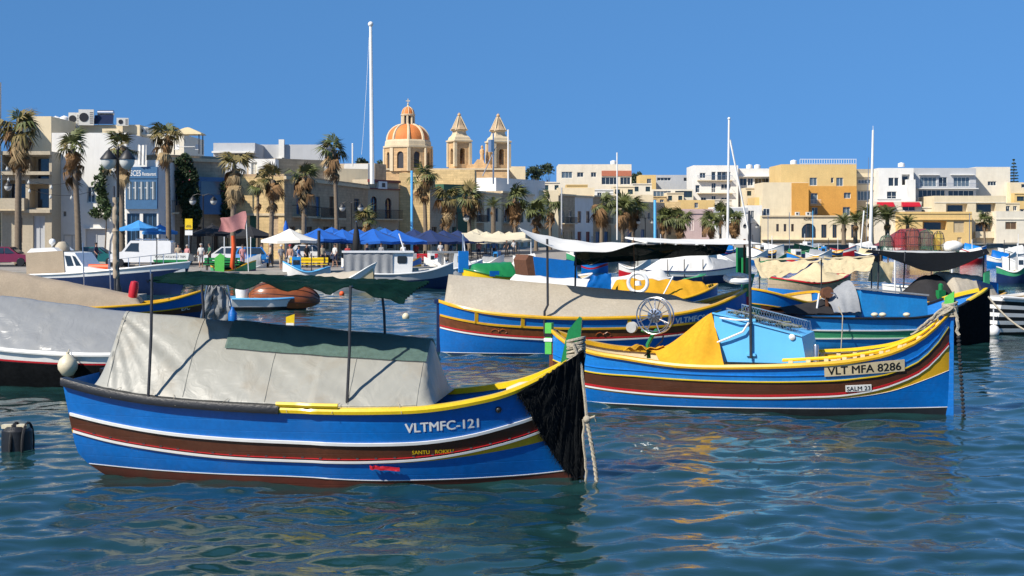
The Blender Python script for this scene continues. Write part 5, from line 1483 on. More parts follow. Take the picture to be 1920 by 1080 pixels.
# ------------------------------------------------------------------ more boats
def gboat(name, label, px0, pw0, px1, pw1, bands, rail, beam=2.2, sheer=((0, 1.0), (.5, .72), (1, 1.15)), transom=0., inner='paint_cream', group=None, cat='boat', near=None, post=None, sternpost=None, zdeck=.4, strakes=(), bowrake=.0, power=2.5, kmid=.26):
    S, B = wat(px0, pw0), wat(px1, pw1)
    h = Hull(name, label, S, B, beam, sheer=list(sheer), transom=transom, group=group, cat=cat, near=(-1 if px1 > px0 else 1), bowrake=bowrake, power=power, kmid=kmid)
    bs = []
    for f, m in bands:
        bs.append((None if f is None else (lambda t, f=f: h.sheer(t) * f), m))
    h.shell(bs, nt=26, inner=inner, zdeck=zdeck)
    h.rail(rail, w=.16, h=.08)
    for f, m, hh in strakes:
        h.strake(lambda t, f=f: h.sheer(t) * f, m, hh, .025)
    if post: h.stem(True, m=post[0], thick=.07, mlow=bands[0][1], shape=post[1] if len(post) > 1 else None)
    if sternpost: h.stem(False, m=sternpost[0], thick=.07, mlow=bands[0][1], shape=sternpost[1] if len(sternpost) > 1 else None)
    return h
def lbox(h, pts, y0, y1, m, name, parent=True):
    """a prism on a boat whose outline is given in photograph pixels on the plane y0"""
    v = [h.loc(px, py, y=y0) for px, py in pts]
    mb = MB(); mb.prism([(p.x, p.z) for p in v], y0, y1)
    return mb.build(name, m, h.root)
def lpole(h, pts, y, r=.03, m='steel_dark', name='pole'):
    mb = MB(); mb.tube([h.loc(px, py, y=y) for px, py in pts], r, 6); return mb.build(name, m, h.root, True)
def cloth(name, label, cat, m, corners, nu=24, nv=10, sag=.2, amp=.06, seed=0., thick=.012, group=None, fringe=0.):
    """a hanging or stretched cloth between four world points (a b top/near edge, d c opposite edge)"""
    a, b_, c, d = [Vector(p) for p in corners]
    def fn(u, v):
        p = a.lerp(b_, u).lerp(d.lerp(c, u), v)
        p.z -= sag * 4 * u * (1 - u) * (.4 + .6 * math.sin(PI * min(1, max(0, v * .8 + .1))))
        n = nz3(u * 5 + seed, v * 3, seed); n2 = nz3(u * 13 + seed, v * 5, seed + 4)
        return p + Vector((amp * .5 * n2, amp * n, amp * n + .3 * amp * n2))
    mb = MB(); mb.sheet(fn, nu, nv, thick=thick)
    o = mb.build(name, m, None, True, 60)
    return tag(o, label, cat, group)

# E: white and black boat with silver tarpaulin, far left
E = gboat('fishing_boat', 'white topped boat with red line and black skirt beneath a silver tarpaulin', -150, 712, 455, 724, [(.74, 'paint_white'), (.69, 'paint_red'), (None, 'antifoul_black')], 'paint_white', 2.5, ((0, 1.25), (.25, .92), (.5, .78), (.75, .8), (1, 1.1)), transom=.55)
cover(E, .17, .98, 2.08, 1.35, 'tarp_silver', 'tarpaulin', 'shiny silver tarpaulin tented over the black and white boat', 'tarpaulin', shape=1.3, inset=.97, wrinkle=.035, sag=.02, end0=.11, end1=.1, seed=8., nu=110, nv=50, zbase=-.02)
mb = MB()
def fsk(u, v):
    t = .03 + .94 * u; z = E.sheer(t) * .68 * (1 - v) - .06 * v
    return E.pt(t, z, -1, .03 + .012 * nz3(u * 30, v * 2) + .01 * math.sin(u * 70))
mb.sheet(fsk, 90, 5, thick=.01)
local_obj(E, mb, 'hull_skirt', 'net_black', 'black fabric skirt hung along the side of the white topped boat', 'skirt')
fd = MB(); p = E.loc(127, 686, y=-1.48)
fd.lathe([(.002, -.24), (.12, -.2), (.205, -.07), (.215, .03), (.17, .15), (.08, .22), (.04, .26), (.04, .3)], 16, p); fd.tube([p + Vector((0, 0, .28)), E.loc(130, 655, y=-1.3)], .012, 5)
local_obj(E, fd, 'ball_fender', 'plastic_cream', 'round cream fender hanging on the black skirt of the far left boat', 'fender')
# F: beige covered boat with yellow bow
F_ = gboat('fishing_boat', 'navy boat with yellow rail half hidden behind the silver tarpaulin', -160, 606, 383, 600, [(.55, 'hull_blue'), (.3, 'hull_brown'), (None, 'hull_navy')], 'paint_yellow', 2.6, ((0, 1.0), (.4, .62), (.7, .62), (.88, .8), (1, 1.15)), strakes=((.55, 'paint_yellow', .06),))
cover(F_, .12, .78, 2.35, .95, 'canvas_brown', 'canvas_cover', 'matt brown canvas sloping down to the right behind the silver tarpaulin', 'canvas', shape=4.5, inset=.95, wrinkle=.04, end0=.01, end1=.02, seed=12.)
F_.text('E7C', 340, 356, 583, 580, 'paint_white')
lf = MB(); lf.lathe([(.001, -.42), (.14, -.38), (.17, -.2), (.17, .2), (.14, .38), (.001, .42)], 12)
o = lf.build('lifebuoy_can', 'paint_red', None, True); o.matrix_world = F_.mw @ Matrix.Translation(F_.loc(250, 547, y=-.7)) @ Matrix.Rotation(R(8), 4, 'Y'); tag(o, 'upright red fender on the brown canvas boat', 'fender')
for px, y0, y1, lb in ((158, 455, 540, 0), (208, 470, 560, 0), (285, 505, 590, 0)):
    lpole(F_, [(px, y1), (px - 3, y0)], .3, .025, 'steel')
# white cloth hanging at the stern of E
cloth('hanging_sheet', 'bluish white plastic sheet hanging beside thin poles behind the nearest tarpaulin', 'sheet', 'tarp_silver', [at(392, 536, 26), at(424, 538, 26), at(438, 618, 26.2), at(372, 612, 26.3)], 14, 14, 0, .12, 3.)
for k, (xa, xb, lb) in enumerate(((392, 375, 'slanting metal pole left of the hanging white sheet'), (398, 396, 'upright metal pole in front of the hanging white sheet'), (424, 440, 'thin cord like pole right of the hanging white sheet'))):
    mb = MB(); mb.tube([at(xa, 520, 26 + .1 * k), at(xb, 610, 26.2)], .022 if k < 2 else .015, 5)
    tag(mb.build('stay_pole', 'steel', None, True), lb, 'pole', 'poles by the white sheet')
mb = MB(); p = at(436, 592, 26); mb.lathe([(.001, 0), (.075, .0), (.08, .05), (.08, .2), (.03, .27), (.03, .31)], 10, (p.x, p.y, p.z - .15)); tag(mb.build('water_bottle', 'hull_blue', None, True), 'blue plastic bottle beside the hanging white sheet', 'bottle')
# G: white cruiser
G = gboat('cabin_cruiser', 'white motor cruiser with navy hull and beige canvas cabin', 40, 549, 338, 552, [(.80, 'grp_white'), (None, 'hull_navy')], 'grp_white', 2.7, ((0, 1.0), (.4, 1.15), (.75, 1.45), (1, 1.75)), transom=.85, inner='grp_white', zdeck=.8, bowrake=.6)
lbox(G, [(50, 520), (48, 474), (118, 470), (122, 520)], -1.0, 1.0, 'canvas_brown', 'canvas_cabin')
hs = lbox(G, [(120, 522), (116, 472), (140, 474), (158, 500), (205, 508), (208, 524)], -.95, .95, 'grp_white', 'deckhouse')
for q in ([(121, 479), (132, 480), (138, 498), (126, 499)], [(135, 479), (141, 481), (152, 498), (142, 498)]):
    v = [G.loc(px, py, y=-.97) for px, py in q]; mb = MB(); mb.prism([(p.x, p.z) for p in v], -.97, -.953); mb.build('pane', 'glass', hs)
lbox(G, [(50, 474), (58, 466), (100, 464), (110, 472)], -.9, .9, 'grp_white', 'hardtop')
G.text('VL', 274, 286, 531, 530, 'rubber_black')
mb = MB()
for i in range(7):
    t = .62 + .055 * i; p = G.pt(t, G.sheer(t), -1, -.05); mb.tube([p, p + Vector((0, 0, .55))], .02, 5)
mb.tube([G.pt(.62 + .33 * i / 10, G.sheer(.62 + .33 * i / 10), -1, -.05) + Vector((0, 0, .55)) for i in range(11)], .022, 5); mb.build('bow_rail', 'steel', G.root)
mb = MB(); p = G.loc(117, 468, y=0); mb.lathe([(.3, -.45), (.42, -.1), (.38, .2), (.2, .42), (.001, .45)], 12, p); local_obj(G, mb, 'cable_drum', 'plaster_taupe', 'olive covered drum on the roof of the white cruiser', 'drum')
mb = MB(); p = G.loc(98, 462, y=0); mb.ball(p + Vector((0, 0, .25)), .18); mb.tube([p, p + Vector((0, 0, .2))], .05, 5); mb.build('radar_dome', 'grp_white', G.root, True)
mb = MB(); p = G.loc(167, 500, y=-.3); mb.tube([p, p + Vector((1.2, 0, 0))], .14, 8); local_obj(G, mb, 'rolled_lifejacket', 'orange', 'orange roll lying on the foredeck of the white cruiser', 'life jacket')
# H: raft with varnished dinghy
H_ = gboat('raft', 'low white raft boat carrying an upturned varnished dinghy', 432, 581, 574, 579, [(.3, 'grp_white'), (None, 'antifoul_black')], 'panel_sky', 2., ((0, .52), (.5, .5), (1, .56)), transom=.9, inner='panel_sky', zdeck=.42)
mb = MB()
def fdg(u, v):
    t = u; w = .75 * max(0.02, 1 - abs(2 * t - 1) ** 2.6) ** .7
    a = PI * v
    return Vector((3.3 * t, -w * math.cos(a), .62 * math.sin(a) * max(.05, 1 - abs(2 * t - 1) ** 3) ** .6))
mb.sheet(fdg, 24, 14)
D5 = mb.build('upturned_dinghy', 'varnish', None, True); D5.location = H_.mw @ Vector((.75, -.1, .58)); D5.rotation_euler = (R(28), R(5), H_.rz); D5.scale = (.95, 1, 1.25)
mb = MB()
for v in (.12, .24, .36, .5, .64, .76, .88):
    mb = MB(); mb.tube([fdg(u, v) * 1.006 for u in np.linspace(.02, .98, 20)], .014 if v != .5 else .035, 4); mb.build('keel' if v == .5 else 'plank_seam', 'hull_brown', D5)
tag(D5, 'varnished wooden dinghy lying upturned on the white raft', 'dinghy')
mb = MB(); p = H_.loc(454, 545, y=0); mb.lathe([(.001, -.4), (.26, -.36), (.3, 0), (.26, .32), (.1, .42), (.1, .5)], 12, p); local_obj(H_, mb, 'plastic_drum', 'plastic_white', 'white plastic drum on the raft with the varnished dinghy', 'drum')
# I: boat with grey curtains and white wheelhouse
I_ = gboat('cabin_boat', 'dark hulled boat with white wheelhouse and grey curtains near the quay', 645, 541, 850, 540, [(.55, 'plaster_grey'), (None, 'hull_navy')], 'grp_white', 2.5, ((0, .95), (.5, .9), (.8, 1.1), (1, 1.5)), transom=.7, zdeck=.7)
lbox(I_, [(735, 522), (735, 474), (775, 474), (772, 520)], -1.0, 1.0, 'grp_white', 'wheelhouse')
w_ = lbox(I_, [(747, 480), (761, 480), (763, 482), (763, 492), (761, 494), (747, 494), (745, 492), (745, 482)], -1.03, -1.003, 'glass', 'pane')
lbox(I_, [(641, 474), (641, 471), (776, 471), (776, 474)], -1.15, 1.15, 'grp_white', 'roof')
mb = MB(); mb.sheet(lambda u, v: I_.loc(644 + 92 * u, 474 + 52 * v, y=-1.08) + Vector((0, .07 * math.sin(u * 34) * (.3 + v) * .6, 0)), 60, 8, thick=.01)
local_obj(I_, mb, 'curtain', 'canvas_grey', 'grey pleated curtain along the side of the white wheelhouse boat', 'curtain')
lpole(I_, [(758, 470), (748, 438)], 0, .04, 'plastic_white', 'antenna')
# J: covered dinghy with upturned prow
J_ = gboat('dinghy', 'small pale dinghy with beige cover and upturned prow', 540, 544, 690, 546, [(.5, 'grp_white'), (None, 'plaster_grey')], 'paint_white', 1.9, ((0, .6), (.5, .55), (.8, .75), (1, 1.6)), bowrake=.5)
cover(J_, .35, .9, .95, 1.2, 'canvas_beige', 'canvas_cover', 'beige canvas on the small dinghy with upturned prow', 'canvas', shape=2., wrinkle=.04, seed=4., nu=30, nv=14)
cover(J_, .03, .35, .75, .85, 'panel_sky', 'canvas_cover', 'pale blue cover at the stern of the small pale dinghy', 'canvas', shape=2., wrinkle=.04, seed=6., nu=20, nv=12)
# boats along the middle
M1 = gboat('fishing_boat', 'yellow railed boat under mustard canvas behind the beige canvas boat', 1120, 598, 1345, 594, [(.6, 'hull_blue'), (None, 'hull_blue')], 'paint_yellow', 2.4, ((0, 1.1), (.5, .75), (1, 1.3)), strakes=((.6, 'paint_yellow', .06),))
cover(M1, .14, .88, 1.62, 1.5, 'canvas_yellow', 'canvas_cover', 'mustard canvas tent on the boat behind the beige canvas', 'canvas', shape=2.2, wrinkle=.08, seed=3., nu=44, nv=22, sag=.1)
mb = MB(); mb.tube([(.36 * math.cos(a), 0, .36 * math.sin(a)) for a in np.linspace(0, 2 * PI, 25)], .07, 8, caps=False); mb.lathe([(.001, -.02), (.14, 0), (.1, .16), (.001, .18)], 10, (0, 0, -.1))
o = mb.build('hauler_drum', 'plastic_white', None, True); o.location = at(1196, 530, 54); o.rotation_euler = (0, 0, R(-12)); tag(o, 'white ring shaped net drum before the mustard canvas', 'net drum')
mb = MB()
for k in range(7): rope_coil(mb, (0, 0, 0), .22 + .04 * k, 2, .9, .02, k=k * 2.)
o = mb.build('teal_net', 'paint_seagreen', None); o.location = at(1302, 556, 57.5); tag(o, 'bundle of teal netting at the end of the mustard canvas', 'net')
lpole(M1, [(1240, 560), (1262, 518)], -1.1, .03, 'plastic_white')
M2 = gboat('fishing_boat', 'bright blue boxy boat with rusty curved end under the awning', 990, 558, 1110, 556, [(.5, 'hull_blue_light'), (None, 'hull_blue')], 'paint_white', 2.4, ((0, .9), (.5, .8), (1, 1.2)))
lbox(M2, [(1006, 525), (1000, 481), (1080, 490), (1084, 525)], -1., 1., 'hull_blue_light', 'cabin')
lbox(M2, [(992, 525), (986, 488), (992, 478), (1001, 480), (1007, 500), (1006, 525)], -.95, .95, 'rust', 'cabin_end')
M4 = gboat('fishing_boat', 'pale boat with long off-white canvas ridge behind the beige canvas', 930, 578, 1262, 574, [(.5, 'paint_white'), (None, 'hull_navy')], 'paint_white', 2.5, ((0, 1.0), (.5, .8), (1, 1.3)))
cover(M4, .06, .97, 1.45, 1.85, 'canvas_white', 'canvas_cover', 'long off-white canvas ridge rising toward the right behind beige canvas', 'canvas', shape=1.5, wrinkle=.04, seed=2., nu=40, nv=16, sag=.06, ridge=lambda u: 1.6 - .35 * math.sin(PI * u * .8) + .5 * u ** 3)
cloth('blue_flap', 'navy and pink flap hanging beside the mustard canvas', 'canvas', 'hull_blue', [at(1108, 518, 56), at(1146, 512, 56), at(1146, 545, 56), at(1096, 545, 56)], 10, 6, 0, .06)
M5 = gboat('fishing_boat', 'yellow boat with green cover and blue prow post', 1000, 549, 868, 551, [(.55, 'paint_yellow_bright'), (None, 'paint_seagreen')], 'paint_green', 2.3, ((0, 1.1), (.5, .95), (1, 1.35)), post=('hull_blue_light', [(-.3, -.2), (.25, -.2), (.25, .95), (-.3, .95)]))
cover(M5, .3, .9, 1.75, 1.65, 'paint_green', 'canvas_cover', 'dark green cover slung across the yellow boat with blue post', 'canvas', shape=2.4, wrinkle=.07, seed=9., nu=26, nv=14)
cover(M5, .02, .3, 1.75, 1.75, 'canvas_white', 'canvas_cover', 'crumpled off-white cover at the stern of the yellow boat', 'canvas', shape=2., wrinkle=.1, seed=7., nu=22, nv=14)
lbox(M5, [(918, 518), (918, 508), (936, 508), (936, 518)], 1.18, 1.2, 'hull_blue', 'number_board')
MY = gboat('motor_boat', 'small white motor yacht left of the blue prow post', 790, 536, 905, 535, [(.8, 'grp_white'), (None, 'grp_white')], 'grp_white', 2.4, ((0, 1.0), (.5, 1.1), (1, 1.6)), transom=.85, inner='grp_white', zdeck=.8)
d_ = lbox(MY, [(850, 520), (852, 474), (872, 472), (880, 490), (892, 508), (895, 520)], -.9, .9, 'grp_white', 'deckhouse')
v = [MY.loc(px, py, y=-.92) for px, py in ((858, 480), (871, 480), (877, 492), (858, 492))]; mb = MB(); mb.prism([(p.x, p.z) for p in v], -.92, -.903); mb.build('pane', 'glass', d_)
lpole(MY, [(872, 472), (868, 438)], 0, .04, 'plastic_white', 'antenna'); lpole(MY, [(826, 520), (827, 474)], 0, .2, 'plastic_white', 'davit'); lbox(MY, [(810, 475), (810, 471), (870, 472), (870, 475)], -.9, .9, 'canvas_grey', 'bimini')
M3 = gboat('cabin_boat', 'white tented cabin boat with navy hull at mid distance', 1205, 531, 1402, 530, [(.6, 'paint_white'), (None, 'hull_navy')], 'hull_navy', 2.8, ((0, .85), (.5, .8), (1, 1.2)), transom=.7)
cover(M3, .03, .66, 2.1, 2.1, 'canvas_white', 'boat_tent', 'bright white tent with rounded ridge on the navy hulled boat', 'tent', shape=2.2, wrinkle=.06, seed=15., end0=.45, end1=.12, nu=40, nv=20)
cover(M3, .6, .97, 1.75, 1.3, 'canvas_grey', 'canvas_cover', 'grey canvas over the foredeck of the white tented boat', 'canvas', shape=2., wrinkle=.05, seed=16., nu=26, nv=14)
for px in (1252, 1283, 1318): lpole(M3, [(px, 524), (px, 486)], -1.3, .03)
M7 = gboat('luzzu', 'yellow railed boat with a tall dark green board at its prow', 1530, 600, 1402, 610, [(.6, 'hull_blue'), (.35, 'hull_brown'), (None, 'hull_navy')], 'paint_yellow', 2.3, ((0, 1.1), (.5, .8), (1, 1.35)), strakes=((.6, 'paint_yellow', .05),), post=('paint_green', [(-.1, -.3), (.3, -.3), (.3, 1.1), (-.1, 1.1)]))
lbox(M7, [(1380, 512), (1380, 464), (1397, 464), (1397, 512)], -.2, -.13, 'paint_green', 'tall_board')
M9 = gboat('fishing_boat', 'blue boat with conical tan tent beneath the tan awnings', 1440, 569, 1594, 567, [(.6, 'stone_grey'), (None, 'hull_blue_light')], 'paint_red', 2.5, ((0, 1.25), (.5, 1.0), (1, 1.4)), strakes=((.95, 'paint_green', .08),))
cover(M9, .3, .93, 1.75, 1.75, 'canvas_tan', 'boat_tent', 'conical tan tent on the small blue boat', 'tent', shape=1.1, wrinkle=.05, seed=18., nu=30, nv=16, inset=1.05, ridge=lambda u: 1.15 + .85 * (1 - abs(2 * u - .9)) )
Yw = 60.
aw_ = cloth('awning', 'tan awning on ropes, left of two beside the tall green board', 'awning', 'canvas_tan', [at(1412, 488, Yw), at(1541, 485, Yw), at(1500, 506, Yw - .5), at(1428, 522, Yw - .7)], 36, 16, .16, .14, 2.)
o = cloth('top_panel', None, None, 'canvas_tan', [at(1412, 487, Yw + .05), at(1541, 484, Yw + .05), at(1535, 482, Yw + 2.6), at(1420, 484, Yw + 2.6)], 24, 10, .05, .08, 5.); o.parent = aw_
aw_ = cloth('awning', 'tan awning on ropes, right of two below the dark canopy', 'awning', 'canvas_tan', [at(1542, 486, Yw), at(1640, 482, Yw), at(1632, 508, Yw - .5), at(1546, 513, Yw - .6)], 30, 14, .05, .14, 7.)
o = cloth('top_panel', None, None, 'canvas_tan', [at(1542, 485, Yw + .05), at(1640, 481, Yw + .05), at(1636, 479, Yw + 2.6), at(1546, 482, Yw + 2.6)], 24, 10, .05, .08, 9.); o.parent = aw_
cloth('side_curtain', 'tan canvas curtain behind the dark canopy', 'curtain', 'canvas_tan', [at(1632, 490, Yw + 1), at(1676, 492, Yw + 1), at(1672, 530, Yw + 1), at(1628, 528, Yw + 1)], 14, 8, 0, .1, 11.)
for px, lb in ((1424, 'thin pole at the left corner of the left tan awning'), (1540, 'thin pole between the two tan awnings'), (1634, 'thin pole at the right corner of the right tan awning')):
    mb = MB(); mb.tube([at(px, 484, Yw), at(px, 560, Yw)], .03, 5); tag(mb.build('awning_pole', 'steel_dark'), lb, 'pole', 'poles of the tan awnings')
# right-hand group
D2 = gboat('fishing_boat', 'navy boat with yellow trim under beige and charcoal canvas behind the sky blue boat', 1640, 612, 1885, 606, [(.65, 'hull_navy'), (None, 'hull_navy')], 'paint_yellow', 2.6, ((0, 1.0), (.5, .85), (1, 1.2)))
cover(D2, .2, .5, 1.75, 1.9, 'canvas_dark', 'canvas_cover', 'charcoal canvas peak behind the sky blue cabin', 'canvas', shape=1.4, wrinkle=.06, seed=21., nu=26, nv=16, end0=.5, end1=.1)
cover(D2, .46, .83, 2.0, 1.75, 'canvas_beige', 'canvas_cover', 'beige canvas over the navy boat behind the sky blue cabin', 'canvas', shape=2.6, wrinkle=.06, seed=22., nu=30, nv=16, end0=.12, end1=.05)
lbox(D2, [(1824, 568), (1824, 524), (1872, 530), (1872, 568)], -.7, .7, 'hull_blue', 'locker')
lbox(D2, [(1846, 545), (1846, 512), (1856, 507), (1856, 545)], -.9, -.82, 'paint_seagreen', 'post')
eg = MB(); p = D2.loc(1764, 552, y=-1.05); eg.box(p.x - .14, p.x + .14, -1.15, -.95, p.z - .2, p.z + .15); eg.lathe([(.09, 0), (.09, .2), (.03, .25)], 10, (p.x, -1.05, p.z + .15)); local_obj(D2, eg, 'engine', 'paint_green', 'small green engine on the navy boat behind the sky blue cabin', 'engine')
D3 = gboat('fishing_boat', 'boat with black and white horizontally striped hull at the right edge', 1838, 628, 2010, 622, [(.9, 'paint_white'), (.8, 'rubber_black'), (.7, 'paint_white'), (.6, 'rubber_black'), (.5, 'paint_white'), (.4, 'rubber_black'), (.3, 'paint_white'), (.2, 'rubber_black'), (.1, 'paint_white'), (None, 'rubber_black')], 'paint_white', 2.4, ((0, 1.3), (.5, 1.2), (1, 1.4)), transom=.9)
mb = MB(); mb.tube(bez(at(1853, 556, 43.6), at(1935, 625, 42.5), .15, 12), .03, 5); tag(mb.build('mooring_rope', 'rope', None, True), 'brown mooring rope running from the black bow to the right edge', 'rope')
mb = MB(); p = wat(1863, 632); mb.ball((p.x, p.y, .2), .2, 10); mb.tube([(p.x, p.y, .35), (p.x, p.y, .9)], .02, 5); tag(mb.build('buoy', 'plastic_white', None, True), 'small white fender beside the black bow', 'fender')
Yk = 52.
def fcan(u, v):
    p = at(1622 + 233 * u, 472, Yk).lerp(at(1628 + 222 * u, 472, Yk + 3.2), v)
    p.z = 2.72 - .04 * u + .12 * max(0, u - .85) * 5 - .72 * math.exp(-((u - .56) / .34) ** 2) * (1 - v) ** .8 - .1 * math.sin(PI * u) * v + .03 * nz3(u * 6, v * 3)
    return p
mb = MB(); mb.sheet(fcan, 40, 14, thick=.012); tag(mb.build('canopy', 'net_black', None, True), 'black shade canopy sagging in the middle on the right', 'canopy')
for px, y1, lb in ((1648, 570, 'slim pole under the left end of the black canopy'), (1697, 540, 'slim pole under the black canopy above the sky blue cabin'), (1845, 560, 'slim pole under the right end of the black canopy')):
    mb = MB(); mb.tube([at(px, 472, Yk + .6), at(px - 3, y1, Yk + .6)], .03, 5); tag(mb.build('canopy_pole', 'steel_dark'), lb, 'pole', 'poles of the black canopy')
T_ = gboat('work_boat', 'work boat with a white roof ledge carrying fish traps', 1655, 575, 1800, 574, [(.5, 'paint_white'), (None, 'hull_blue')], 'paint_white', 2.6, ((0, 1.), (.5, .9), (1, 1.3)))
YT = T_.mw.translation.y
lbox(T_, [(1672, 476), (1672, 470), (1792, 472), (1792, 478)], -1.2, 1.2, 'paint_white', 'roof')
for px in (1678, 1785):
    lpole(T_, [(px, 560), (px, 476)], -1.1, .04, 'plastic_white'); lpole(T_, [(px, 560), (px, 476)], 1.1, .04, 'plastic_white')
mat('trap_red', (.5, .03, .04), .8, .3, 8, alpha=.3); mat('trap_green', (.06, .20, .12), .8, .3, 8, alpha=.3); mat('trap_yellow', (.62, .45, .03), .8, .3, 8, alpha=.35); mat('trap_brown', (.28, .09, .05), .8, .3, 8, alpha=.3)
for px, w_, h_, m_, nm in ((1662, 22, 28, 'trap_green', 'dark green'), (1688, 20, 38, 'trap_red', 'red'), (1711, 26, 42, 'trap_brown', 'brown'), (1737, 26, 38, 'trap_green', 'pale green'), (1760, 18, 36, 'trap_yellow', 'yellow')):
    t_ = thing('fish_trap', nm + ' mesh fish trap standing on the white roof ledge', 'fish trap', at(px, 470, YT) + Vector((0, 0, .02)), 0, 'fish traps on the white ledge')
    sc_ = YT / FPX; rr, hh = w_ * sc_ * .58, h_ * sc_
    prof = [(rr * .9, 0), (rr, hh * .25), (rr, hh * .6), (rr * .75, hh * .88), (rr * .3, hh)]
    mb = MB(); mb.lathe(prof, 14); mb.v = [(x + .12 * nz3(x * 2, y * 2, z * 2 + px), y, z + .10 * nz3(x * 2 + 5, y * 2, z * 2 + px)) for x, y, z in mb.v]; mb.build('netting', m_, t_, True)
    for k in range(8):
        a = 2 * PI * k / 8; mb = MB(); mb.tube([(r * 1.02 * math.cos(a), r * 1.02 * math.sin(a), z) for r, z in prof], .011, 4); mb.build('hoop', 'steel_dark', t_)
    for r, z in prof[:4]:
        mb = MB(); mb.tube([(r * 1.02 * math.cos(a), r * 1.02 * math.sin(a), z) for a in np.linspace(0, 2 * PI, 17)], .011, 4, caps=False); mb.build('ring', 'steel_dark', t_)
mb = MB(); p = at(1785, 462, YT); mb.sheet(lambda u, v: p + Vector(((.5 + .08 * nz3(u * 5, v * 4)) * math.cos(2 * PI * u) * math.sin(PI * v), .4 * math.sin(2 * PI * u) * math.sin(PI * v), -.26 * math.cos(PI * v) + .06 * nz3(u * 4, v * 5))), 16, 10); tag(mb.build('sack', 'canvas_white', None, True), 'white sack at the end of the fish trap ledge', 'sack')
# a field of smaller moored boats
cols = {'w': [(.7, 'paint_white'), (None, 'paint_white')], 'wb': [(.55, 'paint_white'), (None, 'hull_blue')], 'b': [(.6, 'hull_blue_light'), (.45, 'paint_red'), (None, 'hull_blue')], 'by': [(.65, 'hull_blue'), (.5, 'paint_yellow'), (None, 'hull_brown')], 'g': [(.6, 'paint_seagreen'), (None, 'hull_navy')], 'wr': [(.6, 'paint_white'), (None, 'paint_red')], 'n': [(.6, 'hull_navy'), (None, 'antifoul_black')]}
far = [
 (1455, 1412, 487, 'by', 'paint_yellow', 'blue and yellow boat moored below the cream arched restaurant', None),
 (1420, 1470, 476, 'w', 'paint_white', 'white launch moored left of the green netting frames', 'canvas_white'),
 (1478, 1540, 482, 'g', 'paint_green', 'green boat moored in front of the cream arched restaurant', 'net_green'),
 (1545, 1500, 474, 'wb', 'paint_white', 'white and blue boat right behind the green moored boat', 'canvas_grey'),
 (1556, 1606, 480, 'wr', 'paint_red', 'white and red boat left of the leaning white mast', None),
 (1640, 1592, 473, 'w', 'paint_white', 'white boat at the foot of the tall right mast', 'canvas_white'),
 (1602, 1655, 490, 'n', 'paint_white', 'dark hulled boat left of the black canopy', 'canvas_tan'),
 (1850, 1905, 500, 'wb', 'paint_white', 'white and blue boat right of the black canopy', 'hull_blue'),
 (1925, 1872, 488, 'w', 'paint_white', 'white boat near the shuttered seafront house', 'canvas_white'),
 (1868, 1930, 530, 'g', 'paint_white', 'green hulled boat with white rail at the right edge', None),
 (1935, 1880, 516, 'w', 'paint_white', 'cluttered white boat at the right edge', 'canvas_grey'),
 (1800, 1850, 480, 'b', 'paint_white', 'small blue boat between the black canopy and the villa', 'hull_blue_light'),
 (1300, 1345, 498, 'wb', 'paint_white', 'white and blue boat beyond the white tented boat', 'canvas_grey'),
 (1395, 1345, 508, 'w', 'paint_white', 'white boat with grey cover near the dark green board', 'canvas_grey'),
 (1420, 1475, 506, 'g', 'paint_green', 'green boat behind the tan awnings', None),
 (1535, 1475, 502, 'b', 'paint_yellow', 'blue boat with red stripe behind the tan awnings', None),
 (1010, 962, 512, 'w', 'paint_white', 'white boat seen beneath the off-white awning', 'canvas_white'),
 (1090, 1140, 512, 'b', 'paint_white', 'blue and red boat under the off-white awning', None),
 (900, 945, 509, 'w', 'paint_white', 'white launch behind the yellow boat with blue post', 'canvas_grey'),
 (1160, 1220, 522, 'wr', 'paint_white', 'white and red boat behind the mustard canvas', None),
 (395, 480, 527, 'g', 'paint_yellow', 'dark green and yellow boat with raised prow at the quay', 'net_green'),
 (620, 530, 530, 'w', 'panel_sky', 'flat pale blue and white boat at the quay', None),
 (700, 640, 520, 'wb', 'paint_white', 'white and blue boat moored beneath the blue parasols', None),
 (240, 330, 540, 'w', 'paint_white', 'pale skiff at the quay right of the white cruiser', None),
 (1110, 1062, 503, 'g', 'paint_white', 'green boat in the gap under the off-white awning edge', 'canvas_tan'),
 (1180, 1235, 492, 'w', 'paint_white', 'white boat before the grey end house', 'canvas_white'),
 (1262, 1215, 486, 'by', 'paint_yellow', 'blue and yellow boat before the golden corner house', None),
 (1275, 1325, 482, 'wr', 'paint_white', 'white boat with red bottom before the mauve house', 'canvas_grey'),
 (1380, 1332, 480, 'b', 'paint_white', 'blue boat with red stripe before the pale grey house', 'hull_blue_light'),
 (1392, 1440, 494, 'wb', 'paint_white', 'white and blue boat just right of the tall green board', 'canvas_white'),
 (1510, 1560, 492, 'w', 'paint_white', 'white launch behind the gap of the tan awnings', 'canvas_grey'),
 (1580, 1535, 486, 'by', 'paint_yellow', 'blue and yellow boat below the two feathery palms', None),
 (1650, 1700, 483, 'wb', 'paint_white', 'white and blue boat left of the fish traps', 'canvas_white'),
 (1750, 1800, 486, 'g', 'paint_green', 'green boat behind the black canopy', None),
 (1845, 1800, 492, 'wr', 'paint_red', 'white and red boat behind the right end of the black canopy', 'canvas_white'),
 (1890, 1945, 478, 'b', 'paint_white', 'blue boat with red stripe at the far right shore', None),
 (840, 795, 516, 'wb', 'paint_white', 'white and blue boat behind the white motor yacht', 'canvas_white'),
 (955, 1000, 520, 'g', 'paint_yellow', 'green and yellow boat left of the boxy blue boat', None),
 (500, 440, 520, 'wb', 'paint_white', 'white and blue boat behind the varnished dinghy', 'canvas_grey'),
 (730, 790, 517, 'by', 'paint_yellow', 'blue and yellow boat behind the grey curtained boat', None),
]
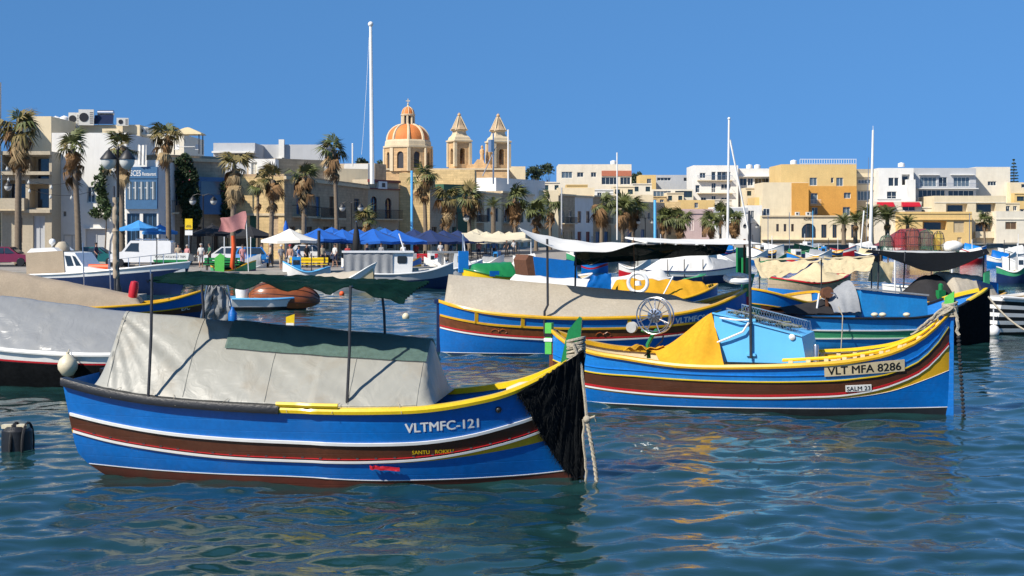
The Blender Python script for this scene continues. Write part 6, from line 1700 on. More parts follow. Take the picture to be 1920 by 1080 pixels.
for i, (x0_, x1_, pw, ck, rl, lb, cv) in enumerate(far):
    h = gboat('moored_boat', lb, x0_, pw, x1_, pw + .4, cols[ck], rl, 2.1, ((0, 1.05), (.5, .75), (1, 1.4)), group='boats moored in the harbour')
    if cv:
        c = cover(h, .15, .8, 1.5 + .3 * (i % 3) / 2, 1.25, cv, 'canvas', 'x', 'x', shape=2., wrinkle=.06, seed=i * 1.7, nu=18, nv=10)
        for k in ('label', 'category'): del c[k]
        c.parent = h.root; c.location = (0, 0, 0); c.rotation_euler = (0, 0, 0)
    mb = MB(); t = .3 + .1 * (i % 4); z = h.sheer(t); mb.tube([(h.L * t, 0, .4), (h.L * t, 0, z + 1.2 + .5 * (i % 3))], .035, 5); mb.build('pole', 'steel_dark' if i % 2 else 'plastic_white', h.root)
    if i % 3 == 0:
        mb = MB(); mb.box(h.L * .62, h.L * .8, -.5, .5, .4, 1.7); mb.build('wheelhouse', 'grp_white' if ck != 'w' else 'hull_blue_sky', h.root)
        mb = MB(); mb.box(h.L * .64, h.L * .78, -.52, .52, 1.2, 1.5); mb.build('pane', 'glass', h.root)
# floating things
mb = MB(); p = wat(761, 597); mb.ball((p.x, p.y, .07), .15, 14); tag(mb.build('buoy', 'plastic_cream', None, True), 'pale yellow ball buoy floating left of the beige canvas boat', 'buoy')
mb = MB(); p = wat(617, 552); mb.box(p.x - .25, p.x + .25, p.y - .15, p.y + .15, -.05, .28); mb.box(p.x - .08, p.x + .08, p.y - .05, p.y + .05, .28, .36); tag(mb.build('jerrycan', 'plastic_white'), 'white plastic can floating beside the upturned dinghy', 'jerrycan')
mb = MB(); p = wat(641, 552); mb.ball((p.x, p.y, .04), .14); tag(mb.build('buoy', 'orange', None, True), 'tiny orange and white float right of the white can', 'buoy')
BB = thing('barrel_buoy', 'black barrel float with pale top patches at the left edge', 'buoy', wat(32, 842))
mb = MB(); mb.lathe([(.19, -.25), (.235, -.2), (.24, .1), (.235, .3), (.17, .37), (.001, .38)], 18); mb.build('drum', 'rubber_black', BB, True)
for x in (-.14, .1):
    mb = MB(); mb.box(x - .07, x + .09, -.12, .02, .34, .40); mb.build('patch', 'plastic_cream', BB, True)
for x in (-.02, .17):
    mb = MB(); mb.tube([(x, .27 * math.cos(a), .08 + .34 * math.sin(a)) for a in np.linspace(0, 2 * PI, 21)], .022, 5, caps=False); mb.build('strap', 'rope_dark', BB, True)
mk = thing('marker_float', 'yellow and white upright marker standing on the water behind the grey tarpaulin', 'marker', wat(540, 648))
mb = MB(); mb.prism([(-.06, -.2), (.16, -.2), (.2, .95), (-.06, .86)], -.02, .02); mb.build('board', 'paint_yellow_bright', mk)
mb = MB(); mb.box(-.055, .175, -.026, .026, .4, .68); mb.build('white_band', 'plastic_white', mk)
mb = MB(); mb.prism([(-.45, .26), (-.05, .42), (.0, .32), (-.06, .2)], -.02, .02); mb.build('fin', 'paint_yellow', mk)
# ------------------------------------------------------------------ palms and other plants
mat('palm_trunk', (.19, .145, .10), .9, .25, 4, bump=.6, bscale=25)
mat('palm_leaf', (.10, .115, .028), .6, .3, 6)
mat('palm_leaf_olive', (.17, .13, .035), .65, .3, 6)
mat('palm_dead', (.21, .115, .045), .85, .3, 6)
mat('palm_dead_pale', (.34, .24, .12), .85, .3, 6)
mat('leaf_dark', (.022, .045, .014), .6, .4, 4)
mat('leaf_mid', (.05, .085, .025), .6, .4, 4)
mat('leaf_pine', (.03, .05, .025), .7, .4, 1)
mat('flower_pink', (.45, .06, .12), .7, .2, 5)
mat('bark', (.14, .10, .07), .9, .3, 6, bump=.5)
def fan_leaf(seed, dead=False):
    rnd = random.Random(seed); mb = MB()
    pet = .55 if not dead else .35
    mb.tube([(0, 0, 0), (pet * .5, 0, .04), (pet, 0, .0)], [.03, .022, .015], 4)
    n = 15; spread = R(210) if not dead else R(75)
    for i in range(n):
        a = spread * (i / (n - 1) - .5) + rnd.uniform(-.05, .05)
        l = (.95 - .25 * abs(i / (n - 1) - .5) * 2) * rnd.uniform(.85, 1.1)
        d = Vector((math.cos(a), math.sin(a), 0)); s = Vector((-math.sin(a), math.cos(a), 0)) * (.06 if not dead else .05)
        p0 = Vector((pet, 0, 0)); droop = rnd.uniform(.25, .6) + (.1 if dead else 0)
        p1 = p0 + d * l * .55 + Vector((0, 0, .06 - .05 * abs(a))); p2 = p0 + d * l + Vector((0, 0, -droop))
        mb.add([p0, p1 - s, p1 + s, p2], [(0, 1, 2), (1, 3, 2)])
    return mb
def feather_leaf(seed, L=2.2):
    rnd = random.Random(seed); mb = MB(); n = 20; pts = []
    for i in range(n + 1):
        u = i / n; pts.append(Vector((L * u * (1 - .18 * u), 0, .55 * u * L * .5 - L * .62 * u * u)))
    mb.tube(pts, [.03 * (1 - .8 * i / n) for i in range(n + 1)], 4)
    for i in range(3, n + 1):
        u = i / n; l = .52 * math.sin(PI * min(1, u * .9 + .1)) + .12
        for sg in (-1, 1):
            p = pts[i]; d = Vector((.55, sg * .8, -.28 + rnd.uniform(-.1, .1))).normalized()
            w = Vector((.035, 0, .0)); q = p + d * l
            mb.add([p - w, p + w, q], [(0, 1, 2)])
    return mb
def as_mesh(mb, name, m):
    o = mb.build(name, m); me = o.data; bpy.data.objects.remove(o); return me
FAN = [as_mesh(fan_leaf(k), 'frond', ('palm_leaf', 'palm_leaf_olive', 'palm_leaf')[k]) for k in range(3)]
FANO = [as_mesh(fan_leaf(k + 30), 'frond', 'palm_leaf_olive') for k in range(2)]
DEAD = [as_mesh(fan_leaf(k + 10, True), 'dead_frond', ('palm_dead', 'palm_dead', 'palm_dead_pale')[k]) for k in range(3)]
FEA = [as_mesh(feather_leaf(k), 'frond', ('palm_leaf', 'palm_leaf')[k]) for k in range(2)]
def palm(px, ytop, Y, label, lean=0., wind=0., nlive=12, ndead=20, near=True, kind='fan', sc=1., pale=False, trunk_r=.2, skirt=1.6):
    base = Vector((gx(px, Y), Y, QZ))
    ztop = CH + (HY - ytop) * Y / FPX - QZ - .55 * sc
    rnd = random.Random(int(px * 7))
    P = thing('palm_tree', label, 'palm tree', base, 0, 'palms along the waterfront')
    n = max(8, int(ztop / .14)); pts, rs = [], []
    for i in range(n + 1):
        u = i / n
        pts.append((lean * u * u, .1 * math.sin(u * 3 + px), ztop * u)); rs.append((trunk_r * (1.25 - .45 * u ** .4) + (.018 if i % 2 else 0)))
    mb = MB(); mb.tube(pts, rs, 9); mb.build('trunk', 'palm_trunk', P, True, 80)
    top = Vector(pts[-1])
    items = []
    if kind == 'fan':
        for i in range(nlive):
            az = rnd.uniform(0, 2 * PI); el = R(rnd.uniform(-35, 80))
            items.append((FAN[rnd.randrange(3)] if rnd.random() < .7 else FANO[rnd.randrange(2)], top + Vector((0, 0, rnd.uniform(-.1, .25))), (rnd.uniform(-.4, .4), -el, az), sc * rnd.uniform(.8, 1.35)))
        for i in range(ndead):
            az = rnd.uniform(0, 2 * PI); el = R(rnd.uniform(-86, -12) if rnd.random() < .5 else rnd.uniform(-86, -55)); dz = -rnd.random() ** 1.5 * skirt + .15
            items.append((DEAD[2 if pale and rnd.random() < .75 else rnd.randrange(3)], top + Vector((0, 0, dz)), (rnd.uniform(-.6, .6), -el, az), sc * rnd.uniform(.75, 1.35)))
    else:
        for i in range(nlive):
            az = 2 * PI * i * .382 + rnd.uniform(-.2, .2); el = R(-10 + 85 * (i / nlive) ** .8)
            items.append((FEA[i % 2], top, (rnd.uniform(-.2, .2), -el, az), sc * rnd.uniform(.85, 1.1)))
        for i in range(ndead):
            items.append((DEAD[rnd.randrange(2)], top + Vector((0, 0, -.2)), (0, R(60), rnd.uniform(0, 6.28)), sc * .9))
    if near:
        for me, p, r, s in items:
            if wind:
                az = (r[2] + PI) % (2 * PI) - PI; az += wind * math.sin(az - 2.6) ; r = (r[0], r[1], az)
            inst(me.name.split('.')[0], me, P, p, r, (s, s, s))
    else:
        live, dead = MB(), MB()
        for me, p, r, s in items:
            t = dead if me.name.startswith('dead') else live
            mw = Matrix.Translation(p) @ Euler(r).to_matrix().to_4x4() @ Matrix.Scale(s, 4)
            t.add([mw @ v.co for v in me.vertices], [tuple(q.vertices) for q in me.polygons])
        if live.v: live.build('crown', 'palm_leaf', P)
        if dead.v: dead.build('dead_leaves', 'palm_dead', P)
    return P
palm(34, 222, 112, 'tall wind-blown palm at the far left with a broad brown skirt', lean=.15, nlive=13, ndead=44, sc=1.3, trunk_r=.26, wind=.5, skirt=2.4)
palm(148, 262, 110, 'palm with leaning trunk beside the white house', lean=-.5, ndead=34, sc=1.05, wind=.4, trunk_r=.23, skirt=2.)
palm(229, 262, 112, 'palm behind the big double street lantern', ndead=34, sc=1.05, trunk_r=.22, pale=True, skirt=2.)
palm(316, 240, 113, 'slender palm with blue banded trunk beside the restaurant', lean=-.1, ndead=16, sc=1.0, trunk_r=.2)
palm(437, 296, 112, 'palm with a pale straw skirt behind the red flagpole', lean=.1, ndead=40, sc=1.1, pale=True, trunk_r=.22, skirt=2.4)
palm(483, 338, 122, 'thin bare-trunked young palm against the golden wall', nlive=8, ndead=4, sc=.8, trunk_r=.13)
palm(508, 324, 116, 'green topped palm left of the white parasol', lean=.15, ndead=24, sc=1., trunk_r=.2)
palm(570, 320, 122, 'palm with golden skirt before the iron balcony', ndead=36, sc=1.1, trunk_r=.22, skirt=2.2)
palm(632, 271, 130, 'very tall slim palm right of the iron balconies', lean=-.3, ndead=22, sc=1.1, trunk_r=.2)
palm(686, 402, 135, 'short bushy palm above the blue parasols', nlive=18, ndead=6, sc=.85, trunk_r=.2)
palm(798, 322, 160, 'tall palm in front of the crumbling sandstone wall', lean=-.25, ndead=24, sc=1.25, trunk_r=.24)
palm(838, 360, 160, 'golden skirted palm left of the green shop', ndead=40, sc=1.35, trunk_r=.25, skirt=2.2)
palm(880, 358, 168, 'leafy palm in front of the green shop', ndead=18, sc=1.35, trunk_r=.24)
palm(925, 380, 165, 'feathery low palm right of the green shop', kind='feather', nlive=18, ndead=2, sc=.85, trunk_r=.3)
palm(966, 362, 178, 'brown skirted palm left of the cream gable', ndead=34, sc=1.4, trunk_r=.24, near=False)
palm(1005, 390, 186, 'low bushy palm in front of the cream gable', ndead=12, nlive=22, sc=1.3, trunk_r=.24, near=False)
palm(1032, 372, 196, 'dark leafed palm before the cream gable', ndead=10, sc=1.3, trunk_r=.22, near=False)
palm(1128, 372, 216, 'thick skirted palm before the shaded waterfront house', ndead=46, sc=1.7, trunk_r=.3, near=False)
palm(1168, 382, 222, 'left palm of the dense pair by the grey end house', ndead=30, nlive=22, sc=1.6, trunk_r=.28, near=False)
palm(1188, 380, 226, 'right palm of the dense pair by the grey end house', ndead=34, nlive=22, sc=1.7, trunk_r=.28, near=False)
palm(1248, 402, 240, 'left palm of the low pair before the golden corner house', nlive=24, ndead=14, sc=1.5, trunk_r=.25, near=False)
palm(1275, 400, 246, 'right palm of the low pair before the golden corner house', nlive=24, ndead=22, sc=1.6, trunk_r=.25, near=False)
palm(1333, 408, 256, 'small palm before the mauve house', nlive=22, ndead=12, sc=1.5, trunk_r=.25, near=False)
palm(1351, 392, 260, 'taller palm between the mauve and grey houses', nlive=20, ndead=8, sc=1.4, trunk_r=.22, near=False)
palm(1376, 402, 260, 'brown skirted palm before the pale grey house', nlive=16, ndead=40, sc=1.6, trunk_r=.28, near=False)
palm(1582, 412, 262, 'left of the two feathery palms beside the arched restaurant', kind='feather', nlive=26, ndead=3, sc=1.35, trunk_r=.4, near=False)
palm(1604, 408, 266, 'right of the two feathery palms beside the arched restaurant', kind='feather', nlive=26, ndead=3, sc=1.45, trunk_r=.4, near=False)
palm(1634, 400, 268, 'large feathery palm left of the red-roofed kiosk', kind='feather', nlive=30, ndead=3, sc=1.8, trunk_r=.45, near=False)
palm(1664, 402, 270, 'large feathery palm directly behind the red-roofed kiosk', kind='feather', nlive=30, ndead=3, sc=1.8, trunk_r=.45, near=False)
palm(1702, 414, 272, 'small feathery palm right of the red-roofed kiosk', kind='feather', nlive=24, ndead=0, sc=1.3, trunk_r=.4, near=False)
palm(1846, 406, 278, 'lone fan palm before the cream villa', nlive=18, ndead=12, sc=1.25, trunk_r=.2, near=False)
def foliage(mb, c, r, n, size, rnd, mi=0):
    for _ in range(n):
        d = Vector((rnd.gauss(0, 1), rnd.gauss(0, 1), rnd.gauss(0, 1))).normalized() * rnd.random() ** .4
        p = Vector(c) + Vector((d.x * r[0], d.y * r[1], d.z * r[2]))
        p += Vector((nz3(p.x, p.y, p.z), nz3(p.y, p.z, p.x), nz3(p.z, p.x, p.y))) * min(r) * .5
        a, b_ = Vector((rnd.gauss(0, 1), rnd.gauss(0, 1), rnd.gauss(0, 1))).normalized(), Vector((rnd.gauss(0, 1), rnd.gauss(0, 1), rnd.gauss(0, 1))).normalized()
        s = size * rnd.uniform(.6, 1.4)
        mb.add([p - a * s, p + b_ * s * .6, p + a * s, p - b_ * s * .6], [(0, 1, 2, 3)], mi if rnd.random() > .15 else min(mi + 1, 1))
def climber(label, px, Y, blobs, seed, m=('leaf_dark', 'leaf_mid'), flower=0, size=.16, n=420):
    rnd = random.Random(seed)
    P = thing('climbing_plant', label, 'plant', (gx(px, Y), Y, QZ))
    mb = MB()
    for bx, by, rw, rh in blobs:
        c = at(bx, by, Y) - Vector(P.location); k = Y / FPX
        foliage(mb, c, (rw * k, .5, rh * k), int(n * (rw * rh) / 600.) + 60, size, rnd)
    mb.build('foliage', list(m), P)
    if flower:
        mb = MB()
        for bx, by, rw, rh in blobs[:2]:
            c = at(bx, by, Y - .3) - Vector(P.location); k = Y / FPX; foliage(mb, c, (rw * k, .5, rh * k), flower, .1, rnd)
        mb.build('flowers', 'flower_pink', P)
    mb = MB(); c = at(blobs[-1][0], blobs[-1][1], Y) - Vector(P.location); mb.tube([(c.x * .3, .4, 0), (c.x * .6, .4, c.z * .5), c], [.07, .06, .03], 6); mb.build('stem', 'bark', P)
climber('dark leafy climber covering the shaded stone house front', 352, 129.6, [(346, 303, 19, 14), (350, 330, 22, 26), (354, 368, 23, 30), (360, 405, 19, 26)], 3, flower=10, n=2600, size=.14)
climber('dark bushy climber at the corner beside the blue enclosed balcony', 424, 132.4, [(420, 360, 13, 22), (424, 390, 15, 24), (426, 412, 13, 14)], 4, flower=6, n=2600, size=.14)
climber('green succulent climber hanging on the white house', 190, 123.3, [(198, 318, 12, 14), (188, 345, 14, 20), (192, 375, 12, 20), (180, 400, 12, 12), (200, 395, 8, 16)], 5, ('leaf_mid', 'leaf_dark'), size=.2)
def tree(label, px, ytop, Y, wpx, seed, m=('leaf_pine', 'leaf_mid')):
    rnd = random.Random(seed); k = Y / FPX
    z0 = 0.
    P = thing('tree', label, 'tree', (gx(px, Y), Y, QZ)); zt = CH + (HY - ytop) * k - QZ
    mb = MB(); mb.tube([(0, 0, 0), (.2, 0, zt * .6), (.1, 0, zt * .8)], [.4, .25, .1], 7)
    for q in range(4): mb.tube([(.2, 0, zt * .6), (rnd.uniform(-1, 1) * wpx * k * .35, rnd.uniform(-2, 2), zt * .85)], [.15, .05], 5)
    mb.build('trunk', 'bark', P, True)
    mb = MB()
    for q in range(7):
        foliage(mb, (rnd.uniform(-.5, .5) * wpx * k, rnd.uniform(-2, 2), zt - rnd.uniform(.6, 2.6)), (wpx * k * .28, 1.8, 1.1), 150, .32, rnd)
    mb.build('crown', list(m), P)
for px, yt, Y, w_, lb in ((998, 314, 380, 26, 'dark pine tree on the skyline left of the apartment block'), (1026, 309, 390, 34, 'taller dark pine tree touching the cream and salmon apartment block'), (1192, 322, 380, 22, 'dark tree on the skyline right of the salmon apartment block'), (676, 296, 330, 20, 'small dark tree on the skyline behind the flagpole'), (722, 300, 330, 22, 'dark tree peeping out left of the church dome')):
    tree(lb, px, yt, Y, w_, int(px))
NP = thing('norfolk_pine', 'tall tiered conifer on the skyline at the right edge', 'tree', (gx(1901, 330), 330, QZ)); k = 330 / FPX; zt = CH + (HY - 299) * k - QZ
mb = MB(); mb.tube([(0, 0, 0), (0, 0, zt)], [.3, .05], 6); mb.build('trunk', 'bark', NP)
mb = MB(); rnd = random.Random(2)
for i in range(11):
    z = zt - 7.5 * (i / 11) ** .9; r = .25 + 1.55 * (i / 11) ** .8
    for q in range(9):
        a = 2 * PI * q / 9 + i; foliage(mb, (r * .6 * math.cos(a), r * .6 * math.sin(a), z - .05), (r * .42, r * .42, .13), 16, .16, rnd)
mb.build('crown', ['leaf_pine', 'leaf_mid'], NP)

# ------------------------------------------------------------------ roof clutter
mat('ac_white', (.70, .68, .62), .5, .08, 4, streak=.2); mat('solar_panel', (.012, .018, .05), .15, .2, 4)
def ac(label, px, py, Y, w=.9, h=.8, fan=True):
    p = at(px, py, Y); T = thing('air_conditioner', label, 'air conditioner', p, R(10))
    mb = MB(); mb.box(-w / 2, w / 2, -.2, .2, 0, h); mb.build('casing', 'ac_white', T)
    mb = MB(); mb.lathe([(.001, 0), (h * .29, 0), (h * .29, .03), (.001, .03)], 14); o = mb.build('fan_grille', 'iron', T); o.location = (-w * .15, -.2, h * .5); o.rotation_euler = (R(90), 0, 0)
    mb = MB()
    for i in range(6): mb.box(w * .24, w * .46, -.215, -.201, h * (.12 + .13 * i), h * (.17 + .13 * i))
    mb.build('louvres', 'iron', T)
ac('white air conditioner with round fan, leftmost on the cream roof', 140, 235, 137.5, 1.1, 1.2); ac('tall grilled air conditioner in the middle of the cream roof', 162, 235, 137.5, 1.4, 1.5); ac('small air conditioner hanging below the cream roof edge', 141, 248, 137.5, .8, .9)
ac('squat air conditioner right of the solar heater', 230, 236, 137.5, 1.1, .75); ac('grey air conditioner at the right end of the cream roof', 268, 252, 138.9, 1.0, .7)
ac('small air conditioner beside the hotel wing window', 1495, 404, 290, .9, .7); ac('air conditioner on the arched restaurant roof', 1516, 404, 289, 1.1, .7)
SH = thing('solar_heater', 'solar water heater with silver tank on the cream roof', 'solar heater', at(198, 234, 138.6))
mb = MB(); mb.prism([(-.9, 0), (-.55, .12), (-.4, .9), (-.45, .9)], -.9, .9, axis='x'); mb.build('panel', 'solar_panel', SH)
mb = MB(); mb.tube([(-.8, .1, 1.15), (-.75, .1, 1.15), (.75, .1, 1.15), (.8, .1, 1.15)], [.15, .27, .27, .15], 14); mb.build('tank', 'steel', SH, True)
mb = MB(); mb.beam((-.7, .1, 0), (-.7, .1, 1.), .05, .05); mb.beam((.7, .1, 0), (.7, .1, 1.), .05, .05); mb.build('frame', 'iron', SH)
def tank(label, px, py, Y, r=.5, h=1., m='plastic_white'):
    T = thing('water_tank', label, 'water tank', at(px, py, Y))
    mb = MB(); mb.lathe([(r, 0), (r * 1.02, h * .4), (r, h * .8), (r * .5, h * .97), (.001, h)], 14); mb.build('body', m, T, True)
    mb = MB(); mb.lathe([(r * .25, h * .95), (r * .25, h * 1.05), (.001, h * 1.06)], 10); mb.build('lid', m, T)
tank('white water tank at the left end of the cream roof', 105, 233, 138.6, .45, .75); tank('second white water tank on the cream roof', 121, 233, 138.6, .45, .8)
for px, py, Y, lb in ((1405, 316, 316, 'pair-left white tank on the white block roof'), (1420, 316, 316, 'pair-right white tank on the white block roof'), (1488, 308, 300, 'white tank beside the hotel roof railing'), (1150, 308, 332, 'white tank on the salmon apartment roof'), (1172, 320, 331, 'low white tank on the right of the salmon apartment roof'), (1690, 313, 300, 'white tank on the bright white apartment roof')):
    tank(lb, px, py, Y, .7, .9)
PG = thing('pergola', 'rooftop pergola with canvas shade on the shaded stone house', 'pergola', at(352, 289, 131))
for x in (-1.4, 1.2):
    for y in (-.8, .8):
        mb = MB(); mb.beam((x, y, 0), (x, y, 1.9), .08, .08); mb.build('post', 'iron', PG)
mb = MB(); mb.lathe([(2.1, 1.75), (1.9, 1.9), (.3, 2.4), (.01, 2.45)], 4, a0=PI / 4, sq=(1, .7)); mb.build('canvas', 'canvas_tan', PG)
mb = MB(); mb.box(-.9, .7, -.3, .3, .65, .7); mb.build('table', 'plastic_white', PG)
for x in (-1.0, .9):
    mb = MB(); mb.box(x - .2, x + .2, -.2, .2, .4, .44); mb.box(x - .2, x + .2, .16, .2, .44, .9); mb.build('chair', 'plastic_white', PG)
mb = MB(); mb.sheet(lambda u, v: at(258, 272, 123) + Vector((.75 * u, .05 * math.sin(u * 15 + v), -1.7 * v + .1 * nz3(u * 4, v))), 26, 8, thick=.01); tag(mb.build('laundry_sheet', 'canvas_white', None, True), 'white sheet draped above the restaurant sign', 'sheet')

# ------------------------------------------------------------------ masts and poles
def mast(label, px, y0, y1, Y, r=.12, ball=False, m='paint_white', name='mast', px1=None, extra=None, cat='mast', r1=None):
    T = thing(name, label, cat, at(px, y1, Y)); a, b_ = Vector((0, 0, 0)), at(px1 or px, y0, Y) - at(px, y1, Y)
    mb = MB(); mb.tube([a, a.lerp(b_, .5), b_], [r, (r + (r1 or r)) / 2, r1 or r], 8); mb.build('shaft', m, T, True)
    if ball: mb = MB(); mb.ball(b_ + Vector((0, 0, r * .6)), r * 1.15, 10); mb.build('truck_ball', m, T, True)
    for (xa, ya, xb, yb, rr, nm) in (extra or ()):
        mb = MB(); p, q = at(xa, ya, Y) - T.location, at(xb, yb, Y) - T.location; mb.tube(bez(p, q, .0 if rr > .03 else .9, 8), rr, 5); mb.build(nm, m, T)
mast('very tall white flagpole with ball finial rising above the roofs', 698, 48, 345, 164, .27, True, name='flagpole', px1=695, r1=.17, cat='flagpole', extra=((692, 70, 678, 290, .02, 'halyard'),))
mast('tall white mast with slanting stay left of the hotel', 1364, 224, 462, 225, .21, True, px1=1367, r1=.15, extra=((1369, 262, 1409, 462, .15, 'stay'),))
mast('tall slim white mast in front of the bright white apartments', 1632, 244, 462, 235, .3, False, px1=1637, r1=.17, extra=((1637, 244, 1637, 236, .04, 'antenna'),))
mast('leaning white lamp mast left of the tall slim mast', 1612, 395, 485, 175, .09, False, px1=1620); mast('thin grey mast behind the leaning lamp mast', 1624, 295, 470, 230, .05, m='steel', px1=1629)
mast('thin white mast before the salmon apartment block', 1157, 286, 450, 210, .1); mast('white mast right of the right bell tower', 953, 243, 345, 215, .13); mast('blue and white mast before the sandstone wall', 772, 320, 470, 135, .12, m='panel_sky'); mast('short white pole with lamp left of the flagpole', 661, 271, 312, 185, .1, True)
mast('bright blue pole before the grey end house', 1228, 375, 455, 215, .2, m='panel_sky', name='pole', cat='pole'); mast('grey utility pole before the cream gable', 1053, 352, 440, 190, .1, m='plaster_grey', name='pole', cat='pole')
mast('telecom mast with white box before the right bell tower', 925, 250, 345, 205, .12, m='steel', name='telecom_mast', extra=((921, 262, 921, 285, .45, 'antenna_panel'), (930, 275, 905, 330, .08, 'brace')))
for px, y0, Y, lb in ((868, 440, 84, 'thin white whip pole on the white motor yacht quay'), (1440, 400, 200, 'thin pole left of the arched restaurant'), (1480, 398, 205, 'thin pole with hook before the arched restaurant'), (1524, 395, 210, 'thin blue pole before the restaurant arch'), (1818, 400, 190, 'thin white pole before the orange stone house')):
    mast(lb, px, y0, 475, Y, .05, m='panel_sky' if 'blue' in lb else 'steel')
FS = thing('furled_sail_mast', 'dark mast with brown furled sail behind the brown canvas boat', 'mast', at(216, 560, 64))
mb = MB(); mb.tube([(0, 0, 0), (-.05, 0, 5.)], .05, 7); mb.build('spar', 'steel_dark', FS)
mb = MB(); mb.tube([(.0 + .06 * nz3(i * .5, 1), .05, .9 + 3.6 * i / 24) for i in range(25)], [.1 + .07 * nz3(i * .7, 3) + .05 * math.sin(i) ** 2 for i in range(25)], 9); mb.build('furled_sail', 'canvas_brown', FS, True)

# ------------------------------------------------------------------ lamps, sign, flag, benches
mat('lamp_glass', (.62, .62, .58), .2, .06, 3)
def street_lamp(label, px, ytop, Y, base=QZ, arm=.55, s=1.):
    P = thing('street_lamp', label, 'street lamp', (gx(px, Y), Y, base), 0, 'double lanterns along the promenade')
    h = CH + (HY - ytop) * Y / FPX - base
    mb = MB(); mb.lathe([(.16 * s, 0), (.16 * s, .3), (.09 * s, .5), (.06 * s, 1.2), (.05 * s, h - .2), (.08 * s, h - .15), (.03 * s, h)], 10); mb.build('post', 'iron', P, True)
    mb = MB()
    for sg in (-1, 1): mb.tube([(0, 0, h - .12), (sg * arm * .5, 0, h + .02), (sg * arm, 0, h - .12), (sg * arm, 0, h - .2)], .03 * s, 6)
    mb.build('arm', 'iron', P, True)
    for sg in (-1, 1):
        mb = MB(); mb.lathe([(.03 * s, .02), (.12 * s, -.06 * s), (.34 * s, -.34 * s), (.34 * s, -.38 * s)], 14, (sg * arm, 0, h - .18)); l = mb.build('lantern_cap', 'iron', P, True)
        mb = MB(); mb.lathe([(.31 * s, 0), (.29 * s, -.16 * s), (.2 * s, -.32 * s), (.05 * s, -.4 * s)], 14, (sg * arm, 0, h - .18 - .38 * s)); mb.build('lantern_globe', 'lamp_glass', l, True)
mb = MB(); mb.box(gx(222, 66) - 1, gx(222, 66) + 1, 65.2, 67.2, -1, .5); tag(mb.build('mooring_block', 'concrete'), 'concrete mooring block under the big double lantern', 'mooring block')
street_lamp('big double lantern on a dark post in front of the white house', 221, 274, 66, .5, .42, 1.15)
street_lamp('double lantern between the shaded stone house and the golden wall', 381, 364, 117, arm=.85, s=.9); street_lamp('double lantern right of the very tall slim palm', 659, 378, 134, arm=.85, s=.95)
street_lamp('double lantern in front of the green shop', 857, 398, 160, arm=1.0, s=1.1); street_lamp('double lantern beyond the cream gable', 1210, 408, 225, arm=1.1, s=1.1); street_lamp('double lantern near the grey house and hotel annex', 1408, 418, 262, arm=1.1, s=1.1)
street_lamp('double lantern at the left edge below the tall cream building', -4, 336, 113, arm=.8, s=.95)
SG = thing('warning_sign', 'yellow sign above a white plate on a post before the shaded house', 'sign', (gx(354, 109), 109, QZ)); k = 109 / FPX
zz = lambda py: CH + (HY - py) * k - QZ
mb = MB(); mb.tube([(0, .03, 0), (0, .03, zz(412))], .035, 6); mb.build('post', 'steel', SG)
mb = MB(); mb.box(-7 * k, 7 * k, -.03, 0, zz(430), zz(410)); mb.build('yellow_plate', 'paint_yellow_bright', SG); mb = MB(); mb.box(-7 * k, 7 * k, -.03, 0, zz(441), zz(432)); mb.build('white_plate', 'paint_white', SG)
mb = MB(); mb.box(-5 * k, 5 * k, -.035, -.031, zz(426), zz(424.5)); mb.box(-4 * k, 4 * k, -.035, -.031, zz(423), zz(422)); mb.build('print', 'rubber_black', SG)
BS = thing('boat_shaped_sign', 'white and green boat shaped sign on a small roof at the quay', 'sign', at(320, 492, 93)); k = 93 / FPX
mb = MB(); mb.prism([(-34 * k, 15 * k), (-32 * k, 2 * k), (-28 * k, 0), (28 * k, 0), (33 * k, 5 * k), (35 * k, 17 * k), (30 * k, 18 * k)], -.1, .1); mb.build('board', 'paint_white', BS)
mb = MB(); mb.prism([(-32 * k, 5 * k), (-31.5 * k, 2 * k), (-28 * k, .2 * k), (28 * k, .2 * k), (33 * k, 5 * k)], -.13, -.101); mb.build('green_band', 'paint_green', BS)
flat_text('lettering', 'WATER TAXI & BOAT TRIPS', BS, (-29 * k, -.105, 8.5 * k), 58 * k, 'rubber_black', h=4.5 * k)
for x in (-20 * k, 20 * k):
    mb = MB(); mb.tube([(x, .0, -.9), (x, 0, 0)], .05, 6); mb.build('leg', 'steel_dark', BS)
FL = thing('flag', 'faded red flag on a pole with orange windsock below', 'flag', at(466, 500, 90)); k = 90 / FPX
mb = MB(); mb.tube([(0, 0, -.3), (-.15, 0, 3.)], .03, 6); mb.build('pole', 'paint_white', FL)
mat('flag_pink', (.46, .20, .19), .8, .25, 2); mat('flag_white', (.6, .55, .5), .8, .1, 3)
ft = at(461, 396, 90) - FL.location
mb = MB(); mb.sheet(lambda u, v: Vector((ft.x - 49 * k * u + .06 * math.sin(v * 5 + u * 6), .26 * math.sin(u * 8 + v * 1.5) * u ** .6 - .05, ft.z - 15 * k * u + .07 * math.sin(u * 8) - (34 - 9 * u) * k * v)), 26, 10, thick=.006); mb.build('cloth', 'flag_pink', FL, True)
mb = MB(); p = at(437, 470, 91) - FL.location; mb.tube([p + Vector((0, 0, .95)), p + Vector((.06, 0, .3)), p + Vector((0, 0, -.5)), p + Vector((-.05, 0, -1.)), p + Vector((0, 0, -1.2))], [.12, .16, .16, .15, .05], 9)
o = mb.build('windsock', 'orange', None, True); o.location = FL.location; tag(o, 'orange red furled windsock hanging beside the pink flag', 'windsock')
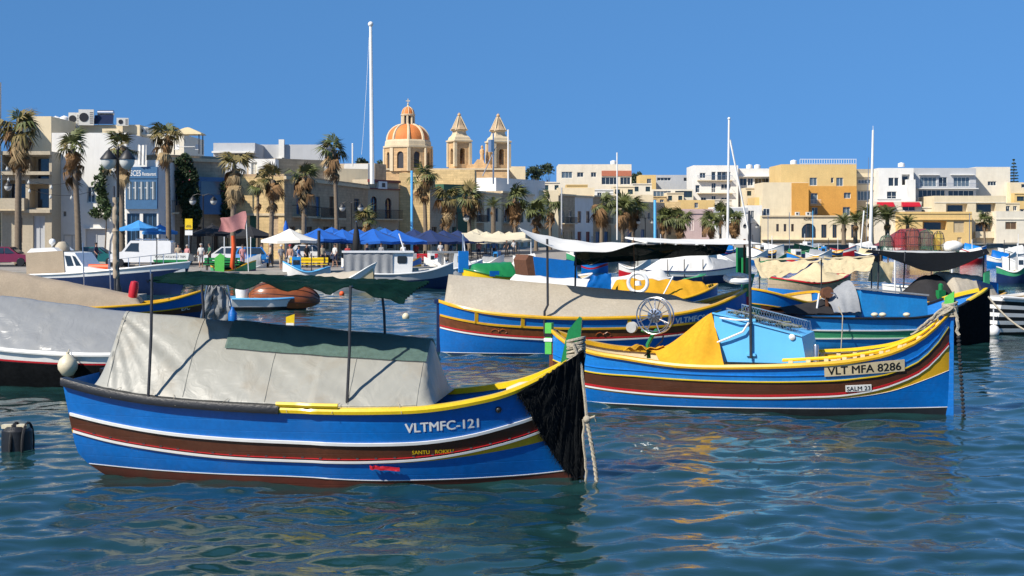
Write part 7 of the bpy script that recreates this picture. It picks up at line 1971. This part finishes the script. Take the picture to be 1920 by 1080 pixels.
def bench(label, px, py, Y, m, w=1.8, rz=0.):
    B_ = thing('bench', label, 'bench', (gx(px, Y), Y, QZ), rz)
    for i in range(3):
        mb = MB(); mb.box(-w / 2, w / 2, -.25 + .17 * i, -.11 + .17 * i, .42, .46); mb.build('seat_slat', m, B_)
    for i in range(2):
        mb = MB(); mb.box(-w / 2, w / 2, .26, .3, .55 + .2 * i, .7 + .2 * i); mb.build('back_slat', m, B_)
    for x in (-w * .4, w * .4):
        mb = MB(); mb.beam((x, -.2, 0), (x, -.2, .42), .06, .06); mb.beam((x, .24, 0), (x, .24, .9), .06, .06); mb.build('leg', 'iron', B_)
bench('yellow slatted bench at the quay beneath the white parasol', 578, 500, 97, 'paint_yellow_bright', 2.6); bench('red slatted bench at the quay near the white motor yacht', 800, 497, 112, 'paint_red', 2.2); bench('dark green bench beside the orange windsock', 415, 498, 96, 'paint_green', 2.4)
mb = MB(); p = at(413, 502, 93); mb.prism([(p.x - .35, QZ), (p.x + .25, QZ - .0), (p.x + .28, QZ + 1.1), (p.x - .0, QZ + 1.25), (p.x - .36, QZ + .95)], p.y - .04, p.y + .04); tag(mb.build('green_panel', 'paint_lime'), 'bright green board standing at the quay edge', 'board')
mb = MB()
p0, p1 = at(0, 322, 117), at(205, 345, 117)
pts = bez(p0, p1, 1.4, 26); mb.tube(pts, .02, 4)
pts2 = bez(at(0, 300, 117), at(140, 338, 110), 1., 20); mb.tube(pts2, .018, 4)
cab = mb.build('wire', 'iron')
SL = thing('string_lights', 'strings of small white bulbs slung in front of the shaded balcony house', 'string lights', (0, 0, 0)); cab.parent = SL
for q in pts[2::5] + pts2[2::6]:
    mb = MB(); mb.lathe([(.01, .02), (.04, -.05), (.12, -.2), (.09, -.32), (.01, -.38)], 8, q); mb.build('bulb', 'lamp_glass', SL, True)

# ------------------------------------------------------------------ parasols
mat('parasol_blue', (.008, .11, .46), .8, .12, 1.5); mat('parasol_sky', (.05, .27, .62), .8, .1, 1.5); mat('parasol_navy', (.012, .03, .11), .8, .15, 1.5); mat('parasol_white', (.72, .68, .6), .8, .06, 1.5); mat('parasol_black', (.016, .016, .018), .8, .2, 1.5); mat('parasol_cream', (.62, .54, .38), .8, .08, 1.5)
def parasol(label, px, Y, m, r=1.9, ytop=None, n=8, group='parasols along the quay', z0=2.15, peak=2.95, a0=.3):
    if ytop is not None: peak = CH + (HY - ytop) * Y / FPX - QZ; z0 = peak - .3 * r - .15
    P = thing('parasol', label, 'parasol', (gx(px, Y), Y, QZ), 0, group)
    mb = MB(); mb.tube([(0, 0, 0), (0, 0, peak - .03)], .035, 7); mb.build('pole', 'steel_dark', P)
    mb = MB(); mb.lathe([(.28, 0), (.28, .06), (.06, .1)], 10); mb.build('base', 'concrete', P)
    mb = MB()
    rings = [(.04, peak), (r * .35, peak - (peak - z0) * .42), (r * .7, peak - (peak - z0) * .76), (r, z0)]
    vs, fs = [], []; N = n * 2
    for rr, z in rings:
        for k in range(N):
            a = a0 + 2 * PI * k / N; f = 1. if k % 2 == 0 else .955; dz = 0 if k % 2 == 0 else -.03 * rr
            vs.append((rr * f * math.cos(a), rr * f * math.sin(a), z + dz))
    for k in range(N): vs.append((vs[3 * N + k][0], vs[3 * N + k][1], vs[3 * N + k][2] - .2))
    for i in range(4):
        for k in range(N): fs.append((i * N + k, i * N + (k + 1) % N, (i + 1) * N + (k + 1) % N, (i + 1) * N + k))
    mb.add(vs, fs); mb.build('canopy', m, P, False)
    for k in range(n):
        a = a0 + 2 * PI * k / n; mb = MB(); mb.tube([(.04 * math.cos(a), .04 * math.sin(a), peak - .06), (r * .97 * math.cos(a), r * .97 * math.sin(a), z0 - .04)], .014, 4); mb.build('rib', 'steel_dark', P)
    mb = MB(); mb.ball((0, 0, peak + .04), .06, 8); mb.build('finial', 'steel_dark', P)
parasol('sky blue parasol under the restaurant balcony, left of two', 260, 112, 'parasol_sky', 1.5, 413); parasol('sky blue parasol right beside the slender palm', 300, 116, 'parasol_sky', 1.4, 421)
parasol('large white parasol beside the blue parasols', 543, 106, 'parasol_white', 2.2, 429, n=4, a0=.5)
parasol('black parasol in the shade behind the pink flag', 470, 117, 'parasol_black', 2., 424, n=4); parasol('black parasol beneath the shaded stone house', 398, 118, 'parasol_black', 1.9, 421, n=4)
for px, Y, yt, r, lb in ((598, 112, 428, 1.6, 'bright blue parasol right beside the white parasol'), (622, 122, 426, 1.8, 'second bright blue parasol from the white parasol, set further back'), (642, 115, 430, 1.7, 'third bright blue parasol from the white parasol'), (668, 120, 428, 1.9, 'bright blue parasol under the double lantern by the tall slim palm'), (700, 116, 429, 2., 'bright blue parasol right of the folded black parasol'), (744, 118, 431, 1.9, 'bright blue parasol nearest the navy parasols'), (722, 128, 428, 1.8, 'bright blue parasol set behind the last two of its row')):
    parasol(lb, px, Y, 'parasol_blue', r * 1.35, yt)
parasol('white peaked parasol among the blue ones', 712, 134, 'parasol_white', 1.6, 425, n=4)
for px, Y, yt, r, lb in ((776, 126, 430, 1.9, 'navy parasol right beside the blue parasols'), (806, 124, 431, 2.1, 'second navy parasol from the left'), (832, 128, 432, 2., 'third navy parasol from the left'), (858, 134, 432, 2., 'rightmost navy parasol beside the cream canopies')):
    parasol(lb, px, Y, 'parasol_navy', r * 1.3, yt)
for px, Y, yt, r, lb in ((884, 140, 433, 2.2, 'cream parasol right of the navy parasols'), (912, 148, 434, 2.3, 'second cream parasol from the navy parasols'), (935, 156, 433, 2.2, 'third cream parasol from the navy parasols'), (955, 165, 434, 2.2, 'rightmost cream parasol before the off-white awning'), (893, 160, 429, 1.8, 'small cream parasol behind the cream row'), (560, 130, 430, 1.6, 'small tan parasol behind the white parasol')):
    parasol(lb, px, Y, 'parasol_cream', r * 1.2, yt)
cloth('cream_canopy', 'slack cream canopy before the cream parasols', 'canopy', 'parasol_cream', [at(865, 437, 120), at(985, 434, 120), at(985, 446, 118), at(880, 452, 118)], 20, 8, .3, .1, 4.)
CPs = thing('folded_parasol', 'folded black parasol standing among the blue ones', 'parasol', (gx(668, 104), 104, QZ)); mb = MB(); mb.tube([(0, 0, 0), (0, 0, 3.4)], .04, 6); mb.build('pole', 'steel', CPs)
mb = MB(); mb.lathe([(.1, 1.2), (.24, 1.4), (.27, 2.), (.2, 2.6), (.1, 3.1), (.02, 3.4)], 9); mb.build('canopy', 'parasol_black', CPs, True)
CPs = thing('folded_parasol', 'folded blue parasol behind the white parasol', 'parasol', (gx(536, 112), 112, QZ)); mb = MB(); mb.tube([(0, 0, 0), (0, 0, 3.5)], .04, 6); mb.build('pole', 'steel', CPs)
mb = MB(); mb.lathe([(.1, 2.2), (.2, 2.4), (.2, 2.9), (.1, 3.3), (.02, 3.5)], 9); mb.build('canopy', 'parasol_blue', CPs, True)
mast('black square post before the blue parasols', 598, 432, 500, 101, .11, m='iron', name='post', cat='post')
# tables and chairs in the shade of the parasols
def cafe_set(label, px, Y, m='shutter_brown'):
    T = thing('cafe_table', label, 'table', (gx(px, Y), Y, QZ), random.random(), 'cafe tables under the parasols')
    mb = MB(); mb.box(-.4, .4, -.4, .4, .72, .76); mb.build('table_top', m, T)
    mb = MB(); mb.lathe([(.25, 0), (.05, .06), (.04, .72)], 8); mb.build('leg', 'iron', T)
def chair(label, px, Y, rz, m='shutter_brown'):
    T = thing('cafe_chair', label, 'chair', (gx(px, Y), Y, QZ), rz, 'cafe chairs under the parasols')
    mb = MB(); mb.box(-.2, .2, -.2, .2, .43, .47); mb.build('seat', m, T); mb = MB(); mb.box(-.2, .2, .17, .2, .47, .9); mb.build('backrest', m, T)
    for sx in (-.18, .18):
        for sy in (-.18, .18): mb = MB(); mb.beam((sx, sy, 0), (sx, sy, .43), .03, .03); mb.build('leg', m, T)
ORD = 'first second third fourth fifth sixth seventh eighth ninth tenth eleventh twelfth thirteenth fourteenth'.split()
rnd = random.Random(5)
for i in range(14):
    px = 560 + 28 * i; Y = 108 + 2.2 * i + (max(0, i - 10) * 4)
    cafe_set('square cafe table under the parasols, %s counting from the white parasol' % ORD[i], px, Y)
    chair('dark cafe chair left of the %s table from the white parasol' % ORD[i], px - 12, Y + .3, 1.3); chair('dark cafe chair right of the %s table from the white parasol' % ORD[i], px + 12, Y - .2, -1.5)
mat('roof_red', (.20, .04, .045), .7, .15, 2, streak=.2)
KS = thing('kiosk', 'open kiosk with dull red pitched roof behind the fish traps', 'kiosk', at(1706, 466, 150)); k = 150 / FPX
for x in (-48, 48):
    for y in (-1.5, 1.5): mb = MB(); mb.beam((x * k, y, -2), (x * k, y, 12 * k), .12, .12); mb.build('post', 'shutter_brown', KS)
fr = [(-58 * k, -2.4, 5 * k), (52 * k, -2.4, 5 * k), (30 * k, 0, 37 * k), (-18 * k, 0, 37 * k)]
bk = [(x, -y, z) for x, y, z in fr]
mb = MB(); mb.add(fr, [(0, 1, 2, 3)]); mb.add(bk, [(3, 2, 1, 0)]); mb.add([fr[0], fr[3], bk[0]], [(0, 1, 2)]); mb.add([fr[1], bk[1], fr[2]], [(0, 1, 2)]); mb.build('roof', 'roof_red', KS)
mb = MB(); mb.box(-56 * k, 50 * k, -2.35, -2.25, 2 * k, 5 * k); mb.build('fascia', 'shutter_brown', KS)
mb = MB(); mb.box(-52 * k, 52 * k, -1.8, 2.2, -2.2, -1.9); mb.build('deck', 'concrete', KS)

# ------------------------------------------------------------------ cars
mat('car_white', (.66, .66, .65), .25, .04, 3, coat=.6); mat('car_red', (.16, .01, .03), .25, .06, 3, coat=.6); mat('car_green', (.01, .10, .09), .25, .06, 3, coat=.6); mat('car_blue', (.012, .17, .50), .25, .06, 3, coat=.6); mat('car_grey', (.12, .13, .14), .25, .06, 3, coat=.6); mat('tail_red', (.4, .01, .01), .3, .05)
def car(label, px, Y, m, L=4.1, H=1.48, rz=0., van=False):
    P = thing('van' if van else 'parked_car', label, 'van' if van else 'car', (gx(px, Y), Y, QZ + .006), rz, 'vehicles on the waterfront road')
    W = .84 if not van else .92
    hl = L / 2
    if van: prof = [(-hl, .35), (-hl, 1.8), (-hl + .12, H), (hl - 1.55, H), (hl - .95, 1.15), (hl - .1, .95), (hl, .75), (hl, .35)]
    else: prof = [(-hl, .4), (-hl, .85), (-hl + .18, .98), (-hl + .55, H - .04), (-hl + .95, H), (hl - 1.75, H - .02), (hl - 1.05, .95), (hl - .15, .82), (hl, .62), (hl, .32), (-hl + .1, .3)]
    mb = MB(); secs = []
    for y, ins, dz in ((-W, .06, 0), (-W + .05, 0, 0), (W - .05, 0, 0), (W, .06, 0)):
        row = []
        for x, z in prof:
            taper = max(0, (z - .9)) * .18
            row.append((x * (1 - ins * .12), y - math.copysign(taper, y), z if z > .9 else z))
        secs.append(row)
    n = len(prof); vs = [p for r in secs for p in r]
    fs = [(i * n + k, i * n + (k + 1) % n, (i + 1) * n + (k + 1) % n, (i + 1) * n + k) for i in range(3) for k in range(n)] + [tuple(range(n - 1, -1, -1)), tuple(3 * n + k for k in range(n))]
    mb.add(vs, fs); mb.build('body', m, P, True, 25)
    def side_pane(q, nm='side_window'):
        for sg in (-1, 1):
            mb = MB(); pts = [(x, sg * (W + .006 - max(0, z - .9) * .18), z) for x, z in q]; mb.add(pts, [tuple(range(len(q)))]); mb.build(nm, 'glass', P)
    if van:
        side_pane([(hl - 2.2, 1.15), (hl - 1.15, 1.15), (hl - 1.6, H - .18), (hl - 2.2, H - .18)])
        mb = MB(); mb.add([(hl - .93, -W + .15, 1.2), (hl - .93, W - .15, 1.2), (hl - 1.5, W - .28, H - .08), (hl - 1.5, -W + .28, H - .08)], [(0, 1, 2, 3)]); mb.build('windscreen', 'glass', P)
        mb = MB()
        for y in (-.6, .6): mb.box(-hl + .5, hl - 1.9, y - .03, y + .03, H + .06, H + .12)
        for x in np.linspace(-hl + .6, hl - 2., 4): mb.box(x - .03, x + .03, -.65, .65, H + .13, H + .17)
        for x in (-hl + .6, hl - 2.): mb.box(x - .03, x + .03, -.62, -.58, H - .05, H + .06)
        mb.build('roof_rack', 'steel', P)
        mb = MB(); mb.box(-hl + .3, -hl + 1.8, -W - .008, -W + .0, 1.1, H - .25); o = mb.build('blue_panel', 'car_blue', P)
    else:
        side_pane([(-hl + .52, .98), (-.05, .98), (-.05, H - .1), (-hl + .85, H - .1)]); side_pane([(.02, .98), (hl - 1.25, .98), (hl - 1.8, H - .1), (.02, H - .1)])
        mb = MB(); mb.add([(hl - 1.02, -W + .14, .98), (hl - 1.02, W - .14, .98), (hl - 1.68, W - .24, H - .04), (hl - 1.68, -W + .24, H - .04)], [(0, 1, 2, 3)]); mb.build('windscreen', 'glass', P)
        mb = MB(); mb.add([(-hl + .16, -W + .14, 1.), (-hl + .5, -W + .24, H - .06), (-hl + .5, W - .24, H - .06), (-hl + .16, W - .14, 1.)], [(0, 1, 2, 3)]); mb.build('rear_window', 'glass', P)
    for x in (-hl + .75, hl - .8):
        for sg in (-1, 1):
            mb = MB(); mb.lathe([(.17, -.1), (.3, -.1), (.32, -.06), (.32, .06), (.3, .1), (.17, .1)], 16); w = mb.build('wheel', 'rubber_black', P, True); w.location = (x, sg * (W - .06), .32); w.rotation_euler = (R(90), 0, 0)
            mb = MB(); mb.lathe([(.001, -.09), (.2, -.085), (.2, .085), (.001, .09)], 12); mb.build('rim', 'steel', w, True)
    for sg in (-1, 1):
        mb = MB(); mb.box(hl - .06, hl + .012, sg * W * .72 - .15, sg * W * .72 + .15, .62, .76); mb.build('headlight', 'lamp_glass', P)
        mb = MB(); mb.box(-hl - .012, -hl + .05, sg * W * .76 - .1, sg * W * .76 + .1, .66, .9); mb.build('tail_light', 'tail_red', P)
    mb = MB(); mb.box(hl - .02, hl + .02, -.26, .26, .42, .53); mb.build('number_plate', 'paint_white', P)
car('dark red car parked at the left edge behind the leftmost palm', 15, 110, 'car_red'); car('dark green car parked by the white house', 183, 111, 'car_green', 3.9, 1.45); car('white van with roof rack parked before the restaurant', 268, 108, 'car_white', 4.6, 1.95, PI, True)
car('dark grey car half hidden behind the slender palm', 322, 113, 'car_grey', 3.9, 1.45); car('white car parked behind the orange windsock', 425, 109, 'car_white', 4., 1.5, PI); car('small bright blue car parked left of the white parasol', 474, 107, 'car_blue', 3.4, 1.45, R(-60)); car('white car parked deep behind the blue parasols', 588, 122, 'car_white', 4., 1.5)

# ------------------------------------------------------------------ people
mat('skin', (.42, .23, .15), .6, .08, 8); mat('hair_dark', (.03, .02, .015), .7, .2, 20); mat('hair_grey', (.35, .33, .3), .7, .2, 20)
for nm, c_ in (('navy', (.02, .025, .06)), ('white', (.65, .63, .6)), ('beige', (.45, .36, .25)), ('pink', (.55, .25, .25)), ('green', (.03, .14, .08)), ('black', (.015, .015, .017)), ('blue', (.08, .2, .45)), ('grey', (.25, .25, .26)), ('red', (.4, .05, .05))):
    mat('cloth_' + nm, c_, .85, .1, 6)
def person(label, px, Y, rz, top, bottom, h=1.72, stride=.12, arms=(.15, .1), hair='hair_dark', shorts=False, base=QZ, hat=None, sit=False, skin_top=False):
    s = h / 1.75
    P = thing('person', label, 'person', (gx(px, Y), Y, base), rz)
    V, E_, Rr = [], [], []
    def v(x, y, z, r): V.append((x * s, y * s, z * s)); Rr.append(r * s); return len(V) - 1
    def e(a, b_): E_.append((a, b_))
    pel = v(0, 0, .95, .135); wa = v(0, 0, 1.12, .125); ch = v(0, -.01, 1.32, .15); nk = v(0, -.01, 1.48, .06); nk2 = v(0, -.02, 1.54, .055); hd = v(0, -.03, 1.62, .095); hd2 = v(0, -.03, 1.70, .085)
    for a, b_ in ((pel, wa), (wa, ch), (ch, nk), (nk, nk2), (nk2, hd), (hd, hd2)): e(a, b_)
    for sg, st, ar in ((-1, stride, arms[0]), (1, -stride, arms[1])):
        hp = v(sg * .09, 0, .88, .095); kn = v(sg * .095, -st * .6 - .01, .48, .06); an = v(sg * .095, -st * .9 + (.08 if st < 0 else 0), .09, .042); to = v(sg * .1, -st * .9 - .12 + (.06 if st < 0 else 0), .03, .035)
        e(pel, hp); e(hp, kn); e(kn, an); e(an, to)
        sh = v(sg * .17, 0, 1.41, .065); el = v(sg * .22, .02 - ar * .3, 1.14, .045); wr = v(sg * .21, -.03 - ar, .93 + ar * .5, .032); hn = v(sg * .2, -.06 - ar * 1.2, .84 + ar * .6, .03)
        e(ch, sh); e(sh, el); e(el, wr); e(wr, hn)
        for q in range(3): f = v(sg * (.185 + .012 * q), -.07 - ar * 1.3 - .01 * q, .76 + ar * .7 + .005 * q, .011); e(hn, f)
        tb = v(sg * .17, -.1 - ar * 1.2, .82 + ar * .6, .012); e(hn, tb)
    me = bpy.data.meshes.new('body'); me.from_pydata(V, E_, [])
    o = bpy.data.objects.new('body', me); COL.objects.link(o)
    md = o.modifiers.new('skin', 'SKIN')
    if not me.skin_vertices:
        bm = bmesh.new(); bm.from_mesh(me); bm.verts.layers.skin.verify(); bm.to_mesh(me); bm.free()
    for i, sv in enumerate(me.skin_vertices[0].data): sv.radius = (Rr[i], Rr[i]); sv.use_root = (i == 0)
    o.modifiers.new('sub', 'SUBSURF').levels = 1
    dg = bpy.context.evaluated_depsgraph_get(); ev = o.evaluated_get(dg)
    nm = bpy.data.meshes.new_from_object(ev, depsgraph=dg)
    bpy.data.objects.remove(o)
    for m_ in ('skin', 'cloth_' + top, 'cloth_' + bottom, 'rubber_black'): nm.materials.append(MATS[m_])
    for p in nm.polygons:
        c = p.center; z = c.z / s; p.use_smooth = True
        arm = abs(c.x) / s > .19 and z < 1.3
        mi = 0
        if z < .075: mi = 3
        elif z < 1.0 and not arm: mi = 0 if (shorts and z < .5) else 2
        elif z < 1.47 and not arm: mi = 0 if skin_top else 1
        elif arm and z > 1.2: mi = 1 if not skin_top else 0
        p.material_index = mi
    b_ = bpy.data.objects.new('body', nm); COL.objects.link(b_); b_.parent = P
    mb = MB(); mb.lathe([(.085 * s, -.02 * s), (.112 * s, .02 * s), (.108 * s, .07 * s), (.07 * s, .115 * s), (.001, .128 * s)], 12, (0, -.012 * s, 1.66 * s)); mb.build('hat' if hat else 'hair', ('cloth_' + hat) if hat else hair, P, True)
    mb = MB(); mb.add([(-.015 * s, -.12 * s, 1.62 * s), (.015 * s, -.12 * s, 1.62 * s), (0, -.15 * s, 1.625 * s), (0, -.12 * s, 1.67 * s)], [(0, 1, 2), (1, 3, 2), (3, 0, 2)]); mb.build('nose', 'skin', P)
person('person in navy clothes walking past the dark green car', 180, 106, R(70), 'navy', 'navy', 1.8, .16)
person('person in beige top standing left of the pair behind the boat sign', 334, 106, R(20), 'beige', 'grey', 1.72, .05); person('person in pink top standing right of the pair behind the boat sign', 351, 106, R(-20), 'pink', 'beige', 1.65, .06, hair='hair_grey')
person('person in white shirt and dark shorts right of the yellow sign', 377, 105, R(10), 'white', 'grey', 1.74, .12, hair='hair_grey', shorts=True); person('person in dark green top walking beside the white shirted one', 393, 107, R(-60), 'green', 'black', 1.76, .1)
person('person in grey shirt left of the pair under the white parasol', 527, 100, R(30), 'grey', 'beige', 1.72, .1, hat='white', shorts=True); person('person with red cap right of the pair under the white parasol', 544, 100, R(-10), 'white', 'white', 1.72, .14, hat='red', shorts=True, skin_top=True)
person('person in blue walking between the cars and the white parasol', 490, 111, R(80), 'blue', 'navy', 1.75, .14); person('person in blue shirt among the cream parasols', 925, 140, R(10), 'blue', 'black', 1.75, .08); person('person in black beneath the cream parasols', 950, 146, R(-30), 'black', 'black', 1.72, .06); person('person in white beneath the cream parasols', 963, 150, R(15), 'white', 'grey', 1.7, .08)
person('person in black standing by the black square post', 575, 104, R(40), 'black', 'black', 1.76, .07); person('person in red by the red bench', 780, 118, R(0), 'red', 'navy', 1.7, .08); person('waiter in white shirt beneath the navy parasols', 826, 121, R(20), 'white', 'black', 1.75, .05)

for px, Y, rz, t_, b_, lb in ((604, 103, 30, 'beige', 'navy', 'person in beige beside the black square post'), (628, 106, -40, 'white', 'navy', 'person in white between the post and the folded black parasol'), (652, 105, 10, 'red', 'grey', 'person in red left of the folded black parasol'), (688, 108, 70, 'navy', 'beige', 'person in navy right of the folded black parasol'), (715, 110, -20, 'grey', 'black', 'person in grey under the last blue parasols'), (756, 114, 15, 'white', 'blue', 'person in white under the first navy parasol'), (846, 126, -60, 'blue', 'grey', 'person in blue under the third navy parasol'), (872, 130, 25, 'black', 'beige', 'person in black at the left end of the cream parasols'), (898, 134, -15, 'pink', 'navy', 'person in pink under the second cream parasol'), (560, 100, 75, 'blue', 'white', 'person in blue at the right edge of the white parasol'), (507, 104, -70, 'beige', 'black', 'person in beige left of the white parasol'), (455, 100, 20, 'pink', 'pink', 'person in pink beside the flagpole')):
    person(lb, px, Y, R(rz), t_, b_, 1.66 + .1 * ((px * 7) % 10) / 10, .08 + .01 * (px % 6), hair='hair_grey' if px % 3 == 0 else 'hair_dark', shorts=px % 2 == 0)
